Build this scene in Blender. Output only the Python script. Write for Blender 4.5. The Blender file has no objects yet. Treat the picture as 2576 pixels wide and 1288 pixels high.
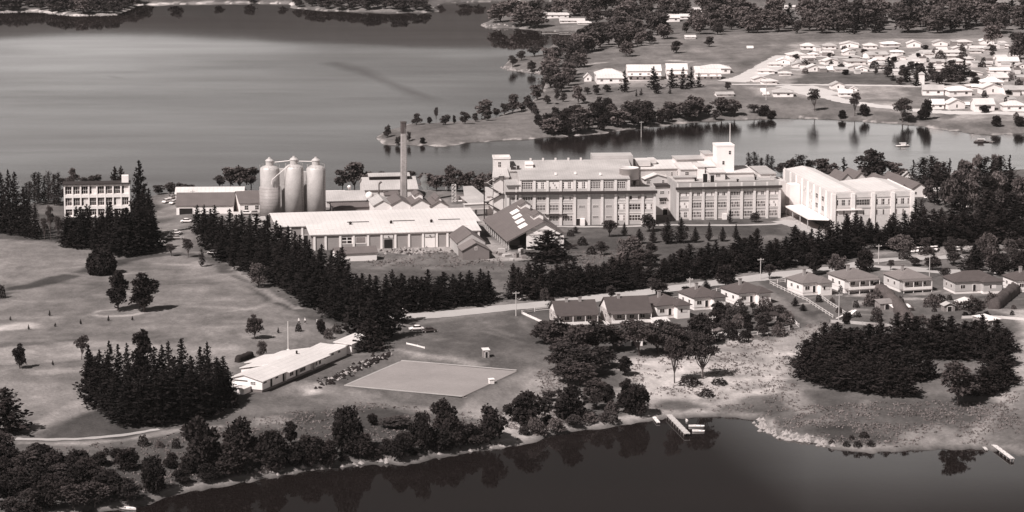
import bpy, math, random
import numpy as np
from mathutils import Vector, Matrix
SC = bpy.context.scene
COL = SC.collection
R = math.radians
# ------------------------------------------------------------------ camera, sky, sun, exposure
FPX = 7400.0                      # focal length in units where the photo is 2576 wide
PITCH = math.atan(1284.0 / FPX)   # looking down from the aeroplane
CAMH = 183.0
cam_d = bpy.data.cameras.new('camera'); cam = bpy.data.objects.new('camera', cam_d); COL.objects.link(cam)
cam.location = (0, 0, CAMH); cam.rotation_euler = (math.pi/2 - PITCH, 0, 0)
cam_d.sensor_width = 36; cam_d.lens = 36 * FPX / 2576; cam_d.clip_start = 1; cam_d.clip_end = 40000
SC.camera = cam
SUN_EL = R(48); SUN_AZ_TO = math.atan2(-.66, -.75)     # heading (from +Y towards +X) of the direction TO the sun
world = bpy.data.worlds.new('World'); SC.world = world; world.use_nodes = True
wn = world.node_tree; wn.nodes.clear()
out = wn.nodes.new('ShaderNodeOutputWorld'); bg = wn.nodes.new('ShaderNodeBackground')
sky = wn.nodes.new('ShaderNodeTexSky'); sky.sky_type = 'NISHITA'; sky.sun_disc = False
sky.sun_elevation = SUN_EL; sky.sun_rotation = SUN_AZ_TO; sky.altitude = 100; sky.dust_density = 1.0
bw = wn.nodes.new('ShaderNodeSeparateColor')   # film behind a red filter: the blue sky goes dark, the added low cloud stays pale
tn = wn.nodes.new('ShaderNodeMix'); tn.data_type = 'RGBA'; tn.blend_type = 'MULTIPLY'; tn.inputs[0].default_value = 1
tn.inputs[7].default_value = (1.0, .95, .925, 1)       # warm tone of the print
def wmath(op, a, b=None, c=None, clamp=False):
    n = wn.nodes.new('ShaderNodeMath'); n.operation = op; n.use_clamp = clamp
    for i, s in enumerate((a, b, c)):
        if s is None: continue
        if isinstance(s, (int, float)): n.inputs[i].default_value = s
        else: wn.links.new(s, n.inputs[i])
    return n.outputs[0]
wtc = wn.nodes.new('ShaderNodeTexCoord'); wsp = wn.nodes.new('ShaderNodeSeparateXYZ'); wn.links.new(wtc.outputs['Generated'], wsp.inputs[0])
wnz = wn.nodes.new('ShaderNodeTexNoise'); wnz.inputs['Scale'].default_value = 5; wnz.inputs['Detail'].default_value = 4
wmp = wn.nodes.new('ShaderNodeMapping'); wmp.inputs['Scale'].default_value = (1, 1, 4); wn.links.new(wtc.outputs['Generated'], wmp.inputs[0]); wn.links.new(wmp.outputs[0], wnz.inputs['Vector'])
# unseen cloud bank, added and shaped so the mirrored water brightens to the right (east)
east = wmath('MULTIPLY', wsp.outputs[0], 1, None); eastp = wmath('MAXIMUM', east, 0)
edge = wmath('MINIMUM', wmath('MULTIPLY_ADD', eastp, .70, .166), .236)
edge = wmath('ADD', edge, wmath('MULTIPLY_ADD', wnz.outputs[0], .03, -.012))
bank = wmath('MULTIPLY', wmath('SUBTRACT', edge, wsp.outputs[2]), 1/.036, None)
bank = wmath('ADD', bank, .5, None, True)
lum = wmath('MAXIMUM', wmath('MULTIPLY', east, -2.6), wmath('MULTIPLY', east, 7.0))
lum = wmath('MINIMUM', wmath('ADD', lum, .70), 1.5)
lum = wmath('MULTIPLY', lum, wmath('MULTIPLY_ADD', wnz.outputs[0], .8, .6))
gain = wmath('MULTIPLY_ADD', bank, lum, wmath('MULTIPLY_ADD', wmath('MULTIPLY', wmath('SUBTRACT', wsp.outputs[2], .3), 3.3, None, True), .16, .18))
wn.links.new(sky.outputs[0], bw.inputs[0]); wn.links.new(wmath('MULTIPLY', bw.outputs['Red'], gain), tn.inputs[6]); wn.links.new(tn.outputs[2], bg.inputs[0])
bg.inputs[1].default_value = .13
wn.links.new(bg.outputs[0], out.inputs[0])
sun_d = bpy.data.lights.new('sun', 'SUN'); sun = bpy.data.objects.new('sun', sun_d); COL.objects.link(sun)
sun_d.energy = 4.6; sun_d.angle = R(.5); sun_d.color = (1, .955, .93)
to_sun = Vector((math.sin(SUN_AZ_TO)*math.cos(SUN_EL), math.cos(SUN_AZ_TO)*math.cos(SUN_EL), math.sin(SUN_EL)))
sun.rotation_euler = to_sun.to_track_quat('Z', 'Y').to_euler(); sun.location = (-200, 300, 600)
sun['kind'] = 'structure'
SC.view_settings.view_transform = 'Standard'; SC.view_settings.look = 'None'; SC.view_settings.gamma = 1
SC.view_settings.exposure = 0.50
SC.render.engine = 'CYCLES'; SC.cycles.volume_bounces = 0; SC.cycles.max_bounces = 5

# ------------------------------------------------------------------ materials
def tone(v):
    """grey value v in the toning of the print: darks lean to sepia, lights to warm white"""
    k = min(1, max(0, v / .35)) ** .4
    g = .70 + .25 * k; b = .66 + .265 * k
    return (v * 1.03, v * g, v * b, 1)
MATS = {}
def mat(name, v, rough=.85, amp=.12, scale=.4, amp2=.06, scale2=3.0, spec=.3, per=0.0, metal=0.0, stripe=None):
    if name in MATS: return MATS[name]
    m = bpy.data.materials.new(name); m.use_nodes = True; nt = m.node_tree; N = nt.nodes; L = nt.links
    p = N['Principled BSDF']; p.inputs['Roughness'].default_value = rough
    p.inputs['Specular IOR Level'].default_value = spec; p.inputs['Metallic'].default_value = metal
    tc = N.new('ShaderNodeTexCoord')
    def noise(sc, det):
        n = N.new('ShaderNodeTexNoise'); n.inputs['Scale'].default_value = sc; n.inputs['Detail'].default_value = det
        L.new(tc.outputs['Object'], n.inputs['Vector']); return n.outputs[0]
    def mth(op, a, b, c=None):
        n = N.new('ShaderNodeMath'); n.operation = op
        for i, s in enumerate((a, b, c)):
            if s is None: continue
            if isinstance(s, (int, float)): n.inputs[i].default_value = s
            else: L.new(s, n.inputs[i])
        return n.outputs[0]
    f = mth('MULTIPLY_ADD', noise(scale, 4), amp*3, 1 - amp*1.5)
    f = mth('MULTIPLY', f, mth('MULTIPLY_ADD', noise(scale2, 3), amp2*3, 1 - amp2*1.5))
    if per:
        oi = N.new('ShaderNodeObjectInfo'); f = mth('MULTIPLY', f, mth('MULTIPLY_ADD', oi.outputs['Random'], per*2, 1 - per))
    if stripe:     # (axis, period, depth): corrugation, boards or courses
        sp = N.new('ShaderNodeSeparateXYZ'); L.new(tc.outputs['Object'], sp.inputs[0])
        w = mth('FRACT', mth('MULTIPLY', sp.outputs[stripe[0]], 1/stripe[1]), None)
        f = mth('MULTIPLY', f, mth('MULTIPLY_ADD', mth('LESS_THAN', w, .22), -stripe[2], 1))
    mx = N.new('ShaderNodeMix'); mx.data_type = 'RGBA'; mx.blend_type = 'MULTIPLY'; mx.inputs[0].default_value = 1
    mx.inputs[6].default_value = tone(v); L.new(f, mx.inputs[7]); L.new(mx.outputs[2], p.inputs['Base Color'])
    MATS[name] = m; return m
def setup_mats():
    mat('white_paint', .74, .6, .08, .3, .05, 2.5)
    mat('white_iron', .62, .5, .12, .10, .08, .9, stripe=(0, 1.6, .08))
    mat('pale_iron', .40, .55, .2, .12, .10, .8, stripe=(0, .9, .10))
    mat('concrete', .60, .9, .12, .15, .08, 1.0)
    mat('concrete_dark', .38, .9, .2, .2, .08, 1.0)
    mat('render_wall', .54, .9, .10, .2, .06, 1.5)
    mat('brick_pale', .40, .9, .12, .25, .08, 2.5, stripe=(2, .9, .06))
    mat('brick', .27, .9, .10, .3, .08, 2.5, stripe=(2, .6, .06))
    mat('brick_dark', .17, .9, .12, .3, .08, 2.5)
    mat('slate', .13, .7, .14, .3, .08, 2.0, stripe=(0, .8, .08))
    mat('tile', .075, .8, .12, .5, .10, 3.0, per=.22, stripe=(2, .35, .12))
    mat('tile_light', .16, .8, .12, .5, .10, 3.0, per=.2, stripe=(2, .35, .10))
    mat('glass', .03, .2, .3, .5, .1, 2, spec=.5, per=.5)
    mat('glass_mid', .16, .35, .3, .5, .1, 2, spec=.4, per=.5)
    mat('blind', .62, .7, .1, .5, .1, 2, per=.15)
    mat('black', .012, .8, .1, 1)
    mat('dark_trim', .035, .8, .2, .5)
    mat('steel', .43, .55, .16, .35, .15, 2.0, metal=.1, spec=.5)
    mat('steel_seam', .27, .6, .2, .35, .16, 2.5, metal=.1, stripe=(2, 1.3, .16))
    mat('timber', .22, .85, .2, 2, .1, 8)
    mat('timber_pale', .45, .85, .2, 2, .1, 8)
    mat('rust', .10, .85, .3, .6)
    mat('chimney_brick', .27, .9, .32, .2, .28, 1.0)
    mat('soot', .07, .9, .2, .5)
    mat('bark', .075, .9, .2, 2)
    mat('bark_pale', .22, .9, .2, 2)
    mat('pine_leaf', .009, .9, .25, .25, .25, 1.2, spec=.15, per=.25)
    mat('gum_leaf', .040, .85, .35, .25, .3, 1.3, spec=.25, per=.35)
    mat('gum_leaf_light', .095, .85, .3, .3, .25, 1.3, spec=.25, per=.25)
    mat('weed', .15, .9, .3, .3, .25, 1.5, spec=.1)
    mat('cypress_leaf', .017, .9, .3, .25, .3, 1.2, spec=.15, per=.3)
    mat('hazy_far_leaf', .085, .85, .35, .2, .3, .8, spec=.2, per=.45)  # distance haze put into the colour: paler than the near gum foliage
    mat('bush_leaf', .020, .9, .3, .3, .25, 1.5, spec=.2, per=.3)
    mat('bush_leaf_mid', .075, .9, .3, .3, .25, 1.5, spec=.2, per=.4)
    mat('hedge_leaf', .085, .9, .3, .6, .25, 2.5, spec=.2, per=.2)
    mat('road_dirt', .37, .95, .10, .15, .06, 1.5)
    mat('road_white', .50, .95, .08, .15, .05, 1.5)
    mat('track', .21, .95, .2, .2, .1, 1.5)
    mat('track_pale', .34, .95, .2, .2, .1, 1.5)
    mat('sand', .36, .95, .3, .12, .2, .8)
    mat('lawn', .25, .95, .14, .10, .10, 1.2)
    mat('lawn_mid', .13, .95, .15, .15, .05, 1.2)
    mat('car_white', .70, .35, .02, 1, spec=.5)
    mat('car_grey', .30, .35, .05, 1, spec=.5)
    mat('car_dark', .05, .35, .05, 1, spec=.5)
    mat('rubber', .02, .9, .1, 5)
    mat('rock', .26, .95, .3, .8, .2, 3)
    mat('skin', .35, .7, .05, 5)
    mat('cloth_dark', .05, .9, .1, 5)
    mat('cloth_white', .75, .9, .05, 5)
setup_mats()
M = MATS

# ------------------------------------------------------------------ pixel -> ground helpers
cP, sP = math.cos(PITCH), math.sin(PITCH)
def ray(x, y):
    a = (x - 1288) / FPX; b = (644 - y) / FPX
    return a, cP + b * sP, -sP + b * cP          # world direction
def P0(x, y, z=0.0):
    a, b, c = ray(x, y); t = (z - CAMH) / c
    return (a * t, b * t)
# land outlines, traced where the water meets the shore
MAIN = [(-1500,1700),(-500,1400),(60,1330),(195,1292),(300,1284),(357,1275),(418,1250),(502,1233),(560,1224),(638,1210),(753,1188),(848,1177),(969,1168),(1026,1171),(1156,1142),(1285,1125),(1357,1110),(1383,1096),(1450,1085),(1536,1074),(1600,1064),(1636,1059),(1680,1053),(1740,1051),(1809,1050),(1870,1052),(1905,1057),(1919,1064),(1916,1074),(1930,1089),(1961,1104),(1995,1109),(2030,1113),(2102,1130),(2188,1139),(2250,1137),(2318,1132),(2400,1131),(2461,1131),(2519,1136),(2576,1150),(2800,1190),(4500,1400),
        (4500,360),(2900,402),(2576,430),(2400,444),(2200,460),(2050,468),(1900,478),(1600,494),(1300,504),(1240,506),(1060,507),(930,506),(820,506),(640,507),(520,511),(400,517),(290,518),(160,522),(60,519),(-100,520),(-1500,520)]
MID = [(-6000,-380),(-6000,40),(-300,33),(0,31),(80,29),(186,40),(294,37),(341,22),(356,13),(500,10),(728,9),(733,14),(725,19),(800,27),(960,32),(1060,33),(1108,29),(1095,20),(1110,8),(1240,5),(1500,3),(1480,14),(1400,22),(1308,36),(1247,42),(1214,62),(1225,70),(1308,71),(1353,78),(1448,80),(1551,77),(1560,84),(1480,96),(1434,103),(1392,112),(1364,137),(1331,142),(1289,148),(1262,166),(1264,173),(1320,181),(1362,186),(1373,212),(1345,255),(1250,296),(1206,302),(1101,310),(1030,314),(985,326),(944,349),
       (968,364),(1026,366),(1119,367),(1188,358),(1311,352),(1435,342),(1494,338),(1581,327),(1676,316),(1755,309),(1838,302),(1915,300),(1997,298),(2108,301),(2220,308),(2318,318),(2387,329),(2471,339),(2576,337),(3300,340),(6000,300),(6000,-380)]
def dense(poly, step=14):
    o = []
    for i, p in enumerate(poly):
        q = poly[(i+1) % len(poly)]; n = 1
        if -200 < p[0] < 2800 and -200 < q[0] < 2800: n = max(1, int(abs(p[0]-q[0]) / step))
        for k in range(n): o.append((p[0] + (q[0]-p[0])*k/n, p[1] + (q[1]-p[1])*k/n))
    return o
rs = np.random.RandomState(5)
def wobble(poly, a=1.0):
    o = []
    for p in dense(poly):
        w = P0(*p); j = a if -100 < p[0] < 2700 else 0
        o.append((w[0] + rs.uniform(-j, j), w[1] + rs.uniform(-j, j) * 2.0))
    return np.array(o)
MAINW, MIDW = wobble(MAIN, .7), wobble(MID, 1.6)
def grow(a, b, d, g, mx):
    o = [a]
    while o[-1] < b:
        o.append(o[-1] + d); d = min(d * g, mx)
    return o
xs = grow(190, 420, 1.3, 1.02, 4)[1:]; xs += grow(xs[-1], 9000, 5, 1.25, 900)[1:]
XS = np.array([-v for v in reversed(xs)] + list(np.arange(-190, 190.1, 1.25)) + xs)
ys = [200, 400, 520, 590, 620] + list(np.arange(640, 1240, 1.4)) ; ys += grow(ys[-1], 2300, 1.5, 1.006, 5)[1:]; ys += grow(ys[-1], 12000, 6, 1.2, 900)[1:]
YS = np.array(ys)
GX, GY = np.meshgrid(XS, YS)          # rows = y
def seg_dist(px, py, poly):
    d = np.full(px.shape, 1e9)
    n = len(poly)
    for i in range(n):
        ax, ay = poly[i]; bx, by = poly[(i+1) % n]
        dx, dy = bx-ax, by-ay; l = dx*dx+dy*dy
        if l < 1e-9: continue
        t = np.clip(((px-ax)*dx + (py-ay)*dy) / l, 0, 1)
        np.minimum(d, (px-ax-t*dx)**2 + (py-ay-t*dy)**2, out=d)
    return np.sqrt(d)
def inside(px, py, poly):
    c = np.zeros(px.shape, bool); n = len(poly)
    for i in range(n):
        ax, ay = poly[i]; bx, by = poly[(i+1) % n]
        if ay == by: continue
        k = ((ay > py) != (by > py)) & (px < (bx-ax) * (py-ay) / (by-ay) + ax)
        c ^= k
    return c
def signed(poly, band=None):
    d = seg_dist(GX, GY, poly); s = inside(GX, GY, poly)
    return np.where(s, d, -d)
# smooth value noise over the ground
_tab = np.random.RandomState(11).rand(256, 256)
def vnoise(x, y, L, seed=0):
    u = x / L + seed*17.3; v = y / L + seed*9.1
    i = np.floor(u).astype(int); j = np.floor(v).astype(int); fu = u-i; fv = v-j
    fu = fu*fu*(3-2*fu); fv = fv*fv*(3-2*fv)
    a = _tab[i & 255, j & 255]; b = _tab[(i+1) & 255, j & 255]; c = _tab[i & 255, (j+1) & 255]; d = _tab[(i+1) & 255, (j+1) & 255]
    return (a*(1-fu)+b*fu)*(1-fv) + (c*(1-fu)+d*fu)*fv
dA = signed(MAINW); dB = signed(MIDW)
def up(d, a, la, b, lb):
    q = np.clip(d, 0, None)
    return a*(1-np.exp(-q/la)) + b*(1-np.exp(-q/lb))
hA = up(dA, 1.3, 5, 6.5, 60); hB = up(dB, 1.2, 5, 7.0, 90)
dmax = np.maximum(dA, dB)
HZ = np.where(dA > 0, hA, np.where(dB > 0, hB, np.maximum(dmax * .35, -4)))
w_ = np.clip(np.maximum(dA, dB) / 25, 0, 1)
HZ += w_ * ((vnoise(GX, GY, 45, 1)-.5)*1.6 + (vnoise(GX, GY, 18, 2)-.5)*.5) * (HZ > 0)
# hills well beyond the frame: the calm far water mirrors them
far = np.clip((GY - 2500) / 1500, 0, 1); far = far*far*(3-2*far)
HZ += far * (150 + 120*vnoise(GX, GY, 1500, 3) + 30*vnoise(GX, GY, 420, 4))
def HB(x, y):
    x = np.atleast_1d(np.asarray(x, float)); y = np.atleast_1d(np.asarray(y, float))
    i = np.clip(np.searchsorted(XS, x)-1, 0, len(XS)-2); j = np.clip(np.searchsorted(YS, y)-1, 0, len(YS)-2)
    u = (x-XS[i])/(XS[i+1]-XS[i]); v = (y-YS[j])/(YS[j+1]-YS[j])
    return (HZ[j,i]*(1-u)+HZ[j,i+1]*u)*(1-v) + (HZ[j+1,i]*(1-u)+HZ[j+1,i+1]*u)*v
def H(x, y): return float(HB(x, y)[0])
def G(x, y, off=0.0):
    """the ground point the photo shows at x, y (2576-wide units)"""
    a, b, c = ray(x, y)
    t = np.arange(600, 3600, 3.0) / b
    hz = np.maximum(HB(a*t, b*t), 0) + off
    k = np.nonzero(CAMH + c*t <= hz)[0]
    if len(k) == 0: t0 = 3600 / b; return Vector((a*t0, b*t0, 0))
    lo, hi = t[max(k[0]-1, 0)], t[k[0]]
    for _ in range(12):
        m = (lo+hi)/2
        if CAMH + c*m <= max(H(a*m, b*m), 0) + off: hi = m
        else: lo = m
    return Vector((a*hi, b*hi, CAMH + c*hi))
def pxm(p):       # photo units per metre at a world point
    return FPX / (p[1]*cP - (p[2]-CAMH)*sP)
def project(p):
    d = p[1]*cP - (p[2]-CAMH)*sP; u = p[1]*sP + (p[2]-CAMH)*cP
    return 1288 + FPX*p[0]/d, 644 - FPX*u/d
def level(pts, z=None, soft=6, extra=1.0):
    """grade the ground flat for a building platform"""
    global HZ
    W = np.array([tuple(G(*p))[:2] if z is None else P0(*p, z=z) for p in pts])
    x0, x1 = W[:,0].min()-30, W[:,0].max()+30; y0, y1 = W[:,1].min()-30, W[:,1].max()+30
    i0, i1 = np.searchsorted(XS, (x0, x1)); j0, j1 = np.searchsorted(YS, (y0, y1))
    sx, sy = GX[j0:j1, i0:i1], GY[j0:j1, i0:i1]
    d = seg_dist(sx, sy, W); s = inside(sx, sy, W); d = np.where(s, 0, d)
    k = np.clip(1 - (d-extra)/soft, 0, 1); k = k*k*(3-2*k)
    if z is None: z = float(np.mean([H(*w) for w in W]))
    HZ[j0:j1, i0:i1] = HZ[j0:j1, i0:i1]*(1-k) + z*k
level([(880,972),(1010,905),(1305,935),(1165,1003)], soft=9)                      # bowling green
level([(570,1000),(665,1000),(940,860),(860,840)], soft=9)                        # clubhouse
level([(650,640),(1240,660),(1440,640),(2330,600),(2350,452),(2100,446),(1900,446),(1600,464),(1240,479),(600,480),(420,486),(380,520),(400,560)], z=7.2, soft=14)   # factory
level([(1340,830),(1500,830),(1930,780),(1930,740),(1480,770),(1340,790)], soft=12)
level([(1970,755),(2560,745),(2560,700),(1970,705)], soft=12)
level([(110,575),(400,575),(400,508),(110,508)], z=6.4, soft=12)

# ------------------------------------------------------------------ ground with its worn, mown and bare patches
ALB = np.full(GX.shape, .115)
def nz(sc, seed): return vnoise(GX, GY, sc, seed)
N1 = nz(9, 21); N2 = nz(28, 22); N3 = vnoise(GX, GY*.28, 6, 23); N4 = nz(3.5, 24); N5 = vnoise(GX*.45+GY*.25, GY*.9-GX*.2, 14, 25)
def blob(pts, val, soft=3.0, amp=4.0, mix=1.0, world=False):
    """an area of other ground cover with a ragged edge"""
    W = np.array([P0(*p, z=6) for p in pts]) if not world else np.array(pts)
    m_ = 10 + soft + amp
    i0, i1 = np.searchsorted(XS, (W[:,0].min()-m_, W[:,0].max()+m_)); j0, j1 = np.searchsorted(YS, (W[:,1].min()-m_, W[:,1].max()+m_))
    if i1 <= i0 or j1 <= j0: return
    sl = (slice(j0, j1), slice(i0, i1)); sx, sy = GX[sl], GY[sl]
    d = seg_dist(sx, sy, W); s = inside(sx, sy, W); d = np.where(s, -d, d)
    d = d + (N1[sl]-.5)*amp*2 + (N4[sl]-.5)*amp
    k = np.clip(.5 - d/(2*soft), 0, 1)*mix
    ALB[sl] = ALB[sl]*(1-k) + val*k
def trail(pts, width, val, soft=.6, amp=.6, mix=1.0):
    W = [P0(*p, z=6) for p in pts]
    l = []; r = []
    for i, p in enumerate(W):
        a = W[max(i-1,0)]; b = W[min(i+1,len(W)-1)]; dx, dy = b[0]-a[0], b[1]-a[1]; n = math.hypot(dx, dy) or 1
        l.append((p[0]-dy/n*width/2, p[1]+dx/n*width/2)); r.append((p[0]+dy/n*width/2, p[1]-dx/n*width/2))
    blob(l + r[::-1], val, soft, amp, mix, world=True)
on_main = dA > 0
ALB[:] = np.where(on_main, .09, .125)
ALB *= .8 + .4*N2
golf = [(-900,560),(0,590),(75,600),(150,615),(300,640),(400,625),(480,625),(560,670),(640,720),(700,765),(780,805),(870,830),(880,862),(700,900),(610,950),(570,1040),(300,1050),(0,1085),(-900,1200)]
blob(golf, .145, 4, 3)
blob([(-300,870),(60,880),(210,870),(600,880),(560,930),(210,920),(60,915),(-300,930)], .24, 5, 5, .8)
blob([(-300,990),(60,975),(230,985),(215,1020),(60,1040),(-300,1060)], .24, 6, 5, .7)
blob([(-300,640),(0,620),(120,640),(220,690),(120,700),(0,690),(-300,700)], .21, 8, 8, .6)
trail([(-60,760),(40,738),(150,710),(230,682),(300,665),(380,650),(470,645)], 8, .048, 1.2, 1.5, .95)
trail([(-300,905),(0,885),(120,875),(215,868)], 4, .085, 1.2, 2, .8)
trail([(-300,945),(0,930),(60,928),(150,926),(215,918)], 4, .09, 1.2, 2, .8)
trail([(0,790),(100,800),(160,790),(230,778)], 3, .12, 1.5, 2, .5)
trail([(-100,838),(0,834),(80,828)], 9, .36, 2, 3, .9)
trail([(228,802),(250,793),(300,790),(350,792),(362,800),(330,806),(260,807),(230,801)], 2.2, .33, .8, .6, .95)
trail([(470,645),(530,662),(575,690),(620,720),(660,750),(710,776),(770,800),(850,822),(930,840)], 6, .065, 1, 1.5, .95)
trail([(590,683),(640,722),(690,762),(750,790)], 2.0, .24, .8, 1, .9)
trail([(560,700),(640,738),(700,770),(640,790),(560,800)], 1.8, .24, 1, 1, .7)
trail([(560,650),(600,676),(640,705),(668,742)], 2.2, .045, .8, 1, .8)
trail([(480,640),(540,648),(580,668)], 4, .26, 1.5, 2, .8)
trail([(600,700),(640,730),(600,735)], 3, .22, 1.5, 2, .5)
for k_ in range(60):
    x0 = rs.uniform(-60, 800); y0 = rs.uniform(640, 1000)
    if y0 > 900 and x0 > 200: continue
    trail([(x0,y0),(x0+rs.uniform(60,180), y0+rs.uniform(-14,10))], rs.uniform(1.2,5), rs.choice([.10,.12,.23,.28]), 1.2, 2, .55)
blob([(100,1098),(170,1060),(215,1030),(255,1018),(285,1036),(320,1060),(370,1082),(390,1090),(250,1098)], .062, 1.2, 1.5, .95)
trail([(60,1085),(110,1062),(160,1040),(215,1018),(262,1006)], 6, .30, 1.5, 2, .8)
trail([(45,1104),(130,1107),(220,1104),(320,1094),(400,1080),(470,1068),(560,1062)], 2.4, .25, .8, 1, .9)
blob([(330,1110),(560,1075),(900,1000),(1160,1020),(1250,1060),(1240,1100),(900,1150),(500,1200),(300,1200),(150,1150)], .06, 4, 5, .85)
blob([(590,1060),(600,1020),(640,1000),(800,955),(880,985),(1000,1002),(900,1010),(760,1022),(700,1035),(720,1050),(690,1058)], .155, 3, 4, .8)
blob([(755,975),(800,962),(812,975),(790,985),(760,990)], .5, 1.5, 2, .9)
blob([(690,975),(760,955),(800,968),(740,990),(700,992)], .30, 2.5, 4, .6)
blob([(645,1045),(700,1036),(722,1045),(715,1052),(655,1055)], .26, .8, 1, .9)
blob([(800,972),(860,965),(1010,1000),(1170,1010),(1300,940),(1330,930),(1400,940),(1250,1010),(1170,1025),(1000,1012),(880,998)], .19, 2, 2.5, .8)
trail([(1180,1012),(1290,950),(1340,925),(1420,935)], 7, .20, 1.5, 1.5, .8)
trail([(1060,845),(1150,870),(1260,890),(1340,905),(1420,925)], 5, .17, 2, 2, .6)
trail([(1000,885),(1080,900),(1150,905),(1200,915)], 2.5, .27, 1, 2, .7)
for a in ([(1180,790),(1240,830),(1300,850)], [(1150,815),(1230,840),(1330,870),(1380,890)], [(1240,870),(1320,890),(1410,905)], [(1300,800),(1340,840),(1420,870)]):
    trail(a, 1.6, .17, 1, 1.5, .6)
blob([(1280,860),(1420,880),(1440,925),(1380,935),(1280,905),(1150,905),(1060,890),(1100,870)], .085, 3, 4, .7)
blob([(1240,1000),(1330,950),(1440,935),(1450,1000),(1400,1070),(1310,1078),(1250,1060),(1200,1040)], .27, 3, 6, .8)
blob([(1235,1010),(1290,1000),(1300,1040),(1260,1075),(1215,1060)], .36, 2, 4, .8)
blob([(1540,1000),(1590,950),(1600,905),(1690,880),(1810,856),(1960,840),(2065,825),(2100,802),(2140,812),(2060,860),(2010,900),(2006,958),(1960,972),(1880,968),(1790,990),(1680,975),(1620,1010)], .31, 3, 6, .95)
blob([(1620,880),(1790,895),(1800,940),(1660,950),(1590,930)], .34, 3, 5, .7)
for k_ in range(34):
    x0 = rs.uniform(1560, 2060); y0 = rs.uniform(850, 975)
    trail([(x0,y0),(x0+rs.uniform(30,110), y0+rs.uniform(-9,5))], rs.uniform(1.5,5), rs.choice([.15,.18,.42,.45]), 1.5, 3, .6)
blob([(1895,985),(1925,968),(1962,965),(1995,982),(2010,1004),(1960,1000),(1935,985),(1920,1000)], .085, 1, 2, .85)
trail([(1985,968),(2010,990),(2035,1012),(2060,1030),(2100,1045)], 5, .24, 1.5, 2, .8)
blob([(1640,1045),(1620,1010),(1700,985),(1900,990),(2000,1010),(2060,1040),(2000,1090),(1930,1062),(1850,1042)], .085, 3, 5, .85)
blob([(2000,1000),(2300,1005),(2480,990),(2560,1040),(2576,1110),(2440,1120),(2180,1122),(2000,1100)], .085, 3, 5, .85)
for k_ in range(60):
    x0 = rs.uniform(1640, 2560); y0 = rs.uniform(990, 1115)
    if y0 > 1050 and x0 < 1940: continue
    trail([(x0,y0),(x0+rs.uniform(10,60), y0+rs.uniform(-6,6))], rs.uniform(1.5,4), rs.choice([.07,.08,.2,.24]), 1.2, 3, .6)
blob([(2300,1040),(2380,1030),(2400,1050),(2340,1075),(2290,1080)], .20, 1.5, 4, .8)
blob([(2040,1075),(2060,1045),(2200,1040),(2215,1060),(2200,1085),(2100,1090)], .05, 1.5, 3, .9)
blob([(2540,800),(2640,780),(2800,960),(2576,980),(2480,1020),(2500,980),(2560,940),(2572,860)], .33, 3, 5, .9)
blob([(2400,1120),(2440,1070),(2576,960),(2800,1000),(2800,1160),(2560,1130)], .12, 3, 5, .8)
trail([(2380,1100),(2440,1060),(2520,1010),(2576,975)], 3, .28, 1.5, 2, .7)
# verges and the factory grounds
blob([(1000,830),(1000,785),(1270,760),(1640,722),(1860,690),(2080,665),(2080,690),(1800,725),(1500,765),(1200,800)], .15, 2, 2, .9)
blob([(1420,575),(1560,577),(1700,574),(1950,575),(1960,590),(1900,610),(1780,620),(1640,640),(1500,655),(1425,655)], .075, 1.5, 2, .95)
blob([(1640,556),(1960,552),(1975,561),(1850,563),(1670,562)], .085, 1, 1, .9)
blob([(1425,650),(1500,640),(1640,630),(1640,700),(1420,720),(1280,700),(1260,660)], .12, 3, 5, .7)
blob([(890,680),(960,645),(1100,640),(1160,660),(1260,660),(1270,700),(1040,690),(900,690)], .105, 3, 4, .9)
trail([(950,690),(1040,650),(1130,640),(1150,665),(1080,690)], 3, .18, 1.5, 2, .7)
blob([(940,640),(960,625),(1130,620),(1150,640),(1100,642),(1000,645)], .30, 2, 4, .8)
blob([(1225,600),(1290,640),(1340,660),(1230,665),(1180,655),(1195,580),(1210,545),(1240,560)], .30, 2, 3, .85)
blob([(385,480),(660,460),(680,560),(560,560),(480,520),(430,560),(390,640),(330,640)], .22, 2, 4, .9)
blob([(400,490),(450,500),(470,520),(520,600),(480,630),(400,640),(380,560)], .17, 2, 4, .9)
blob([(590,480),(1300,470),(1300,560),(660,560)], .20, 2, 3, .8)
blob([(1130,475),(1260,475),(1260,520),(1150,520)], .07, 2, 3, .9)
blob([(1955,560),(1990,540),(2095,585),(2080,605),(2040,600)], .42, 1, 1, .9)
blob([(2310,520),(2420,505),(2450,530),(2400,560),(2310,560)], .12, 1.5, 2, .9)
trail([(2300,500),(2370,505),(2420,520),(2470,545)], 6, .5, 1, 2, .9)
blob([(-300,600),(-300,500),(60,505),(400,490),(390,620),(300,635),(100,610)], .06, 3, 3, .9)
blob([(95,540),(100,512),(160,510),(160,545)], .14, 2, 2, .9)
# house gardens
blob([(1340,835),(1370,775),(1480,762),(1820,720),(1940,735),(2060,810),(1990,835),(1830,850),(1500,860)], .085, 2, 2, .8)
blob([(1960,712),(2080,700),(2560,705),(2576,790),(2400,790),(2100,800),(2060,800)], .105, 2, 3, .8)
trail([(1880,712),(1960,760),(2030,800),(2070,820)], 7, .15, 1, 1, .8)
trail([(1905,712),(1985,762),(2065,818)], 3.5, .085, .6, .6, .95)
for k_ in range(40):
    x0 = rs.uniform(1980, 2540); y0 = rs.uniform(742, 800)
    trail([(x0,y0),(x0+rs.uniform(10,60), y0+rs.uniform(-8,8))], rs.uniform(1,3), rs.choice([.05,.07,.22,.3]), .8, 1.5, .8)
blob([(2180,700),(2250,650),(2576,600),(2800,600),(2800,700),(2400,678)], .15, 3, 5, .7)
trail([(2290,660),(2400,640),(2500,625),(2600,600)], 7, .38, 1.5, 3, .85)
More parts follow.
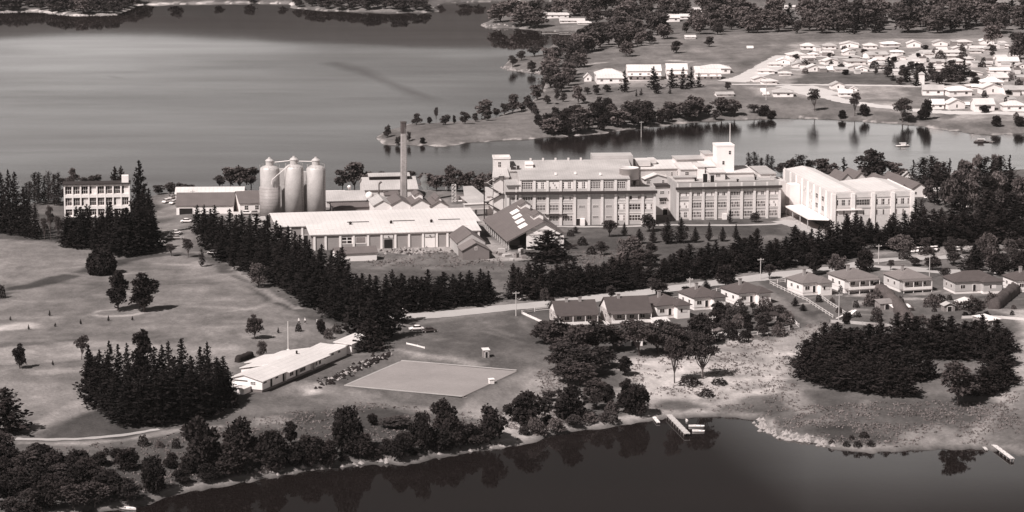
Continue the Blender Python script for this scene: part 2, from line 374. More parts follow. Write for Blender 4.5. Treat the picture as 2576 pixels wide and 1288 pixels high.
trail([(2180,655),(2260,648),(2340,640),(2400,625)], 5, .3, 1.5, 3, .7)
# the far side: headland pasture, suburb, wooded country
blob([(950,345),(1020,320),(1250,298),(1340,262),(1700,250),(1900,250),(1880,300),(1600,325),(1440,345),(1200,360),(1030,368)], .145, 4, 6, .8)
blob([(1100,330),(1250,312),(1400,310),(1440,335),(1250,345)], .165, 4, 6, .7)
blob([(1420,120),(1560,90),(1900,75),(2570,75),(2576,240),(2300,250),(1900,235),(1500,200),(1450,160)], .135, 6, 8, .8)
blob([(1600,100),(1900,85),(1990,110),(1850,165),(1600,160)], .16, 6, 8, .7)
blob([(1860,260),(2576,270),(2576,340),(2400,325),(1900,300)], .125, 4, 6, .8)
blob([(1880,210),(1890,180),(1960,150),(2000,110),(2520,100),(2560,100),(2700,170),(2700,290),(2440,288),(2300,272),(2210,262),(2110,240),(1900,232)], .27, 3, 6, .8)
blob([(1990,212),(2030,183),(2225,186),(2300,210),(2290,214)], .085, 1.5, 1.5, .97)
blob([(2270,218),(2420,222),(2440,262),(2400,280),(2280,262)], .12, 2, 3, .9)
blob([(1480,165),(1850,155),(1860,200),(1700,215),(1500,205)], .24, 3, 5, .6)
blob([(1560,30),(1720,10),(1860,0),(2576,0),(2576,60),(1860,40),(1700,50)], .15, 6, 8, .6)
blob([(2300,5),(2576,0),(2576,40),(2450,45)], .22, 6, 8, .7)
for k_ in range(70):
    x0 = rs.uniform(1480, 2560); y0 = rs.uniform(80, 320)
    trail([(x0,y0),(x0+rs.uniform(20,120), y0+rs.uniform(-4,4))], rs.uniform(3,9), rs.choice([.10,.11,.18,.2]), 3, 5, .45)
for k_ in range(40):
    x0 = rs.uniform(1650, 1880); y0 = rs.uniform(272, 300)
    trail([(x0,y0),(x0+rs.uniform(6,26), y0+rs.uniform(-3,3))], rs.uniform(1.5,4), rs.choice([.12,.4,.5]), 1, 2, .8)
trail([(1450,156),(1500,150),(1530,148)], 4, .45, 1.5, 2, .8); trail([(1680,148),(1720,152),(1740,155)], 4, .45, 1.5, 2, .8)
# mottling
ALB *= (.86 + .28*N1) * (.88 + .24*N4)
N6 = vnoise(GX*.16+GY*.03, GY*.9, 7, 27); ALB *= np.where(N5 > .62, 1.10, 1.0) * (.82 + .36*N3) * (.85 + .3*N6)
# beaches and rocky edges follow the waterline
rock = (N1 > .42)
e = np.clip(1 - (dA - 2.8 - 2*(N1-.5)) / 1.2, 0, 1)*(dA > -6)*(GY < 960)
ALB = ALB*(1-e) + e*np.clip(.09 + .055*dA, .08, .26)*(.6+.8*N1)
tl = (GX < -150) & (GY > 1850)
e = np.clip(1 - (dB - np.where(tl, 3.5, .6) - 5*(N1-.5)) / 2.0, 0, 1)*(dB > -6)
bright = np.where(tl, .62, .36)
ALB = ALB*(1-e) + e*bright*np.where(N4+N1 > .95, .35, 1)
ALB = np.where((dA < -1) & (dB < -1), .05, ALB)
ALB = np.where(far > 0, .04 + .05*vnoise(GX, GY, 260, 31), ALB)
ALB = np.where((GY > 2060) & (far == 0), ALB*.85, ALB)

def mesh_grid(name, X, Y, Z, mt, attr=None):
    ny, nx = X.shape
    me = bpy.data.meshes.new(name)
    me.vertices.add(nx*ny); me.vertices.foreach_set('co', np.stack([X, Y, Z], -1).astype(np.float32).ravel())
    idx = np.arange(nx*ny).reshape(ny, nx)
    q = np.stack([idx[:-1,:-1], idx[:-1,1:], idx[1:,1:], idx[1:,:-1]], -1).reshape(-1, 4)
    me.loops.add(q.size); me.loops.foreach_set('vertex_index', q.ravel().astype(np.int32))
    me.polygons.add(len(q)); me.polygons.foreach_set('loop_start', np.arange(0, q.size, 4, dtype=np.int32)); me.polygons.foreach_set('loop_total', np.full(len(q), 4, np.int32))
    me.polygons.foreach_set('use_smooth', np.ones(len(q), bool))
    if attr is not None:
        a = me.attributes.new('cover', 'FLOAT', 'POINT'); a.data.foreach_set('value', attr.astype(np.float32).ravel())
    me.update(calc_edges=True); me.materials.append(mt)
    o = bpy.data.objects.new(name, me); COL.objects.link(o); return o
def ground_mat():
    m = bpy.data.materials.new('ground_cover'); m.use_nodes = True; nt = m.node_tree; N = nt.nodes; L = nt.links
    p = N['Principled BSDF']; p.inputs['Roughness'].default_value = .95; p.inputs['Specular IOR Level'].default_value = .1
    at = N.new('ShaderNodeAttribute'); at.attribute_name = 'cover'
    tc = N.new('ShaderNodeTexCoord')
    def noise(sc, det, sy=1.0, ro=.6):
        mp = N.new('ShaderNodeMapping'); mp.inputs['Scale'].default_value = (1, sy, 1); L.new(tc.outputs['Object'], mp.inputs[0])
        n = N.new('ShaderNodeTexNoise'); n.inputs['Scale'].default_value = sc; n.inputs['Detail'].default_value = det; n.inputs['Roughness'].default_value = ro
        L.new(mp.outputs[0], n.inputs['Vector']); return n.outputs[0]
    def mth(op, a, b, c=None):
        n = N.new('ShaderNodeMath'); n.operation = op
        for i, s in enumerate((a, b, c)):
            if s is None: continue
            if isinstance(s, (int, float)): n.inputs[i].default_value = s
            else: L.new(s, n.inputs[i])
        return n.outputs[0]
    f = mth('MULTIPLY', mth('MULTIPLY_ADD', noise(.35, 6, .6), .9, .55), mth('MULTIPLY_ADD', noise(1.1, 4), .8, .6))
    f = mth('MULTIPLY', f, mth('MULTIPLY_ADD', noise(.09, 5, .35), .7, .65))
    v = mth('MULTIPLY', at.outputs['Fac'], f)
    cb = N.new('ShaderNodeCombineColor')
    L.new(mth('MULTIPLY', v, 1.03), cb.inputs[0]); L.new(mth('MULTIPLY', v, .93), cb.inputs[1]); L.new(mth('MULTIPLY', v, .90), cb.inputs[2])
    L.new(cb.outputs[0], p.inputs['Base Color'])
    bp = N.new('ShaderNodeBump'); bp.inputs['Strength'].default_value = .6; bp.inputs['Distance'].default_value = .5
    L.new(noise(.8, 5), bp.inputs['Height']); L.new(bp.outputs[0], p.inputs['Normal'])
    return m
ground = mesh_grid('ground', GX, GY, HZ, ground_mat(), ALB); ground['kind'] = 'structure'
# ------------------------------------------------------------------ water
def water_mat():
    m = bpy.data.materials.new('water'); m.use_nodes = True; nt = m.node_tree; N = nt.nodes; L = nt.links
    p = N['Principled BSDF']; p.inputs['Base Color'].default_value = tone(.010); p.inputs['IOR'].default_value = 1.33
    tc = N.new('ShaderNodeTexCoord')
    def noise(sc, det, sx, sy, off=0, rough=.55):
        mp = N.new('ShaderNodeMapping'); mp.inputs['Scale'].default_value = (sx, sy, 1); mp.inputs['Location'].default_value = (off, off*.7, 0); L.new(tc.outputs['Object'], mp.inputs[0])
        n = N.new('ShaderNodeTexNoise'); n.inputs['Scale'].default_value = sc; n.inputs['Detail'].default_value = det; n.inputs['Roughness'].default_value = rough
        L.new(mp.outputs[0], n.inputs['Vector']); return n.outputs[0]
    def mth(op, a, b, c=None, clamp=False):
        n = N.new('ShaderNodeMath'); n.operation = op; n.use_clamp = clamp
        for i, s in enumerate((a, b, c)):
            if s is None: continue
            if isinstance(s, (int, float)): n.inputs[i].default_value = s
            else: L.new(s, n.inputs[i])
        return n.outputs[0]
    sp = N.new('ShaderNodeSeparateXYZ'); L.new(tc.outputs['Object'], sp.inputs[0])
    # wind reaches the open river (a band beyond the point), the bays stay calm
    y = mth('ADD', sp.outputs[1], mth('MULTIPLY_ADD', noise(.006, 3, 1, 1), 260, -130))
    w0 = mth('MULTIPLY', mth('SUBTRACT', y, 1080), 1/160, None, True)
    w1 = mth('MULTIPLY', mth('SUBTRACT', 1810, y), 1/130, None, True)
    patch = mth('MULTIPLY_ADD', noise(.010, 4, .35, 1.0, 40), 1.6, -.15, True)
    wind = mth('MULTIPLY', mth('MULTIPLY', w0, w1), patch)
    inlet = mth('MULTIPLY', mth('MULTIPLY', mth('SUBTRACT', sp.outputs[0], 20), 1/150, None, True), mth('MULTIPLY', mth('SUBTRACT', y, 1150), 1/60, None, True))
    wind = mth('MAXIMUM', wind, mth('MULTIPLY', inlet, .35))
    L.new(mth('MULTIPLY_ADD', wind, .12, .03), p.inputs['Roughness'])
    n1 = noise(.5, 4, 1, 1); 
    # ripple patches and current lines: weaker sky reflection mixed in as dark diffuse colour
    def band(x0, y0, x1, y1, wdt):
        l = math.hypot(x1-x0, y1-y0); nx, ny = -(y1-y0)/l, (x1-x0)/l; ux, uy = (x1-x0)/l, (y1-y0)/l
        xx = mth('ADD', sp.outputs[0], mth('MULTIPLY_ADD', noise(.02, 3, 1, .5, 9), 26, -13)); yy = sp.outputs[1]
        dd = mth('ABSOLUTE', mth('ADD', mth('MULTIPLY', mth('SUBTRACT', xx, x0), nx), mth('MULTIPLY', mth('SUBTRACT', yy, y0), ny)), None)
        al = mth('ADD', mth('MULTIPLY', mth('SUBTRACT', xx, x0), ux), mth('MULTIPLY', mth('SUBTRACT', yy, y0), uy))
        e = mth('MULTIPLY', mth('MULTIPLY', al, .05, None, True), mth('MULTIPLY', mth('SUBTRACT', l, al), .02, None, True))
        return mth('MULTIPLY', mth('SUBTRACT', 1, mth('MULTIPLY', dd, 1/wdt), None, True), e)
    A_ = P0(835, 150); B_ = P0(1105, 262); C_ = P0(250, 187); D_ = P0(350, 212)
    br = mth('MAXIMUM', mth('MULTIPLY', band(*A_, *B_, 13), .42), mth('MULTIPLY', band(*C_, *D_, 7), .35))
    br = mth('MAXIMUM', br, mth('MULTIPLY', mth('MULTIPLY_ADD', noise(.012, 5, .25, 1.0, 77), 2.6, -1.15, True), .42))
    br = mth('MAXIMUM', br, mth('MULTIPLY', mth('MULTIPLY_ADD', noise(.05, 5, .3, 1.0, 31), 2.2, -1.1, True), .30))
    df = N.new('ShaderNodeBsdfDiffuse'); df.inputs[0].default_value = tone(.03); ms = N.new('ShaderNodeMixShader')
    L.new(br, ms.inputs[0]); L.new(p.outputs[0], ms.inputs[1]); L.new(df.outputs[0], ms.inputs[2]); L.new(ms.outputs[0], N['Material Output'].inputs[0])
    bp = N.new('ShaderNodeBump'); bp.inputs['Distance'].default_value = .12; L.new(mth('MULTIPLY_ADD', wind, .35, .02), bp.inputs['Strength'])
    L.new(n1, bp.inputs['Height']); L.new(bp.outputs[0], p.inputs['Normal'])
    return m
wx = np.array([-12000,-3000,-800,0,800,3000,12000.]); wy = np.array([100,600,900,1400,2000,3000,6000,14000.])
WX, WY = np.meshgrid(wx, wy)
water = mesh_grid('water', WX, WY, WX*0, water_mat()); water['kind'] = 'structure'

# ------------------------------------------------------------------ sheets laid on the ground
def resample(P, step):
    o = [P[0]]
    for a, b in zip(P, P[1:]):
        n = max(1, int(math.hypot(b[0]-a[0], b[1]-a[1]) / step))
        for k in range(1, n+1): o.append((a[0]+(b[0]-a[0])*k/n, a[1]+(b[1]-a[1])*k/n))
    return o
def ribbon(name, pts, width, mt, off=.10, label=None, ragged=.35, z=None):
    W = [tuple(G(*p))[:2] for p in pts]
    # smooth the line
    for _ in range(2):
        q = [W[0]]
        for a, b in zip(W, W[1:]): q += [(a[0]*.75+b[0]*.25, a[1]*.75+b[1]*.25), (a[0]*.25+b[0]*.75, a[1]*.25+b[1]*.75)]
        W = q + [W[-1]]
    W = resample(W, 1.6); K = 6
    X = np.zeros((len(W), K+1)); Y = X.copy(); rr = np.random.RandomState(len(W))
    for i, p in enumerate(W):
        a = W[max(i-2,0)]; b = W[min(i+2,len(W)-1)]; dx, dy = b[0]-a[0], b[1]-a[1]; n = math.hypot(dx, dy) or 1
        wl = width/2 + rr.uniform(-ragged, ragged); wr = width/2 + rr.uniform(-ragged, ragged)
        for k in range(K+1):
            s = -wl + (wl+wr)*k/K
            X[i,k] = p[0]+dy/n*s; Y[i,k] = p[1]-dx/n*s
    Z = HB(X.ravel(), Y.ravel()).reshape(X.shape) + off
    o = mesh_grid(name, X[:, ::-1], Y[:, ::-1], Z[:, ::-1], mt); o['kind'] = 'structure'
    if label: o['label'] = label
    return o
ribbon('road', [(985,800),(1050,796),(1150,788),(1277,774),(1432,759),(1587,739),(1680,728),(1803,712),(1927,697),(2075,679),(2164,670),(2220,676),(2276,676),(2387,684),(2440,686),(2600,694)], 8.6, M['road_dirt'])
ribbon('road', [(2130,672),(2170,660),(2220,655),(2332,650),(2420,645)], 5.5, M['road_dirt'], .14)
ribbon('driveway', [(1401,570),(1480,571),(1569,571),(1640,567),(1700,566),(1755,567),(1850,567),(1910,566),(1965,563),(2010,556)], 3.2, M['road_dirt'])
ribbon('driveway', [(1960,556),(2000,566),(2050,585),(2085,603)], 7, M['road_dirt'], .14)
ribbon('path', [(40,1104),(130,1107),(220,1104),(320,1094),(400,1080)], 1.8, M['track_pale'], .08)
ribbon('road', [(1840,206),(1880,196),(1920,178),(1960,155),(1985,140)], 17, M['road_white'], .12, ragged=1)
ribbon('road', [(2270,172),(2330,135),(2350,126)], 15, M['road_white'], .12, ragged=1)
ribbon('road', [(1840,213),(1900,213),(1990,214),(2100,214),(2250,216),(2400,219),(2600,222)], 5, M['road_white'], .15, ragged=.6)
ribbon('road', [(1965,216),(2000,222),(2050,236),(2110,252),(2160,262),(2250,272),(2330,280),(2400,284),(2576,288),(2650,290)], 9, M['road_white'], .12, ragged=1)
ribbon('driveway', [(2000,218),(2030,226),(2055,233),(2080,240)], 22, M['road_white'], .10, ragged=1)
ribbon('road', [(1985,142),(2080,143),(2200,147),(2280,150),(2340,152)], 6, M['road_white'], .14, ragged=.8)
ribbon('road', [(1990,176),(2100,180),(2270,176),(2400,180),(2440,205)], 5, M['road_white'], .14, ragged=.8)
# ------------------------------------------------------------------ object helpers
def tag(o, label=None, cat=None, group=None, kind=None):
    if label: o['label'] = label
    if cat: o['category'] = cat
    if group: o['group'] = group
    if kind: o['kind'] = kind
    return o
class MB:
    def __init__(s): s.v = []; s.f = []; s.m = []; s.mi = 0; s.smooth = []
    def add(s, vs, fs, sm=False):
        n = len(s.v); s.v += [tuple(p) for p in vs]
        for f in fs: s.f.append([n+i for i in f]); s.m.append(s.mi); s.smooth.append(sm)
        return s
    def box(s, x0, x1, y0, y1, z0, z1):
        return s.add([(x0,y0,z0),(x1,y0,z0),(x1,y1,z0),(x0,y1,z0),(x0,y0,z1),(x1,y0,z1),(x1,y1,z1),(x0,y1,z1)],
                     [(0,3,2,1),(4,5,6,7),(0,1,5,4),(1,2,6,5),(2,3,7,6),(3,0,4,7)])
    def quad(s, a, b, c, d): return s.add([a,b,c,d], [(0,1,2,3)])
    def slab(s, P, th):
        n = len(P); lo = [(p[0],p[1],p[2]-th) for p in P]
        return s.add(list(P)+lo, [tuple(range(n)), tuple(range(2*n-1, n-1, -1))] + [(i, n+i, n+(i+1)%n, (i+1)%n) for i in range(n)])
    def gable_wall(s, x0, x1, y0, y1, z0, z1, h, axis='y', off=.5):
        """walls with gable ends; ridge runs along the given axis"""
        if axis == 'y':
            r = x0+(x1-x0)*off
            v = [(x0,y0,z0),(x1,y0,z0),(x1,y0,z1),(r,y0,z1+h),(x0,y0,z1),(x0,y1,z0),(x1,y1,z0),(x1,y1,z1),(r,y1,z1+h),(x0,y1,z1)]
        else:
            r = y0+(y1-y0)*off
            v = [(x1,y0,z0),(x1,y1,z0),(x1,y1,z1),(x1,r,z1+h),(x1,y0,z1),(x0,y0,z0),(x0,y1,z0),(x0,y1,z1),(x0,r,z1+h),(x0,y0,z1)]
        return s.add(v, [(0,1,2,3,4),(9,8,7,6,5),(0,5,6,1),(1,6,7,2),(2,7,8,3),(3,8,9,4),(4,9,5,0)])
    def gable_roof(s, x0, x1, y0, y1, z, h, axis='y', ov=.5, th=.22, off=.5, ovg=.4):
        if axis == 'y':
            r = x0+(x1-x0)*off; e = .06
            sl = h/(r-x0); sr = h/(x1-r)
            s.slab([(x0-ov,y0-ovg,z-ov*sl+e),(r,y0-ovg,z+h+e),(r,y1+ovg,z+h+e),(x0-ov,y1+ovg,z-ov*sl+e)][::-1][::-1], th)
            s.slab([(r,y0-ovg,z+h+e+.002),(x1+ov,y0-ovg,z-ov*sr+e),(x1+ov,y1+ovg,z-ov*sr+e),(r,y1+ovg,z+h+e+.002)], th)
        else:
            r = y0+(y1-y0)*off; e = .06
            sl = h/(r-y0); sr = h/(y1-r)
            s.slab([(x0-ovg,y0-ov,z-ov*sl+e),(x1+ovg,y0-ov,z-ov*sl+e),(x1+ovg,r,z+h+e),(x0-ovg,r,z+h+e)], th)
            s.slab([(x0-ovg,r,z+h+e+.002),(x1+ovg,r,z+h+e+.002),(x1+ovg,y1+ov,z-ov*sr+e),(x0-ovg,y1+ov,z-ov*sr+e)], th)
        return s
    def hip_roof(s, x0, x1, y0, y1, z, h, ov=.6, th=.2):
        x0 -= ov; x1 += ov; y0 -= ov; y1 += ov
        w, d = x1-x0, y1-y0; i = min(w, d)/2
        if w >= d: a, b = (x0+i, y0+d/2, z+h), (x1-i+.01, y0+d/2, z+h)
        else: a, b = (x0+w/2, y0+i, z+h), (x0+w/2, y1-i+.01, z+h)
        v = [(x0,y0,z),(x1,y0,z),(x1,y1,z),(x0,y1,z),a,b,(x0,y0,z-th),(x1,y0,z-th),(x1,y1,z-th),(x0,y1,z-th)]
        if w >= d: f = [(0,1,5,4),(1,2,5),(2,3,4,5),(3,0,4)]
        else: f = [(0,1,4),(1,2,5,4),(2,3,5),(3,0,4,5)]
        return s.add(v, f + [(6,9,8,7),(0,6,7,1),(1,7,8,2),(2,8,9,3),(3,9,6,0)])
    def tube(s, p, q, r, r2=None, n=8, caps=True, sm=True):
        p = Vector(p); q = Vector(q); r2 = r if r2 is None else r2; d = (q-p)
        if d.length < 1e-6: return s
        a = d.orthogonal().normalized(); b = d.normalized().cross(a)
        vs = []
        for c, rad in ((p, r), (q, r2)):
            for k in range(n):
                t = 2*math.pi*k/n; vs.append(tuple(c + a*math.cos(t)*rad + b*math.sin(t)*rad))
        s.add(vs, [(k, (k+1)%n, n+(k+1)%n, n+k) for k in range(n)], sm)
        if caps: s.add(vs, [tuple(range(n-1,-1,-1)), tuple(range(n, 2*n))])
        return s
    def lathe(s, prof, n=24, cx=0, cy=0, sm=True):
        vs = [(cx+r*math.cos(2*math.pi*k/n), cy+r*math.sin(2*math.pi*k/n), z) for r, z in prof for k in range(n)]
        fs = [(i*n+k, i*n+(k+1)%n, (i+1)*n+(k+1)%n, (i+1)*n+k) for i in range(len(prof)-1) for k in range(n)]
        return s.add(vs, fs, sm)
    def mesh(s, name, mats):
        me = bpy.data.meshes.new(name); me.from_pydata(s.v, [], s.f)
        mats = mats if isinstance(mats, (list, tuple)) else [mats]
        for m in mats: me.materials.append(m)
        me.polygons.foreach_set('material_index', s.m); me.polygons.foreach_set('use_smooth', s.smooth)
        me.update(); return me
    def build(s, name, mats, parent=None, loc=(0,0,0), rz=0):
        return link(name, s.mesh(name, mats), parent, loc, rz)
def link(name, me, parent=None, loc=(0,0,0), rz=0, scale=None):
    o = bpy.data.objects.new(name, me); COL.objects.link(o); o.parent = parent
    o.location = loc; o.rotation_euler = (0,0,rz)
    if scale: o.scale = scale
    return o
def empty(name, loc, rz, label, cat, group=None):
    o = bpy.data.objects.new(name, None); COL.objects.link(o); o.location = loc; o.rotation_euler = (0,0,rz); o.empty_display_size = .5
    return tag(o, label, cat, group)
def site(name, A, B, label, cat, group=None, phi=None):
    """a thing whose front left and front right feet the photo shows at A and B -> (empty, width)"""
    a = G(*A); b = G(*B)
    if phi is None: phi = math.atan2(b.y-a.y, b.x-a.x)
    w = math.hypot(b.x-a.x, b.y-a.y)
    return empty(name, a, phi, label, cat, group), w
def mm(px, at): return px / pxm(at)      # photo units -> metres at a place
WCACHE = {}
def window_mesh(w, h, nx, ny, frame='white_paint', look='dark', bar=.09):
    k = (round(w,2), round(h,2), nx, ny, frame, look)
    if k in WCACHE: return WCACHE[k]
    b = MB(); b.box(-w/2, w/2, -.06, .02, 0, h); b.mi = 1
    cw = (w-bar)/nx; ch = (h-bar)/ny
    r_ = random.Random(hash(look) % 7 + nx)
    for i in range(nx):
        for j in range(ny):
            x0 = -w/2+bar+i*cw; z0 = bar+j*ch
            b.mi = 1
            if look == 'mixed' and i % 4 in (1,2): b.mi = 2
            if look == 'mixed' and i % 4 == 3: b.mi = 3
            if look == 'mid' and (i+j) % 3 == 0: b.mi = 3
            if look == 'blind': b.mi = 2 if (i+j) % 4 else 3
            y = -.075
            b.quad((x0,y,z0),(x0+cw-bar,y,z0),(x0+cw-bar,y,z0+ch-bar),(x0,y,z0+ch-bar))
    WCACHE[k] = b.mesh('window', [M[frame], M['glass'], M['blind'], M['glass_mid']]); return WCACHE[k]
def window(parent, x, z, w, h, nx=3, ny=2, y=0, rz=0, look='dark', frame='white_paint', bar=.09):
    return link('window', window_mesh(w, h, nx, ny, frame, look, bar), parent, (x, y, z), rz)
def door(parent, x, y, z, w, h, mt='black', rz=0):
    b = MB(); b.box(-w/2, w/2, -.05, .03, 0, h); b.mi = 1; b.box(-w/2-.12, -w/2, -.09, .03, 0, h+.12); b.box(w/2, w/2+.12, -.09, .03, 0, h+.12); b.box(-w/2, w/2, -.09, .03, h, h+.12)
    return b.build('door', [M[mt], M['white_paint']], parent, (x, y, z), rz)
def ordinal(n):
    base = ['first','second','third','fourth','fifth','sixth','seventh','eighth','ninth','tenth','eleventh','twelfth','thirteenth','fourteenth','fifteenth','sixteenth','seventeenth','eighteenth','nineteenth']
    if n <= 19: return base[n-1]
    tens = {2:'twent',3:'thirt',4:'fort',5:'fift',6:'sixt',7:'sevent',8:'eight',9:'ninet'}
    t, u = divmod(n, 10)
    if t >= 10: return 'farther'
    return tens[t]+'ieth' if u == 0 else tens[t]+'y-'+base[u-1]

def nth(i, n):
    return 'leftmost' if i == 0 else 'rightmost' if i == n-1 else ordinal(i+1)+' from the left'
# ------------------------------------------------------------------ the factory
def pilasters(parent, xs_, w, d, z0, z1, mt, y=0):
    m = MB().box(-w/2, w/2, -d, .02, z0, z1).mesh('pilaster', M[mt])
    for x in xs_: link('pilaster', m, parent, (x, y, 0))
def parapet(b, x0, x1, y0, y1, z0, z1, t=.35):
    b.box(x0, x1, y0, y0+t, z0, z1); b.box(x0, x1, y1-t, y1, z0, z1); b.box(x0, x0+t, y0+t, y1-t, z0, z1); b.box(x1-t, x1, y0+t, y1-t, z0, z1)
def factory_left():
    t, W = site('factory_building', (1275,568), (1648,564), 'long four storey pale brick factory block with a deep shadow-toned cornice, behind the skylight shed', 'factory')
    k = W/373; X = lambda px: (px-1275)*k
    b = MB(); b.box(0, W, 0, 15, -2, 12.55); b.box(0, X(1308)-.4, .8, 15, 12.552, 15.2); b.build('wall', M['brick_pale'], t)
    b = MB(); b.box(X(1309), X(1583), .5, 14.9, 12.56, 17.4); b.build('upper_wall', M['brick_pale'], t)
    b = MB(); b.box(-.5, W+.6, -1.3, -.002, 11.75, 12.75); b.build('cornice', M['dark_trim'], t)  # overhang shadow put into the cornice's dark colour
    b = MB(); b.box(-.4, X(1308), -.3, 15.2, 15.21, 15.5); b.build('roof', M['pale_iron'], t)
    b = MB(); b.slab([(X(1307),-.15,17.42),(X(1584),-.15,17.42),(X(1584),15.2,18.6),(X(1307),15.2,18.6)], .3)
    rf = b.build('roof', M['pale_iron'], t)
    for x, y in ((X(1400),6),(X(1450),7),(X(1512),5)): MB().box(-.4,.4,-.4,.4,0,.9).build('vent', M['white_paint'], rf, (x, y, 17.6+y*.07))
    b = MB(); b.box(X(1584), W, .0, .3, 12.552, 14.1); b.box(W-.3, W, .3, 15, 12.552, 14.1); b.box(X(1584), W-.3, .32, 15, 12.553, 12.7); b.build('parapet', M['concrete_dark'], t)
    pl = [1278,1308.6,1344,1377,1410,1445,1481,1514,1548,1577,1616,1646]
    pilasters(t, [X(p) for p in pl], .95, .5, -1, 11.74, 'concrete')
    pilasters(t, [X(p) for p in pl[1:9]] + [X(1581)], .95, .4, 12.76, 17.1, 'concrete', y=.5)
    bw_ = lambda i: (X(pl[i+1])-X(pl[i])-1.3)
    cx = lambda i: (X(pl[i])+X(pl[i+1]))/2
    for i in range(1, 9): window(t, (X(pl[i])+X(min(pl[i+1],1581)))/2, 13.6, min(bw_(i), X(min(pl[i+1],1581))-X(pl[i])-1.3), 2.6, 6 if i < 8 else 4, 3, y=.5, look=['dark','mixed','blind','mixed','mixed','dark','dark','dark'][i-1], bar=.14)
    for i, lk in ((0,'mid'),(1,'dark'),(2,'mid'),(4,'blind'),(8,'blind'),(9,'mixed'),(10,'blind')): window(t, cx(i), 9.3, bw_(i)*.96, 1.6, 6 if i < 8 else 4, 1, look=lk, bar=.14)
    for i, lk in ((1,'dark'),(2,'dark'),(3,'dark'),(4,'dark'),(8,'mixed'),(9,'dark'),(10,'mixed')): window(t, cx(i), 5.6, bw_(i)*.96, 2.2, 6 if i < 8 else 4, 2, look=lk, bar=.14)
    for i in (5,6,7): window(t, cx(i), 6.5, 2.3, .95, 5, 2, look='dark')
    for i in (6,7): window(t, cx(i), 2.5, 2.3, .95, 5, 2, look='dark')
    for i, lk in ((3,'dark'),(4,'dark'),(8,'mixed'),(9,'dark'),(10,'mixed')): window(t, cx(i), 1.5, bw_(i)*.96, 2.2, 6 if i < 8 else 4, 2, look=lk, bar=.14)
    for i in range(2, 5):
        for z0, z1 in ((8.2,8.55),(4.4,4.7)): MB().box(X(pl[i])+.5, X(pl[i+1])-.5, -.16, -.003, z0, z1).build('floor_band', M['render_wall'], t)
    for i in range(8, 11):
        for z0, z1 in ((8.1,8.5),(4.2,4.6)): MB().box(X(pl[i])+.5, X(pl[i+1])-.5, -.16, -.003, z0, z1).build('floor_band', M['render_wall'], t)
    door(t, X(1454), -.02, 0, 1.4, 2.4)
    b = MB(); b.box(X(1459), X(1470), -1.6, -.01, -1, 2.6); b.build('lean_to', M['white_paint'], t)
    b = MB(); b.box(X(1370), X(1425), -1.2, -.01, 4.05, 4.25); b.build('awning', M['dark_trim'], t)
    MB().tube((X(1298),-1.0,14.5),(X(1297),-1.5,6.0),.14).build('downpipe', M['white_paint'], t)
    for x, z in ((1343,15.5),(1442,15.0)): pass
    # round water tank over its right end
    w = empty('water_tank', t.matrix_world @ Vector((0,0,0)), t.rotation_euler.z, 'round pale water tank on dark steel legs above the factory roof edge', 'tank')
    c = Matrix.Rotation(t.rotation_euler.z, 3, 'Z') @ Vector((X(1587), 7.5, 0)); w.location = Vector(t.location) + c + Vector((0,0,12.7))
    MB().lathe([(0,3.4),(3.65,3.4),(3.65,7.4),(3.7,7.4),(3.7,7.7),(3.5,7.7),(3.5,7.3),(0,7.3)], 28).build('tank_shell', M['render_wall'], w)
    lg = MB().box(-.15,.15,-.15,.15,0,3.4).mesh('leg', M['dark_trim'])
    for x in (-2.3, 0, 2.3):
        for y in (-2.2, 2.2): link('leg', lg, w, (x, y, 0))
    b = MB(); b.box(-3.4, 3.4, -2.5, -2.3, 3.1, 3.39); b.box(-3.4, 3.4, 2.3, 2.5, 3.1, 3.39); b.build('beam', M['dark_trim'], w)
    MB().tube((3.9,-1.5,-0.5),(3.9,-1.5,8.3),.12).build('pipe', M['dark_trim'], w)
    # the long range behind
    r = empty('factory_building', Vector(t.location)+Matrix.Rotation(t.rotation_euler.z,3,'Z') @ Vector((X(1290),15.6,0)), t.rotation_euler.z, 'taller rear factory range with a long pale sloping roof and small ridge vents', 'factory')
    L = X(1600)-X(1290)
    MB().box(0, L, 0, 12.5, -2, 18.4).build('wall', M['brick_pale'], r)
    rf = MB().slab([(-.3,-.4,18.45),(L,-.4,18.45),(L,12.6,20.6),(-.3,12.6,20.6)], .3).build('roof', M['pale_iron'], r)
    vm = MB().box(-.35,.35,-.35,.35,0,1.0).mesh('vent', M['render_wall'])
    for px in (1348,1380,1412,1445,1477): link('vent', vm, rf, (X(px)-X(1290), 12.2, 20.4))
    b = MB(); b.box(X(1508)-X(1290), X(1612)-X(1290), 12.9, 22, -1, 21.9); b.build('upper_wall', M['brick_pale'], r)
    b = MB(); b.box(X(1330)-X(1290), X(1350)-X(1290), 3.0, 6, 19.0, 20.4); b.build('roof_lantern', M['white_paint'], r)
    b = MB(); b.slab([(X(1329)-X(1290),2.6,20.45),(X(1351)-X(1290),2.6,20.45),(X(1350)-X(1290),6.2,21.0),(X(1330)-X(1290),6.2,21.0)],.2).build('lantern_roof', M['white_paint'], r)
    for px, z in ((1311,.2),(1302,-.3),(1296,0)): MB().box(-.5,.5,-.5,.5,0,1.3).build('roof_vent', M['dark_trim'], r, (X(px)-X(1290), 1.2, 18.6+z))
    # left stair tower with its small hipped neighbour
    tw = empty('tower', Vector(t.location)+Matrix.Rotation(t.rotation_euler.z,3,'Z') @ Vector((X(1250),19,0)), t.rotation_euler.z, 'square pale tower with one dark window at the left end of the factory', 'tower')
    MB().box(0, 6.1, 0, 6, -2, 22.4).build('wall', M['render_wall'], tw)
    b = MB(); parapet(b, -.25, 6.35, -.25, 6.25, 22.41, 23.2); b.box(.1,6.0,.1,5.9,22.41,22.5); b.build('parapet', M['concrete'], tw)
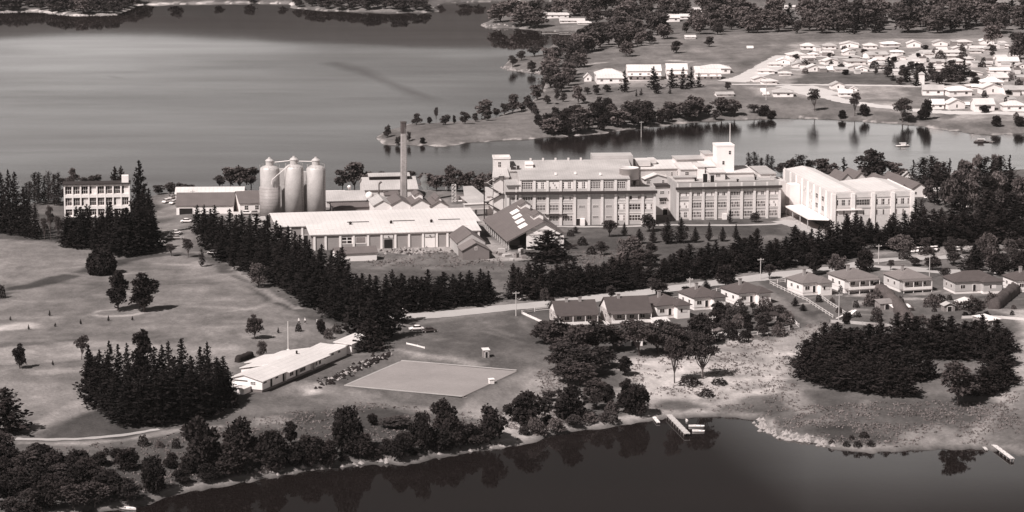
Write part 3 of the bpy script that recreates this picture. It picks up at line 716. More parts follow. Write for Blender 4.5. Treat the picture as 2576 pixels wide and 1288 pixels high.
    window(tw, 2.2, 19.3, 1.2, 2.1, 2, 2)
    b = MB(); b.box(-.4, 5.3, -6, -.01, -2, 16.6); b.build('annex', M['render_wall'], tw)
    b = MB(); b.slab([(-1,-6.6,16.62),(5.6,-6.6,16.62),(5.0,-.02,18.9),(-.3,-.02,18.9)], .3); b.build('annex_roof', M['pale_iron'], tw)
    # outside stair
    st = empty('fire_escape', Vector(t.location)+Matrix.Rotation(t.rotation_euler.z,3,'Z') @ Vector((-7,15,0)), t.rotation_euler.z, 'dark zigzag fire escape stair on the left end wall of the factory', 'stair')
    b = MB()
    for k in range(4):
        z = 3.5+k*3.3; s_ = 1 if k % 2 else -1
        b.slab([(3-2.8*s_,-3+k*.2,z),(3+2.8*s_,-3+k*.2,z+3.3),(3+2.8*s_,-1.4+k*.2,z+3.3),(3-2.8*s_,-1.4+k*.2,z)], .25)
        b.box(3+2.8*s_-1.0, 3+2.8*s_+1.0, -3.2, .2, z+3.25, z+3.4)
    b.build('flight', M['dark_trim'], st)
    b = MB()
    for k in range(4):
        z = 4.6+k*3.3; s_ = 1 if k % 2 else -1
        b.tube((3-2.8*s_,-3,z),(3+2.8*s_,-3,z+3.3),.08,n=5); b.box(3+2.8*s_-1, 3+2.8*s_+1, -3.25,-3.15, z+3.2, z+3.3)
    b.build('handrail', M['concrete'], st)
    lg = MB().box(-.12,.12,-.12,.12,0,17.5).mesh('post', M['dark_trim'])
    for x, y in ((-.6,-3.1),(6.6,-3.1),(-.6,.1),(6.6,.1)): link('post', lg, st, (x, y, -.5))
    return t, X
FL, FLX = factory_left()
def factory_right():
    t, W = site('factory_building', (1703,554), (1962,548), 'three storey factory block with eight pale brick bays, right of the recessed entrance', 'factory')
    k = W/259; X = lambda px: (px-1703)*k
    MB().box(0, W, 0, 40, -2, 12.3).build('wall', M['brick_pale'], t)
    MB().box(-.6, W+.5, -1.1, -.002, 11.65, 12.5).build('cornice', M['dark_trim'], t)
    b = MB(); parapet(b, 0, W, .02, 39.9, 12.302, 14.0, .3); b.build('parapet', M['concrete_dark'], t)
    b = MB(); b.box(.35, W-.35, .4, 9, 12.302, 12.9); b.build('roof_terrace', M['slate'], t)
    b = MB(); b.box(.35, W-.35, 9.01, 39.5, 12.302, 13.2); b.build('roof', M['pale_iron'], t)
    pl = [1704,1736,1768,1799.5,1831.6,1864.6,1896.7,1928.8,1960]
    pilasters(t, [X(p) for p in pl], .9, .5, -1, 11.64, 'concrete')
    m = MB().box(-.35,.35,-.12,.0,12.51,13.9).mesh('parapet_pier', M['concrete'])
    for p in pl: link('parapet_pier', m, t, (X(p), 0, 0))
    L3 = ['blind','mixed','blind','mixed','dark','dark','mixed','blind']; L2 = ['blind','dark','dark','mid','mid','mid','mid','blind']; L1 = ['mixed','mid','dark',None,'mid','mid','mid','mid']
    for i in range(8):
        cx = (X(pl[i])+X(pl[i+1]))/2; w = X(pl[i+1])-X(pl[i])-1.25
        for z, h, Ls, ny in ((8.95, 1.6, L3, 1), (4.5, 2.25, L2, 2), (.9, 2.25, L1, 2)):
            if Ls[i]: window(t, cx, z, w, h, 6, ny, look=Ls[i], bar=.14)
    for i in range(8):
        for z0, z1 in ((7.5,7.8),(4.0,4.3),(10.8,11.1),(.45,.7)): MB().box(X(pl[i])+.5, X(pl[i+1])-.5, -.14, -.003, z0, z1).build('floor_band', M['render_wall'], t)
    MB().box(X(1816), X(1827), -1.2, -.01, -1, 2.2).build('entry_box', M['white_paint'], t)
    # roof structures
    def pent(x0, x1, v, d, h, rise=.8, wall='render_wall', roof='white_iron', z0=13.2, wins=(), name='penthouse'):
        p = MB().box(X(x0), X(x1), v, v+d, z0, z0+h).build(name, M[wall], t)
        MB().slab([(X(x0)-.3,v-.5,z0+h+.05),(X(x1)+.3,v-.5,z0+h+.05),(X(x1)+.3,v+d+.2,z0+h+rise),(X(x0)-.3,v+d+.2,z0+h+rise)], .25).build('penthouse_roof', M[roof], p)
        for (xa, xb, za, zb, n) in wins: window(p, (X(xa)+X(xb))/2, z0+za, X(xb)-X(xa), zb-za, n, 2, y=v, look='dark')
    pent(1735,1776,18,12,3.6,.8,wins=((1746,1756,1.2,2.5,2),))
    pent(1777,1795,17,8,4.6,.3,wall='white_paint')
    door(t, X(1785), 8.95, 12.9, 1.7, 3.2); door(t, X(1803), 8.95, 12.9, 1.5, 2.6)
    pent(1799,1840,12,8,3.0,.5,wins=((1816,1828,1.2,2.3,3),))
    pent(1795,1826,21,9,4.0,.8)
    pent(1741,1812,31,8,5.6,.3,roof='pale_iron')
    pent(1812,1833,30,8,7.6,.2,roof='pale_iron')
    pent(1846,1925,20,14,1.6,.6,roof='white_iron')
    pent(1936,1975,16,18,1.5,.4,roof='pale_iron')
    pent(1710,1765,11,2.5,1.6,.1,roof='pale_iron',name='roof_duct')
    for x, v in ((1860,4),(1843,14),(1914,10),(1762,10)): MB().lathe([(.0,0),(.35,0),(.35,1.3),(.5,1.3),(.5,1.6),(0,1.75)], 10).build('vent', M['dark_trim'], t, (X(x), v, 12.9))
    # flag tower
    tw = empty('tower', Vector(t.location)+Matrix.Rotation(t.rotation_euler.z,3,'Z') @ Vector((X(1833),23,0)), t.rotation_euler.z, 'tall square white tower with a white flagpole at the right end of the factory', 'tower')
    MB().box(0, 6.9, 0, 7, 0, 24.4).build('wall', M['white_paint'], tw)
    b = MB(); parapet(b, -.12, 7.0, -.12, 7.1, 24.41, 25.1); b.build('parapet', M['white_paint'], tw)
    window(tw, 5.2, 21.3, 1.0, 1.5, 1, 2); window(tw, 2.7, 17.4, 1.0, 1.5, 1, 2)
    b = MB().tube((5.6,2,24.3),(5.6,2,32.8),.17,.12).lathe([(0,32.8),(.25,32.95),(0,33.1)],8,5.6,2); b.build('flagpole', M['white_paint'], tw)
    # recessed link with the entrance
    n, Wn = site('entrance_building', (1645,541), (1708,539), 'recessed pale entrance block in the shadow between the two factory blocks', 'building')
    MB().box(0, Wn, 0, 19, -2, 10.9).build('wall', M['render_wall'], n)
    MB().box(-.2, Wn-1, -.5, 19, 10.91, 11.3).build('roof', M['dark_trim'], n)
    kx = Wn/63
    window(n, 20*kx, 8.0, 1.7, 1.2, 3, 2); window(n, 40*kx, 8.0, 1.6, 1.1, 3, 2, look='mixed'); window(n, 22*kx, 4.1, 2.8, 2.0, 4, 2, look='mid'); window(n, 47*kx, 4.0, .9, 1.7, 1, 2)
    MB().box(12*kx, 32*kx, -.7, -.01, 6.4, 6.6).build('awning', M['dark_trim'], n); MB().box(42*kx, 53*kx, -.7, -.01, 6.4, 6.6).build('awning', M['dark_trim'], n)
    MB().box(38*kx, 41.5*kx, -.5, -.01, -1, 8.2).build('pilaster', M['concrete'], n)
    door(n, 28*kx, -.02, -.3, 1.8, 2.3); MB().box(22*kx, 34*kx, -1.8, -.03, 2.4, 2.6).build('canopy', M['concrete'], n)
    p = MB().gable_wall(-12*kx, 50*kx, 6, 15, 10.9, 13.2, 1.6, 'y', .45).build('penthouse', M['render_wall'], n)
    MB().gable_roof(-12*kx, 50*kx, 6, 15, 13.2, 1.6, 'y', .6, .2, .45).build('penthouse_roof', M['white_iron'], p)
    window(p, -4*kx, 11.2, 1.9, 1.5, 4, 2, y=6); window(p, 32*kx, 11.3, 1.0, 1.2, 2, 2, y=6)
    # upper block behind the link
    u, Wu = site('factory_building', (1598,531), (1727,528), 'upper white roofed factory block with three tall dark windows behind the recessed entrance', 'factory')
    MB().box(0, Wu, 0, 14, -2, 16.4).build('wall', M['brick_pale'], u); ku = Wu/129
    MB().slab([(-.2,-.5,16.45),(Wu+.3,-.5,16.45),(Wu+.3,14.2,17.7),(-.2,14.2,17.7)], .3).build('roof', M['white_iron'], u)
    for px in (106,112.5,119): window(u, px*ku, 12.6, .85, 2.6, 2, 3)
    window(u, 91*ku, 13.3, .9, 1.6, 2, 2)
    MB().box(100*ku, 128*ku, -1.0, -.01, 11.9, 12.2).build('floor_band', M['concrete'], u)
    b = MB(); b.box(2*ku, 40*ku, 2, 9, 17.0, 19.3).box(44*ku, 60*ku, 6, 12, 17.4, 19.0); b.build('penthouse', M['render_wall'], u)
factory_right()
def annexe_left():
    t, W = site('loading_house', (1226,541), (1281,540), 'pale concrete loading house with a lean-to roof against the left end of the factory', 'building', phi=R(6))
    MB().box(0, W, 0, 9, -2, 7.4).build('wall', M['render_wall'], t)
    MB().slab([(-.3,-.4,7.42),(W+.2,-.4,7.42),(W+.2,9.3,9.4),(-.3,9.3,9.4)], .25).build('roof', M['pale_iron'], t)
    MB().box(1.2, 2.0, -.02, 0, 0, 7).box(4.4,4.7,-.4,-.01,-1,7.2).build('pilaster', M['concrete'], t)
    door(t, W*.6, -.02, .6, 1.5, 2.4)
    MB().tube((5.4,-.25,6.6),(7.4,-.25,3.0),.12).build('pipe', M['dark_trim'], t)
    s, W = site('store_shed', (1181,527), (1228,525), 'low open shed with a pale sheet roof left of the loading house', 'shed')
    MB().box(0, W, .5, 7, -1, 2.4).build('wall', M['brick_dark'], s)
    MB().slab([(-.5,-.6,2.5),(W,-.6,2.5),(W-1,8.5,3.9),(-1.5,8.5,3.9)], .2).build('roof', M['pale_iron'], s)
    s, W = site('store_shed', (1172,512), (1226,509), 'broad patched sheet roof over a shed behind the conveyor gallery', 'shed')
    MB().box(0, W, .5, 12, -1, 1.6).build('wall', M['brick_dark'], s)
    MB().slab([(-.8,-.6,1.7),(W,-.6,1.7),(W+1.5,22,3.4),(6.4,22,3.4)], .2).build('roof', M['pale_iron'], s)
    g, W = site('conveyor_gallery', (1170,546), (1229,543), 'raised conveyor gallery linking the warehouse to the loading house over a dark gap', 'gallery')
    MB().box(0, W, 0, 2.2, 3.0, 4.6).build('deck', M['concrete_dark'], g)
    MB().box(-.2, W, -.2, 2.4, 4.61, 4.85).box(-.2,W,-.25,-.01,2.7,3.0).build('roof', M['render_wall'], g)
    lg = MB().box(-.15,.15,-.15,.15,-1,3).mesh('leg', M['dark_trim'])
    for x in (.8, W/2, W-.8): link('leg', lg, g, (x, .3, 0)); link('leg', lg, g, (x, 1.9, 0))
annexe_left()
def white_block():
    t, W = site('factory_building', (2093,583), (2296,577), 'large white three storey warehouse block with four window bays on the right of the factory', 'factory', phi=R(10.5))
    k = W/203; X = lambda px: (px-2093)*k
    xm = X(2172)
    b = MB(); b.box(0, xm, 0, 66, -2, 14.0).box(xm+.003, W, 0, 31, -2, 13.995); b.build('wall', M['render_wall'], t)
    b = MB(); b.box(0, W, -.02, .35, 14.002, 14.6); b.box(0, .35, .35, 66, 14.002, 14.5); b.build('parapet', M['concrete'], t)
    b = MB(); b.gable_wall(.4, xm, .4, 65.8, 14.0, 14.05, 1.1, 'y', .6)
    b.gable_wall(xm+.01, W, .4, 31, 14.0, 14.05, 1.1, 'y', .7); b.build('roof', M['white_iron'], t)
    b = MB(); b.box(W-.1, W+.15, .35, 31, 13.6, 14.4); b.build('gutter', M['white_paint'], t)
    pl = [2095.5,2144,2194.5,2244,2293.5]
    pilasters(t, [X(p) for p in pl], 1.5, .5, -1, 14.0, 'white_paint')
    for i, lk in enumerate(('mixed','dark','mixed','mixed')):
        cx = (X(pl[i])+X(pl[i+1]))/2; window(t, cx, 9.6, 5.2, 2.2, 8, 2, look=lk)
        window(t, cx, 5.8, 5.2, 2.1, 8, 1, look='blind')
    for i in range(4):
        for z0, z1 in ((8.3,9.0),(12.3,12.6)): MB().box(X(pl[i])+.8, X(pl[i+1])-.8, -.14, -.003, z0, z1).build('floor_band', M['brick_pale'], t)
    MB().box(X(2102), X(2166), -1.0, -.15, 7.9, 8.25).build('canopy', M['white_paint'], t)
    pm = MB().box(-.4, .0, -.6, .6, -1, 14.0).mesh('side_pilaster', M['white_paint'])
    for v in (.7,8,16,24,32,40,48,56,65): link('side_pilaster', pm, t, (0, v, 0))
    for v, z in ((12,9.5),(20,9.5),(28,9.5),(36,9.5),(12,5.9),(20,5.9),(28,5.9)): window(t, -.02, z, 3.0, 1.9, 4, 2, y=v, rz=-math.pi/2, look='blind' if v > 20 else 'mid')
    # loading dock canopy and stair tower on the left wall
    MB().slab([(-7.5,6,4.2),(-.42,2,4.3),(-.42,38,4.3),(-7.5,38,4.2)], .45).build('dock_canopy', M['white_paint'], t)
    MB().box(-1.0,-.41,3,37,.4,3.6).build('dock_shade', M['black'], t)  # black box put in for the dark underside of the canopy
    MB().box(-4.6,-.41,41,47,-1,11.5).build('stair_tower', M['white_paint'], t)
    lg = MB().box(-.15,.15,-.15,.15,-1,3.75).mesh('canopy_post', M['concrete_dark'])
    for v in (8,18,28,37): link('canopy_post', lg, t, (-7, v, 0))
    # link to the three storey block
    MB().box(-12, -4.62, 46, 56, -1, 12.3).build('bridge_wing', M['render_wall'], t)
    window(t, -9, 9.3, 4, 1.6, 6, 1, y=46); window(t, -9, 5.3, 4, 1.4, 6, 1, y=46)
white_block()
def gable_shed(name, A, B, label, cat, eave, rise, length, wall, roof, phi=None, axis='y', off=.5, group=None, wins=0, ov=.4):
    t, W = site(name, A, B, label, cat, group, phi)
    MB().gable_wall(0, W, 0, length, -2, eave, rise, axis, off).build('wall', M[wall], t)
    rf = MB().gable_roof(0, W, 0, length, eave, rise, axis, ov, .2, off).build('roof', M[roof], t)
    for i in range(wins): window(t, W*(i+.5)/wins, eave*.35, min(1.6, W/wins*.55), eave*.4, 2, 2)
    return t, W, rf
for i, (a, b, e) in enumerate((((2116,468),(2146,467),5.0),((2149,467),(2180,466),5.4),((2183,466),(2214,465),5.4))):
    gable_shed('store_shed', a, b, 'grey gabled shed behind the white block, %s of three in a row' % ('leftmost','middle one','rightmost')[i], 'shed', e-2.4, 2.4, 14, 'render_wall', 'slate', R(14), group='gabled sheds behind the white block')
gable_shed('store_shed', (2289,496), (2338,494), 'white walled long shed with a grey roof and small lean-to, right of the white block', 'shed', 2.9, 2.6, 34, 'white_paint', 'slate', R(14), wins=2)
gable_shed('store_shed', (2258,498), (2288,497), 'narrow grey roofed shed with a white gable between the white block and the long shed', 'shed', 3.2, 2.2, 34, 'white_paint', 'slate', R(14))
gable_shed('cottage', (2269,459), (2296,458), 'small pale roofed gabled cottage below the trees behind the long shed', 'cottage', 2.6, 1.8, 7, 'white_paint', 'pale_iron', R(10))
gable_shed('garage', (2338,492), (2372,491), 'low white lean-to garage at the right end of the long shed', 'garage', 1.8, .9, 6, 'white_paint', 'pale_iron', R(10), 'x')

# ------------------------------------------------------------------ warehouses
def warehouses():
    t, W = site('warehouse', (700,616), (1203,601), 'broad rear warehouse under a wide white sheet roof in front of the silos', 'warehouse')
    MB().gable_wall(0, W, 0, 28, -2, 6.7, 1.3, 'x', .8).build('wall', M['brick'], t)
    rf = MB().gable_roof(0, W, 0, 28, 6.7, 1.3, 'x', .6, .25, .8, .8).build('roof', M['white_iron'], t)
    k = W/503
    for px in (0, 0+27*1.0): pass
    pm = MB().box(-.35,.35,-.3,.0,-1,6.6).mesh('pilaster', M['white_paint'])
    for px in (2, 30, 60, 86): link('pilaster', pm, t, (px*k, 0, 0))
    door(t, 73*k, -.02, 0, 2.6, 3.2); MB().box(60*k, 86*k, -.12, -.003, 5.9, 6.4).build('lintel', M['white_paint'], t)
    for px in (250,365,480): MB().box(-4,4,-.06,.06,0,.25).build('roof_strip', M['dark_trim'], rf, (px*k-7, 2.0, 7.05))
    t, W = site('warehouse', (784,630), (1206,618), 'front warehouse with white pilasters, a dark doorway and a white sheet roof', 'warehouse')
    k = W/422; X = lambda px: (px-784)*k
    MB().box(0, W, 0, 13.0, -2, 5.7).build('wall', M['brick'], t)
    rf = MB().slab([(-.8,-.7,5.75),(W+.6,-.7,5.75),(W+.6,12.9,7.2),(-.8,12.9,7.2)], .25).build('roof', M['white_iron'], t)
    MB().box(W-.01, W+.12, .2, 12.6, -1, 5.6).build('end_wall', M['white_paint'], t)
    pl = [791,819,855.5,889,925,958.7,993.5,1028,1063,1098,1125,1160,1204]
    pilasters(t, [X(p) for p in pl], .75, .35, -1, 5.5, 'white_paint')
    MB().box(.1, W, -.22, -.003, 5.0, 5.55).build('lintel', M['white_paint'], t)
    for i in (2,3): window(t, (X(pl[i])+X(pl[i+1]))/2, 1.9, 4.0, 2.7, 1 if i == 3 else 2, 1 if i == 3 else 2, look='mid', bar=.3)
    door(t, (X(pl[5])+X(pl[6]))/2, -.03, 0, 3.2, 3.3)
    door(t, (X(pl[8])+X(pl[9]))/2, -.03, 0, 3.4, 3.4, 'white_paint')
    for i in (5,8):
        s = MB().box(-1.7,1.7,-.3,-.05,3.75,4.75).build('sign_board', M['render_wall'], t, ((X(pl[i])+X(pl[i+1]))/2, 0, 0))
        MB().lathe([(0,0),(.22,0),(.22,.2),(0,.3)],8).build('lamp', M['dark_trim'], s, (0,-.45,4.2))
    vm = MB().lathe([(0,0),(.45,0),(.45,.7),(.6,.7),(.3,1.1),(0,1.1)], 10).mesh('vent', M['dark_trim'])
    for px in (890.5, 993.5, 1096): link('vent', vm, rf, (X(px), 11.5, 7.0))
    sm = MB().box(-1.1,1.1,-.6,.6,0,.05).mesh('skylight', M['white_paint'])
    for px in range(805, 1190, 34): link('skylight', sm, rf, (X(px), 6.5, 6.53), 0)
warehouses()
def brick_hut():
    t, W = site('brick_hut', (1164,654), (1231,652), 'small dark brick hut with a two step gabled roof in front of the warehouse', 'hut', phi=R(10.5))
    MB().gable_wall(0, W, 0, 9, -2, 3.5, 2.5).build('front_wall', M['brick_dark'], t)
    MB().gable_wall(-.15, W+.15, 9.01, 27, -2, 4.6, 3.1).build('wall', M['brick_pale'], t)
    MB().gable_roof(0, W, 0, 9, 3.5, 2.5, 'y', .45).build('front_roof', M['tile_light'], t)
    MB().gable_roof(-.15, W+.15, 9.3, 27, 4.6, 3.1, 'y', .45).build('roof', M['slate'], t)
    window(t, W/2, 3.3, .9, 1.2, 1, 1, look='blind')
brick_hut()
def small_hut():
    t, W = site('site_hut', (846,658), (948,655), 'low white hut with a dark roof in front of the warehouse, half behind the pines', 'hut')
    MB().gable_wall(0, W, 0, 6, -1.5, 2.8, 1.6, 'x').build('wall', M['white_paint'], t)
    MB().gable_roof(0, W, 0, 6, 2.8, 1.6, 'x', .4).build('roof', M['slate'], t)
small_hut()
def skylight_shed():
    t, W = site('timber_shed', (1279,630), (1416,624), 'open sided storage shed with four bright skylights and a white gable front', 'shed', phi=R(10.5))
    L = 48; r = W*.63; zl, zr, za = 3.7, 5.8, 10.1
    def roofz(x): return zl+(za-zl)*x/r if x < r else za+(zr-za)*(x-r)/(W-r)
    b = MB(); x0 = 6.5
    b.add([(x0,0,-2),(W,0,-2),(W,0,zr-.1),(r,0,za-.1),(x0,0,roofz(x0)-.1),(x0,.4,-2),(W,.4,-2),(W,.4,zr-.1),(r,.4,za-.1),(x0,.4,roofz(x0)-.1)],
          [(0,1,2,3,4),(9,8,7,6,5),(0,5,6,1),(1,6,7,2),(2,7,8,3),(3,8,9,4),(4,9,5,0)])
    b.box(W-.4, W, .41, L, -2, zr-.15); b.box(6.5, W-.41, L-.4, L, -2, 5.5); b.build('wall', M['white_paint'], t)
    b = MB(); b.slab([(0,-.01,zl-.3),(x0,-.01,roofz(x0)-.3),(x0,.1,roofz(x0)-.3),(0,.1,zl-.3)], .5).build('barge_board', M['render_wall'], t)
    b = MB(); s1 = (za-zl)/r; s2 = (za-zr)/(W-r)
    b.slab([(-.8,-.8,zl-.8*s1),(r,-.8,za),(r,L+.5,za),(-.8,L+.5,zl-.8*s1)], .2)
    b.slab([(r,-.8,za+.002),(W+.7,-.8,zr-.7*s2),(W+.7,L+.5,zr-.7*s2),(r,L+.5,za+.002)], .2)
    rf = b.build('roof', M['slate'], t)
    for i in range(4):
        y = 32-i*8.6; xa, xb = r*(.58-.05*i), r*(.80-.05*i)
        MB().slab([(xa,y,zl+xa*s1+.1),(xb,y,zl+xb*s1+.1),(xb,y+5.6,zl+xb*s1+.1),(xa,y+5.6,zl+xa*s1+.1)], .08).build('skylight', M['white_paint'], rf)
    for y in (9, 34):
        MB().gable_wall(r-1.7, r+1.7, y, y+7, za-1.4, za+.8, 1.0).build('ridge_vent', M['white_paint'], rf)
        MB().gable_roof(r-1.7, r+1.7, y, y+7, za+.8, 1.0, 'y', .6).build('vent_roof', M['slate'], rf)
    for i in range(12): MB().box(-.2,.2,-.2,.2,-1,3.3).build('post', M['timber_pale'], t, (.1, .5+i*(L-1)/11, 0))
    MB().box(2,6,10,46,-.5,2.0).build('stacked_crates', M['timber'], t)
    MB().box(8.0,14.5,-.1,-.01,6.9,7.15).box(7.2,W-.3,-.12,-.01,5.2,5.45).build('gable_trim', M['concrete_dark'], t)
    # goods lying around its open end
    for i, (x, y, l, w, h) in enumerate(((1262,634,2.4,1.6,1.3),(1258,642,1.6,1.2,.9),(1275,645,3.0,1.8,.8),(1299,648,1.4,1.2,1.5),(1310,640,2.2,1.0,2.1),(1246,638,2.6,1.4,.8),(1287,655,2.4,1.3,.6),(1318,650,1.8,1.5,1.0))):
        b = MB()
        for q in range(3): b.box(-l/2, l/2, -w/2, w/2, h*q/3+.04, h*(q+1)/3-.03)
        for q in (-.4, 0, .4): b.box(l*q-.06, l*q+.06, -w/2-.04, w/2+.04, 0, h+.03)
        o = b.build('pallet_stack', M['timber'] if i % 2 else M['timber_pale'], None, G(x, y), R(10+i*13))
        tag(o, ['long low pallet stack','small pale crate pile','wide flat board pile','square stack of boxes','tall narrow stack of boxes','outermost low stack of boards','flat pile of boards','squat crate pile'][i] + [' beside the posts of the skylight shed',' on the yard left of the skylight shed',' on the yard in front of the skylight shed',' under the open eave of the skylight shed',' at the dark doorway of the skylight shed',' near the brick hut corner',' nearest the dark cedar',' at the foot of the white gable'][i], 'stack', 'goods stacked round the skylight shed')
skylight_shed()
# ------------------------------------------------------------------ silos, chimney, boiler house, workshops
def silos():
    spec = [((680,551), 53, 425, 'left silo with a darker riveted lower sleeve and a pipe running up to its cap'),
            ((741,550), 48, 422, 'middle silo of bright steel with pipes on both sides of its cap'),
            ((796,549), 48, 424, 'right silo of smooth pale steel beside the workshop roofs')]
    tops = []
    for i, (B, wpx, ytop, lab) in enumerate(spec):
        p = G(*B); s = pxm(p); r = wpx/s/2; h = (B[1]-ytop)/s/cP
        t = empty('silo', p, 0, lab, 'silo', 'steel silos')
        if i == 0:
            MB().lathe([(0,-1),(r,-1),(r,h*.64),(r-.18,h*.64),(0,h*.64)], 40).build('lower_sleeve', M['steel_seam'], t)
            MB().lathe([(r-.35,h*.64),(r-.35,h-.2),(r-.6,h+.5),(1.6,h+1.3),(1.6,h+1.3),(0,h+1.3)], 40, sm=True).build('shell', M['steel'], t)
        else:
            MB().lathe([(0,-1),(r,-1),(r,h-.2),(r-.4,h+.4),(1.6,h+1.3),(0,h+1.3)], 40, sm=True).build('shell', M['steel'], t)
        b = MB().lathe([(1.45,h+1.0),(1.45,h+2.9),(1.65,h+2.9),(1.65,h+3.1),(1.1,h+3.6),(.5,h+3.9),(.5,h+4.3),(0,h+4.4)], 20, sm=False)
        b.build('cap', M['steel'], t)
        b = MB()
        for z in (h+.9,): 
            for k in range(0, 16):
                if i == 0 and k % 2: continue
                a0, a1 = 2*math.pi*k/16, 2*math.pi*(k+1)/16
                b.tube(((r-.3)*math.cos(a0),(r-.3)*math.sin(a0),z+.6),((r-.3)*math.cos(a1),(r-.3)*math.sin(a1),z+.6),.03,n=4)
                b.tube(((r-.3)*math.cos(a0),(r-.3)*math.sin(a0),z-.9),((r-.3)*math.cos(a0),(r-.3)*math.sin(a0),z+.6),.05,n=4)
        b.build('railing', M['steel'], t)
        b = MB(); x = r*.86; y = -r*.55
        b.box(x-.05,x+.05,y-.05,y+.05,0,h); b.box(x+.4,x+.5,y-.05,y+.05,0,h)
        for k in range(int(h/.6)): b.box(x,x+.45,y-.04,y+.04,k*.6,k*.6+.08)
        b.build('ladder', M['dark_trim'], t)
        tops.append(Vector(p)+Vector((0,0,h+2.6)))
    for a, b_, lab in ((tops[0], tops[1], 'sloping steel pipe between the caps of the left and middle silos'), (tops[1], tops[2], 'level steel pipe between the caps of the middle and right silos')):
        o = MB().tube(a+Vector((1.5,0,-.2)), b_+Vector((-1.5,0,0)), .16).build('pipe', M['white_paint']); tag(o, lab, 'pipe')
    o = MB().tube(tops[1]+Vector((-1.6,-2.2,-1.3)), tops[0]+Vector((1.2,-3.9,-6.2)), .13).tube(tops[0]+Vector((1.2,-3.9,-6.2)), tops[0]+Vector((1.0,-3.95,-8)), .10).build('pipe', M['white_paint'])
    tag(o, 'pipe slanting down from the middle silo to the face of the left silo', 'pipe')
    MB_ = MB(); bx = G(709, 548)
    o = MB().box(-1.6,1.6,0,3,-1,17.6).build('lift_shaft', M['concrete_dark'], None, G(711,541)); tag(o, 'narrow dark lift shaft standing between the left and middle silos', 'shaft')
    o = MB().box(-1.1,1.1,0,3,-1,16.5).build('lift_shaft', M['concrete_dark'], None, G(769,541)); tag(o, 'narrow dark shaft standing between the middle and right silos', 'shaft')
silos()
def chimney():
    p = G(1016, 513); s = pxm(p); h = (513-308)/s/cP
    t = empty('chimney', p, R(10), 'tall square tapering brick chimney with a sooty top rising over the workshops', 'chimney')
    a, b = 1.36, 1.02; z1 = h*.86
    def sq(r, z): return [(-r,-r,z),(r,-r,z),(r,r,z),(-r,r,z)]
    def shaft(r0, z0, r1, z1_, r2=None, z2=None):
        m = MB(); c = .28
        def ring(r, z): return [(-r+c*r,-r,z),(r-c*r,-r,z),(r,-r+c*r,z),(r,r-c*r,z),(r-c*r,r,z),(-r+c*r,r,z),(-r,r-c*r,z),(-r,-r+c*r,z)]
        n = 14; vs = []
        for i in range(n+1): vs += ring(r0+(r1-r0)*i/n, z0+(z1_-z0)*i/n)
        fs = [(i*8+k, i*8+(k+1)%8, (i+1)*8+(k+1)%8, (i+1)*8+k) for i in range(n) for k in range(8)] + [tuple(range(7,-1,-1)), tuple(n*8+k for k in range(8))]
        return m.add(vs, fs)
    shaft(a, -1, b, z1).build('shaft', M['chimney_brick'], t)
    shaft(b+.02, z1+.002, b+.02, h-.3).build('sooty_top', M['soot'], t)
    shaft(b+.16, h-.298, b+.16, h+.1).build('cap', M['soot'], t)
    b_ = MB(); [b_.box(-1.6, 1.6, -1.6, 1.6, z, z+.12) for z in ()]
    lm = MB(); lm.box(-.3,-.24,-.1,0,0,h-2); lm.box(.24,.3,-.1,0,0,h-2); [lm.box(-.24,.24,-.08,-.02,.4+k*.8,.48+k*.8) for k in range(int(h/.8)-3)]
    lm.build('ladder', M['concrete_dark'], t, (.7,-1.52,0))
chimney()
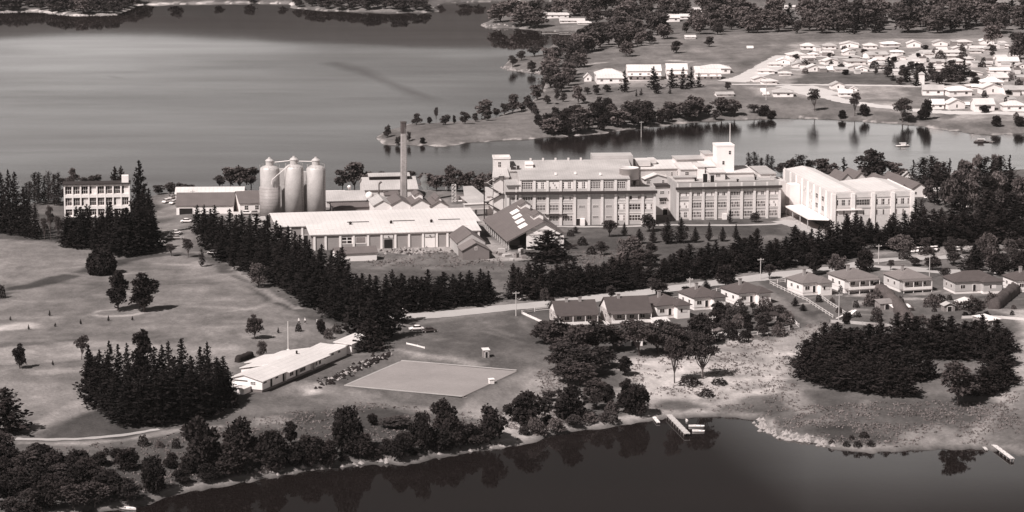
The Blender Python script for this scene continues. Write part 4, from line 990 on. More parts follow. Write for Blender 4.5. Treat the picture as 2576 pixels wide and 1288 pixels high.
def boiler():
    t, W = site('boiler_house', (918,501), (1050,498), 'grey boiler house with a raised ridge monitor behind the chimney', 'building')
    MB().gable_wall(0, W, 0, 19, -2, 3.9, 3.4, 'x').build('wall', M['render_wall'], t)
    MB().gable_roof(0, W, 0, 19, 3.9, 3.4, 'x', .6).build('roof', M['pale_iron'], t)
    m = MB().box(W*.12, W*.88, 7, 12, 5.6, 8.2).build('ridge_monitor', M['dark_trim'], t)
    MB().gable_roof(W*.12, W*.88, 7, 12, 8.2, .7, 'x', .7).build('monitor_roof', M['pale_iron'], m)
    MB().box(W*.35, W*.62, -5, -.01, -1, 2.2).build('annex', M['brick_pale'], t)
    MB().slab([(W*.34,-5.3,2.3),(W*.63,-5.3,2.3),(W*.63,-.02,3.4),(W*.34,-.02,3.4)], .2).build('annex_roof', M['slate'], t)
    MB().lathe([(0,0),(1.6,0),(1.6,2.2),(1.1,3.1),(0,3.5)], 16, 1.5, -3).build('round_tank', M['white_paint'], t)
    MB().tube((5.2,-4,0),(5.2,-4,6.6),.25).tube((5.2,-4,6.6),(6.2,-4,7.4),.4).tube((4.2,-4,0),(5.2,-4,5),.15).build('blower_pipe', M['rust'], t)
    gable_shed('workshop', (822,522), (920,519), 'long low workshop with a grey roof and white ventilator right of the silos', 'workshop', 2.6, 2.6, 15, 'render_wall', 'pale_iron', axis='x', wins=4)
    o = MB().lathe([(0,0),(.6,0),(.6,.7),(.9,.9),(.5,1.5),(0,1.7)], 12).build('ventilator', M['white_paint'], None, G(879,512)+Vector((0,0,5.6))); tag(o, 'round white ventilator on the ridge of the long low workshop', 'ventilator')
    gable_shed('workshop', (838,536), (933,533), 'low dark roofed outbuilding just behind the rear warehouse roof', 'workshop', 2.2, 1.0, 9, 'brick_dark', 'slate', axis='x')
    gable_shed('workshop', (820,512), (868,511), 'plain white roofed store half hidden behind the right silo', 'store', 3.2, 1.2, 9, 'white_paint', 'white_iron', axis='x')
    G4 = [((941,547),(987,546),503,'pale_iron','pale roofed gabled workshop, leftmost of four below the chimney'),
          ((985,547),(1033,546),501,'slate','dark roofed gabled workshop directly in front of the chimney'),
          ((1035,547),(1082,546),501,'slate','dark gabled workshop with a tall white roof lantern right of the chimney'),
          ((1084,547),(1128,546),505,'slate','dark gabled workshop with a small lantern, rightmost of four')]
    for i, (a, b, ya, rf, lab) in enumerate(G4):
        s = pxm(G(*a)); za = (a[1]-ya)/s; t, W, r_ = gable_shed('workshop', a, b, lab, 'workshop', za-1.9, 1.9, 15, 'white_paint', rf, R(10), group='gabled workshops')
        if i >= 2:
            q = 1.5 if i == 2 else 1.0; y = 5 if i == 2 else 2
            MB().gable_wall(W/2-q, W/2+q, y, 13, za-1, za+(.9 if i == 2 else .4), .9).build('lantern', M['white_paint'], t)
            MB().gable_roof(W/2-q, W/2+q, y, 13, za+(.9 if i == 2 else .4), .9, 'y', .4).build('lantern_roof', M['slate'], t)
    t = empty('lattice_tower', G(1142,508), 0, 'short steel lattice tower on the dark yard right of the workshops', 'tower')
    b = MB(); h = 6.9; r = .75
    for x in (-r, r):
        for y in (-r, r): b.box(x-.09, x+.09, y-.09, y+.09, -.5, h)
    for k in range(5):
        z0, z1 = h*k/5, h*(k+1)/5
        for y in (-r, r): b.tube((-r,y,z0),(r,y,z1),.07,n=4); b.tube((-r,y,z1),(r,y,z1),.07,n=4)
        for x in (-r, r): b.tube((x,-r,z0),(x,r,z1),.07,n=4)
    b.build('frame', M['concrete'], t)
    MB().tube((0,0,.3),(7,1,.3),.3).build('pipe_bridge', M['white_paint'], t)
boiler()
# ------------------------------------------------------------------ left group: office block and stores
def office():
    t, W = site('office_block', (162,549), (327,543), 'white three storey office block with eight window bays above the dark pines', 'office', phi=R(7))
    h = 13.0
    MB().box(.3, W-.3, .5, 7, -2, h-.3).build('wall', M['white_paint'], t)
    b = MB(); n = 8
    for i in range(n+1): x = .0+(W-.5)*i/n; b.box(x, x+.5, -.1, .498, -2, h-.4)
    for z in (0,3.35,4.0,7.75,8.4,12.2):
        b.box(.02, W-.02, -.06, .497, z, z+.62)
    b.build('frame', M['white_paint'], t)
    MB().box(-.4, W+.4, -.5, 7.4, h-.35, h+.05).build('roof', M['dark_trim'], t)
    for i in range(n):
        cx = .25+(W-.5)*(i+.5)/n
        for j, z in enumerate((1.0, 4.7, 9.1)):
            window(t, cx, z, (W-.5)/n-.6, 2.9, 3, 2, y=.5, look=['dark','mixed','dark','mid'][(i+j*3) % 4], bar=.1)
    MB().box(W-3.0, W-.4, 1.5, 5, h+.051, h+2.6).build('penthouse', M['white_paint'], t)
    gable_shed('store', (442,509), (612,505), 'long white roofed store behind the grey roofed shed', 'store', 3.4, 1.6, 14, 'white_paint', 'white_iron', axis='x', wins=6)
    t, W, r = gable_shed('store', (444,541), (587,537), 'long grey roofed shed with a white front wall, right of the office block', 'shed', 3.7, 3.4, 20, 'white_paint', 'slate', axis='x')
    door(t, 3.6, -.02, 0, 5.0, 2.6)
    t, W, r = gable_shed('store', (604,539), (657,537), 'white walled house with a steep grey roof beside the left silo', 'house', 4.3, 3.2, 18, 'white_paint', 'slate', axis='x')
    window(t, W*.3, 1.6, 1.5, 1.7, 2, 2); window(t, W*.8, 1.6, 1.5, 1.7, 2, 2)
    t, W = site('yard_wall', (587,541), (624,540), 'low white wall in front of the white walled house', 'wall')
    MB().box(0, W, 0, .4, -.5, 1.2).build('wall_body', M['white_paint'], t)
    t, W, r = gable_shed('store', (640,570), (668,569), 'small pale lean-to roof at the left end of the rear warehouse', 'lean-to', 2.4, .8, 7, 'render_wall', 'pale_iron', axis='x')
office()
# ------------------------------------------------------------------ clubhouse
def clubhouse():
    a, b = G(660,988), G(820,920); phi = math.atan2(b.y-a.y, b.x-a.x) - math.pi/2; L = math.hypot(b.x-a.x, b.y-a.y)
    t = empty('clubhouse', a, phi, 'long low white clubhouse with a wide white roof beside the bowling green', 'clubhouse')
    w = 10.4; zb, ze, r = .75, 3.35, 1.35
    MB().box(-w+.15, -.15, .15, L-.1, -1.5, zb).build('base', M['brick_dark'], t)
    MB().gable_wall(-w, 0, 0, L, zb+.002, ze, r, 'y', .45).build('wall', M['white_paint'], t)
    b = MB().gable_roof(-w, 0, 0, 14, ze, r, 'y', .5, .18, .45); b.build('roof', M['white_iron'], t)
    b = MB(); b.slab([(-w*.55,14.1,ze+r+.1),(1.3,14.1,ze-.2),(1.3,L+.6,ze-.2),(-w*.55,L+.6,ze+r+.1)], .2)
    b.slab([(-w-4.4,14.1,ze-.25),(-w*.55,14.1,ze+r+.104),(-w*.55,L+.6,ze+r+.104),(-w-4.4,L+.6,ze-.25)], .2)
    r2 = b.build('roof', M['white_iron'], t)
    MB().box(-w-4.0, -w-.002, 14.5, L, -1, ze-.3).build('rear_wing', M['white_paint'], t)
    b = MB().slab([(-w-8.2,24,ze-1.0),(-w-3.9,24,ze-.35),(-w-3.9,L-3,ze-.35),(-w-8.2,L-3,ze-1.0)], .18); b.build('rear_roof', M['white_iron'], t)
    MB().box(-w-7.6, -w-4.02, 24.4, L-3.5, -1, ze-1.25).build('rear_wing', M['white_paint'], t)
    MB().lathe([(0,0),(.28,0),(.28,.7),(.4,.75),(0,1.0)], 8).build('vent', M['dark_trim'], r2, (-w*.5, 31, ze+r))
    # long wall, in its own shade: windows, doors, buttresses
    for y, ww, z, h in ((1.6,2.0,2.3,.8),(8.6,1.8,2.3,.8),(17.6,2.2,1.3,2.0),(24,4.4,1.2,2.1),(33,1.4,1.2,2.1),(35.3,1.4,1.2,2.1),(38.6,1.3,2.1,.8)):
        window(t, .0, z, ww, h, max(1, int(ww/1.1)), 1, y=y, rz=math.pi/2, look='dark', frame='render_wall')
    for y in (5.2, 12.6, 20.6, 30.6): door(t, .02, y, zb, 1.2, 2.2, 'black', math.pi/2)
    for y in (13.6, 21.6, 29.6, 31.8): MB().box(.0, .5, y-.15, y+.15, zb, ze-.35).build('buttress', M['render_wall'], t)
    # gable end
    window(t, -2.9, 2.0, 1.6, .9, 3, 2)
    MB().box(-w+.6, -4.6, -.07, -.003, 2.75, 3.05).build('louvre', M['dark_trim'], t)
    MB().gable_wall(-7.6, -3.6, -4.2, -.01, -1.5, 1.6, .35).build('porch', M['white_paint'], t)
    MB().gable_roof(-7.6, -3.6, -4.2, -.2, 1.6, .35, 'y', .2, .12).build('porch_roof', M['white_iron'], t)
    door(t, -6.4, -4.22, -1.0, 1.4, 2.2, 'white_paint')
    # connecting wing and end block
    MB().box(-8.2, -1.0, L+.01, L+15.5, -1.2, 3.0).build('connecting_wing', M['white_paint'], t)
    MB().slab([(-8.8,L+.62,3.1),(-.2,L+.62,3.02),(-.2,L+14,3.02),(-8.8,L+14,3.5)], .2).build('roof', M['white_iron'], t)
    for y in (3.2, 6.2, 10.5): window(t, -.98, 1.7, 1.5, .8, 2, 1, y=L+y, rz=math.pi/2, frame='render_wall')
    MB().box(-5.4, -.4, L+17.6, L+31, -1.2, 3.1).build('end_block', M['white_paint'], t)
    MB().slab([(-6.2,L+17.0,3.4),(0,L+17.0,3.12),(0,L+31.6,3.12),(-6.2,L+31.6,3.4)], .2).build('roof', M['white_iron'], t)
    MB().box(-5.6,-1.2,L+15.55,L+17.5,2.7,2.85).build('breezeway_roof', M['white_iron'], t)
    p = G(725, 880); o = empty('flagpole', p, 0, 'tall bare white flagpole behind the clubhouse roof', 'flagpole')
    MB().tube((0,0,-.3),(0,0,8.4),.13,.07).lathe([(0,8.4),(.14,8.5),(0,8.62)],8).build('pole', M['white_paint'], o); MB().lathe([(.5,-.3),(.5,.15),(.2,.25),(0,.25)],10).build('foot', M['concrete'], o)
clubhouse()
def green():
    C = [G(868,970), G(1010,907), G(1300,934), G(1163,1001)]
    n = 40; A = np.array([[tuple(C[0].lerp(C[3], u).lerp(C[1].lerp(C[2], u), v))[:2] for u in np.linspace(0,1,n)] for v in np.linspace(0,1,n)])
    X, Y = A[...,0], A[...,1]; Z = HB(X.ravel(), Y.ravel()).reshape(X.shape)+.09
    o = mesh_grid('bowling_green', X, Y, Z, M['lawn']); o['kind'] = 'structure'
    t = empty('green_surround', C[0], 0, 'thin pale plinth board and ditch framing the square bowling green', 'kerb')
    for i, (p, q, m_) in enumerate(((C[0],C[1],'track_pale'),(C[1],C[2],'track_pale'),(C[3],C[2],'timber'),(C[0],C[3],'track_pale'))):
        d = q-p; l = d.length; b = MB()
        if i == 2: b.box(0, l, -.3, .0, 0, .45); b.box(0, l, -1.1, -.301, .02, .06)
        else: b.box(0, l, -.35, .35, 0, .14)
        mts = [M[m_]]
        b.build('edge_board', mts, t, p-C[0], math.atan2(d.y, d.x))
    e = empty('score_box', G(1236,965), R(20), 'small white scoring box on the right edge of the bowling green', 'box')
    MB().box(-.7,.7,-.5,.5,0,1.3).build('box', M['white_paint'], e); MB().slab([(-.85,-.65,1.32),(.85,-.65,1.32),(.85,.65,1.5),(-.85,.65,1.5)],.08).build('lid', M['white_paint'], e)
    h = empty('privy_hut', G(1222,898), R(15), 'tiny dark upright timber hut on the grass above the bowling green', 'hut')
    MB().box(-.9,.9,-.9,.9,-.3,2.2).build('wall', M['timber'], h); MB().slab([(-1.1,-1.1,2.25),(1.1,-1.1,2.25),(1.1,1.1,2.6),(-1.1,1.1,2.6)],.1).build('roof', M['concrete'], h); door(h, 0, -.92, -.2, .8, 1.9)
    # rockery bank left of the green
    rr = random.Random(3); b = MB()
    W = [G(812,968), G(860,945), G(905,925), G(950,903), G(983,890)]
    c0 = W[0]
    for i in range(260):
        s = rr.random()*3.999; k = int(s); p = W[k].lerp(W[k+1], s-k); wdt = 2.2*(1-s/6)
        x, y = p.x+rr.gauss(0,wdt*.6), p.y+rr.gauss(0,wdt*.9); z = H(x,y); q = rr.uniform(.25,.8)
        v = []
        for a in range(6): an = a*math.pi/3+rr.random()*.6; v.append((x-c0.x+q*math.cos(an)*rr.uniform(.6,1.2), y-c0.y+q*math.sin(an)*rr.uniform(.6,1.2), z-c0.z+rr.uniform(0,q*.5)))
        v += [(x-c0.x, y-c0.y, z-c0.z+q*rr.uniform(.7,1.3)), (x-c0.x, y-c0.y, z-c0.z-.3)]
        b.mi = 0 if rr.random() < .16 else 1
        b.add(v, [(a, (a+1)%6, 6) for a in range(6)] + [((a+1)%6, a, 7) for a in range(6)])
    o = b.build('rockery', [M['rock'], M['bush_leaf']], None, c0); tag(o, 'long straggling rockery bank with dark plants left of the bowling green', 'rockery')
green()
# ------------------------------------------------------------------ houses by the road
def chimney_part(p, x, y, z, h=1.6, w=.9): 
    b = MB().box(x-w/2, x+w/2, y-w*.4, y+w*.4, z-1.5, z+h); b.mi = 1; b.box(x-w*.62, x+w*.62, y-w*.5, y+w*.5, z+h+.001, z+h+.2); return b.build('chimney', [M['brick'], M['brick_dark']], p)
def house(A, w, d, phi, label, wall='white_paint', roof='tile', wh=3.3, rh=2.5, base=1.0, style='hip', chim=1, ext=True, verandah=False, base_m='white_paint', group='houses along the road'):
    t = empty('house', G(*A), R(phi), label, 'house', group)
    t.location.z += base
    MB().box(.1, w-.1, .1, d-.1, -base-2, 0).build('base', M[base_m], t)
    MB().box(0, w, 0, d, .002, wh).build('wall', M[wall], t)
    if style == 'hip': rf = MB().hip_roof(0, w, 0, d, wh, rh, .45).build('roof', M[roof], t)
    elif style == 'gablex': MB().gable_wall(0, w, 0, d, .003, wh, rh, 'x').build('wall', M[wall], t); rf = MB().gable_roof(0, w, 0, d, wh, rh, 'x', .7).build('roof', M[roof], t)
    else: MB().gable_wall(0, w, 0, d, .003, wh, rh, 'y').build('wall', M[wall], t); rf = MB().gable_roof(0, w, 0, d, wh, rh, 'y', .45).build('roof', M[roof], t)
    for i in range(chim): chimney_part(rf, w*(.32+.33*i), d*.45, wh+rh*.75)
    if ext:    # front room standing forward under its own hip
        ew = w*.42
        MB().box(w-ew, w-.01, -2.2, -.01, -base-1.5, -.0).build('base', M[base_m], t)
        MB().box(w-ew, w-.01, -2.2, -.01, .002, wh).build('front_room', M[wall], t)
        MB().hip_roof(w-ew, w, -2.2, 4, wh+.005, rh*.62, .6).build('front_roof', M[roof], t)
        window(t, w-ew/2, .9, 2.4, 1.3, 3, 1, y=-2.2, look='mixed')
        window(t, (w-ew)*.3, .9, 1.7, 1.3, 2, 1); door(t, (w-ew)*.75, -.02, 0, 1.0, 2.1)
    elif verandah:
        MB().slab([(.3,-2.6,wh-.4),(w-.3,-2.6,wh-.4),(w-.3,-.02,wh),(.3,-.02,wh)], .12).build('verandah_roof', M[roof], t)
        for x in (.5, w*.36, w*.66, w-.5): MB().box(x-.09,x+.09,-2.5,-2.32,-base-.5,wh-.5).build('post', M['white_paint'], t)
        MB().box(.4,w-.4,-2.55,-2.45,.0,.9).build('balustrade', M['white_paint'], t)
        MB().box(.3,w-.3,-2.6,-.02,-.3,-.05).build('deck', M['timber'], t)
        for x in (.25,.55,.8): window(t, w*x, .9, 1.6, 1.3, 2, 1, look='dark')
    else:
        for x in (.22,.72): window(t, w*x, .9, 1.9, 1.3, 2, 1, look='mixed')
        door(t, w*.48, -.02, 0, 1.0, 2.1)
    for y in (.3,.7): window(t, 0, .9, 1.4, 1.2, 2, 1, y=d*y, rz=-math.pi/2, look='mid')
    window(t, w, .9, 1.4, 1.2, 2, 1, y=d*.5, rz=math.pi/2, look='mid')
    return t
house((1400,818), 13, 10, 12, 'leftmost house of the roadside row, low dark tiled roof half hidden behind the gum trees', style='gablex', wall='white_paint', ext=False, verandah=True, base=.4, rh=3.0, chim=2)
house((1531,815), 13.5, 11, 12, 'second house of the roadside row, with a big plain dark roof and verandah', style='gablex', wall='white_paint', rh=3.6, ext=False, verandah=True, base=.6)
house((1652,803), 10.5, 11.5, 24, 'third house of the roadside row, white with a long left side wall', base=1.0)
house((1746,781), 10, 11.5, 22, 'fourth house of the roadside row, white under a dark hipped roof, nearest the bush garden', base=.9)
house((1858,770), 10.5, 12, 24, 'fifth house of the roadside row, white with a dark porch, left of the lane', base=.9)
house((2019,744), 9.5, 11, 22, 'white house just right of the lane with a child\'s slide in its garden', base=.9, roof='tile_light')
house((2124,738), 12, 12, 20, 'raised white house with a pale hipped roof and shaded side posts', base=1.5, roof='tile_light', rh=2.4, ext=False, verandah=True)
house((2262,735), 11, 12, 18, 'pale walled house with a mid grey roof right of the tall clipped hedge', base=1.0, wall='render_wall', roof='tile_light', ext=False, verandah=True, chim=1)
house((2402,740), 15.5, 10, 14, 'wide dark roofed house with a timbered white front gable near the right edge', base=.8, wall='brick_pale', style='hip', rh=2.6, chim=0)
house((2556,736), 11, 10, 16, 'dark roofed house cut off by the right edge of the picture', base=.8, roof='tile')
def shed(A, w, d, phi, label, wall='timber', roof='concrete_dark', h=2.1, r=.7, style='lean', open_=False, cat='shed', name='garden_shed', group=None):
    t = empty(name, G(*A), R(phi), label, cat, group)
    MB().box(0, w, 0, d, -.6, h).build('wall', M[wall], t)
    if style == 'lean': MB().slab([(-.2,-.25,h+.03),(w+.2,-.25,h+.03),(w+.2,d+.2,h+r),(-.2,d+.2,h+r)], .1).build('roof', M[roof], t)
    else:
        MB().gable_wall(.0, w, 0, d, h-.1, h, r, 'x' if style == 'gx' else 'y').build('gable', M[wall], t)
        MB().gable_roof(0, w, 0, d, h, r, 'x' if style == 'gx' else 'y', .25, .1).build('roof', M[roof], t)
    door(t, w*.5, -.02, 0, min(1.6, w*.4), h*.82)
    return t
shed((2214,780), 5, 4, 18, 'black walled garden shed with a pale roof behind the raised white house', 'timber', 'track', 2.0, .8)
shed((2246,784), 6.0, 4.5, 8, 'flat bright white roofed shed in the garden left of the clipped hedge', 'brick_dark', 'white_paint', 1.3, .25)
shed((2375,784), 3.6, 3, 12, 'small dark gabled shed right of the clipped hedge', 'timber', 'concrete_dark', 1.9, .8, 'gy')
shed((2416,778), 6.5, 5, 12, 'white gabled garden shed behind the pale walled house', 'white_paint', 'white_iron', 1.9, 1.0, 'gy')
shed((2187,838), 5.5, 4, 8, 'low dark shed with a pale gable at the back fence corner', 'timber', 'track', 1.8, .5)
shed((1941,808), 4.6, 3.6, 14, 'dark slatted garden shed in the bushy garden left of the lane', 'timber', 'dark_trim', 2.0, .6, 'gx')
shed((1797,851), 4.0, 3.2, 10, 'small dark shed with a white front at the back fence of the bushy gardens', 'white_paint', 'slate', 1.9, .9, 'gy')
shed((1572,871), 5.4, 4.2, 8, 'grey roofed shed with a white wall under the umbrella shaped gum tree', 'white_paint', 'slate', 1.9, .7, 'lean')
shed((1645,807+15), 5, 4, 12, 'small white shed below the third house', 'white_paint', 'white_iron', 1.6, .6)
shed((2487,818), 5, 7, 35, 'long white roofed fowl shed running away towards the road at the right', 'timber', 'white_paint', 1.4, .5)
# clipped hedges
def hedge(pts, w, h, label, mt='hedge_leaf'):
    W = [G(*p) for p in pts]; c0 = W[0]; b = MB(); rr = random.Random(len(label)); P = resample([tuple(p)[:2] for p in W], .8); n = 9; vs = []; m_ = len(P)
    for i, p in enumerate(P):
        a = P[max(i-1,0)]; q = P[min(i+1,m_-1)]; dx, dy = q[0]-a[0], q[1]-a[1]; l = math.hypot(dx,dy) or 1; z = H(*p)
        e = .75 if i in (0, m_-1) else 1
        for k in range(n):
            t_ = math.pi*k/(n-1); r_ = 1+rr.uniform(-.13,.13)
            ox = -math.cos(t_)*w/2*r_*e; oz = (math.sin(t_)**.5 if 0 < k < n-1 else 0)*h*r_*e
            vs.append((p[0]-dy/l*ox*-1-c0.x, p[1]+dx/l*ox*-1-c0.y, z+oz-c0.z-(.3 if k in (0,n-1) else 0)))
    b.add(vs, [(i*n+k, i*n+k+1, (i+1)*n+k+1, (i+1)*n+k) for i in range(m_-1) for k in range(n-1)] + [tuple(range(n-1,-1,-1)), tuple((m_-1)*n+k for k in range(n))], True)
    o = b.build('hedge', M[mt], None, c0); return tag(o, label, 'hedge')
hedge([(2194,722),(2225,745),(2255,772),(2275,800),(2290,822)][:5], 4.2, 3.0, 'tall rounded clipped hedge running down between the gardens')
hedge([(2500,778),(2520,760),(2550,735),(2585,715)], 4.0, 3.0, 'broad clipped hedge slanting up to the right edge')
hedge([(595,912),(615,905),(634,897)], 2.0, 1.8, 'short dark hedge on the grass behind the clubhouse', 'bush_leaf')
# ------------------------------------------------------------------ fences
def fence(pts, label, h=1.1, solid=False, mt='white_paint', step=3.0, group='white garden fences'):
    W = [tuple(G(*p))[:2] for p in pts]; P = resample(W, step); c0 = G(*pts[0])
    t = empty('fence', c0, 0, label, 'fence', group)
    pm = MB().box(-.1,.1,-.1,.1,-.4,h+.1).mesh('post', M[mt])
    for p in P[:90]: link('post', pm, t, (p[0]-c0.x, p[1]-c0.y, H(*p)-c0.z))
    b = MB()
    for p, q in zip(P, P[1:]):
        zp, zq = H(*p)-c0.z, H(*q)-c0.z; dx, dy = q[0]-p[0], q[1]-p[1]; l = math.hypot(dx,dy) or 1; nx, ny = -dy/l*.04, dx/l*.04
        for z0, z1 in (((.05,h),) if solid else ((.25,.42),(h-.25,h-.05))):
            b.add([(p[0]-c0.x+s*nx, p[1]-c0.y+s*ny, zp+z) for s in (-1,1) for z in (z0,z1)] + [(q[0]-c0.x+s*nx, q[1]-c0.y+s*ny, zq+z) for s in (-1,1) for z in (z0,z1)],
                  [(0,1,3,2),(4,6,7,5),(0,4,5,1),(2,3,7,6),(1,5,7,3),(0,2,6,4)])
    b.build('rail' if not solid else 'palings', M[mt], t); return t
fence([(1313,790),(1345,784),(1385,780)], 'white rail fence along the road in front of the leftmost roadside house')
fence([(1313,790),(1335,800),(1362,812)], 'white fence running down the left side of the leftmost roadside house', solid=True, h=.8)
fence([(1690,755),(1720,750),(1750,744)], 'short white fence in front of the fourth roadside house')
fence([(1785,738),(1820,730),(1865,722)], 'white rail fence in front of the fifth roadside house')
fence([(1937,714),(1975,710),(1992,706)], 'white rail fence at the road corner right of the lane')
fence([(1937,714),(1965,728),(2000,745),(2030,758),(2060,778),(2095,800)], 'long fence down the right side of the lane', mt='render_wall')
fence([(2068,752),(2090,768),(2120,788),(2140,800)], 'second fence parallel to the lane beside the slide garden', mt='render_wall')
fence([(1835,851),(1880,846),(1930,840),(1985,830),(2010,825)], 'paling fence along the back of the bushy gardens', mt='concrete', solid=False, h=1.3)
fence([(2010,825),(1998,812),(1985,796)], 'broken white fence at the bottom of the lane', mt='white_paint')
fence([(2110,720),(2150,714),(2185,712)], 'white rail fence in front of the raised house')
fence([(2400,722),(2450,722),(2475,724)], 'white fence in front of the wide dark roofed house')
fence([(2420,802),(2470,800),(2520,802),(2590,808)], 'pale fence along the back of the right hand gardens', mt='render_wall', solid=True, h=.9)
fence([(2090,812),(2140,815),(2200,820),(2290,828)], 'grey fence along the back of the middle gardens', mt='track_pale', h=1.0, solid=True)
fence([(1495,800),(1530,820),(1560,835)], 'pale side fence below the second roadside house', mt='render_wall', solid=True, h=.8)
fence([(1023,866),(1050,872),(1068,877)], 'short low white barrier on the grass at the end of the pine belt', mt='white_paint', solid=True, h=.5, group=None)
# ------------------------------------------------------------------ the new suburb and other far buildings
def far_house(A, wpx, hpx, label, roof='white_iron', style='hip', phi=None, rng=random.Random(9), group='far white houses', two=False, name='house', rpx=None, wall='white_paint', deep=None):
    p = G(*A); s = pxm(p); w = wpx/s; h = hpx/s
    if phi is None: phi = rng.uniform(-8, 14)
    d = deep or w*rng.uniform(.65,.85); wh = h*.55 if not two else h*.72; rh = max(.8, h*.45 - d/2*.16)
    if rpx: rh = rpx/s
    t = empty(name, p-Vector((w/2,0,0)), R(phi), label, 'house', group)
    MB().box(0, w, 0, d, -1.5, wh).build('wall', M[wall], t)
    if style == 'hip': MB().hip_roof(0, w, 0, d, wh, rh, .6).build('roof', M[roof], t)
    elif style == 'gy':
        MB().gable_wall(.01, w-.01, .01, d, wh-.3, wh, rh).build('gable', M[wall], t); MB().gable_roof(0, w, 0, d, wh, rh, 'y', .5).build('roof', M[roof], t)
    else: MB().gable_wall(.01, w-.01, .01, d, wh-.3, wh, rh, 'x').build('gable', M[wall], t); MB().gable_roof(0, w, 0, d, wh, rh, 'x', .5).build('roof', M[roof], t)
    n = max(2, int(w/4))
    if style == 'gy': window(t, w/2, wh*.25, .9, wh*.55, 1, 1)
    else:
        for i in range(n): window(t, w*(i+.5)/n, wh*.35, 1.5, wh*.38, 1, 1, look='dark' if i % 2 else 'mid')
    if two: 
        for i in range(n+1): window(t, w*(i+.5)/(n+1), wh*.12, 1.3, wh*.24, 1, 1)
        MB().box(-.2, w+.2, -1.6, -.01, wh*.48, wh*.56).build('balcony', M['white_paint'], t)
    return t
Zx = lambda x: 1857.7 + x*.2788
ROWS = [('along the top edge of the far estate', [(628,448,118,62,'h'),(826,445,112,58,'h'),(1000,432,165,60,'g'),(1195,442,112,56,'h'),(1385,425,150,52,'h'),(1583,428,120,66,'g'),(1825,415,125,58,'g'),(2045,405,130,48,'h'),(2245,402,128,60,'g')]),
        ('in the second street of the far estate', [(535,532,150,66,'h'),(795,500,115,40,'x'),(1002,500,108,60,'g'),(1270,530,190,66,'x'),(1430,492,110,46,'h'),(1900,500,210,50,'x'),(2165,455,150,44,'x'),(680,510,80,36,'h'),(1720,500,70,30,'h')]),
        ('in the third street of the far estate', [(405,578,120,58,'g'),(585,585,105,48,'x'),(845,585,125,62,'g'),(1070,585,170,60,'h'),(1255,592,115,62,'g'),(1795,585,120,52,'x'),(1975,585,130,60,'h'),(2110,592,100,44,'x'),(2435,600,190,88,'x')]),
        ('above the square paddock of the far estate', [(690,645,130,66,'g'),(825,645,50,44,'x'),(930,645,110,40,'x'),(1115,645,100,50,'g'),(250,665,150,52,'h'),(1590,722,110,40,'x'),(1770,650,200,52,'x'),(1975,650,110,48,'h'),(2360,665,180,58,'x')]),
        ('by the drive at the suburb\'s left end', [(200,740,120,54,'g'),(290,762,130,52,'h'),(225,835,40,36,'x'),(250,862,50,30,'x'),(405,875,180,76,'h')]),
        ('around the bend in the suburb road', [(900,806,120,70,'g'),(930,835,70,34,'x'),(965,872,120,66,'x'),(1040,820,60,40,'g')]),
        ('in the lower right street of the suburb', [(1755,860,190,96,'x'),(2010,872,210,96,'h'),(2300,850,200,100,'g'),(2500,855,190,80,'x'),(2290,790,190,90,'h'),(2360,740,170,70,'x'),(2150,800,90,40,'x')]),
        ('in the bottom row facing the inlet', [(1790,985,130,90,'x'),(1975,988,160,98,'g'),(2225,1005,180,116,'x'),(2330,1010,20,10,'x') ,(2490,1005,200,96,'h'),(2050,960,60,40,'x')])]
rh_ = random.Random(4)
for where, L_ in ROWS:
    L_ = [q for q in sorted(L_) if q[2] > 30]
    for i, (x, y, w, h, st) in enumerate(L_):
        style = {'h':'hip','g':'gy','x':'gx'}[st]; rf = rh_.choice(['white_iron','white_iron','white_paint','render_wall','pale_iron','concrete_dark'])
        desc = {'hip':'hipped','gy':'front gabled','gx':'long roofed'}[style]
        size = 'small' if w < 90 else ('wide' if w > 160 else 'white')
        far_house((Zx(x), y*.2788), w*.2788, h*.2788*1.05, '%s %s house, %s %s' % (size, desc, nth(i, len(L_)), where), rf, style, phi=rh_.uniform(-6, 16))
# the large houses by the point
for (x, y, w, h, st, two, lab) in ((1532,205,66,34,'hip',False,'big white hipped house at the left end of the point road'),(1537,210,70,26,'gx',False,'long low white wing in front of the big hipped house'),
        (1621,203,84,36,'gx',True,'two storey white house with balcony, second from the left on the point road'),(1703,198,52,34,'gx',True,'two storey white house behind the dark pines, third on the point road'),
        (1802,186,70,26,'hip',False,'wide white house at the right end of the point road'),(1782,200,64,24,'gx',True,'lower white house beside the right end of the point road'),(1479,205,18,22,'gy',False,'tiny white boathouse left of the point road houses'),(1757,178,20,12,'gx',False,'small white outhouse between the point road houses'),
        (1398,46,66,16,'gx',False,'long white waterside building on the far wooded point'),(1440,58,62,12,'gx',False,'lower white annex beside the long building on the far point'),(1470,62,34,9,'gx',False,'small white hut at the foot of the far point building'),
        (1690,55,40,20,'gx',False,'white building in a clearing of the far woods'),(1724,48,26,14,'gx',False,'small white building right of the far clearing'),(1737,98,26,10,'gx',False,'white hut at the edge of the far woods'),(1887,123,14,7,'gx',False,'tiny white hut below the far woods'),
        (1760,30,46,12,'gx',False,'pale flat building on the rise behind the far clearing'),(2246,26,18,12,'gy',False,'lone white farmhouse above the far tree belt'),(1905,45,40,10,'gx',False,'pale sheds at the left end of the far tree belt'),(1990,22,30,9,'gx',False,'pale farm building among the far paddocks')):
    far_house((x,y), w, h, lab, 'white_iron', st, phi=2, two=two, group=None)
far_house((1825,243), 44, 12, 'pale half built house frame on the headland slope', 'pale_iron', 'gx', group=None, phi=8)
t = empty('marker_tower', G(2318,213), 0, 'slim white tower beside the dark hedge in the suburb paddock', 'tower')
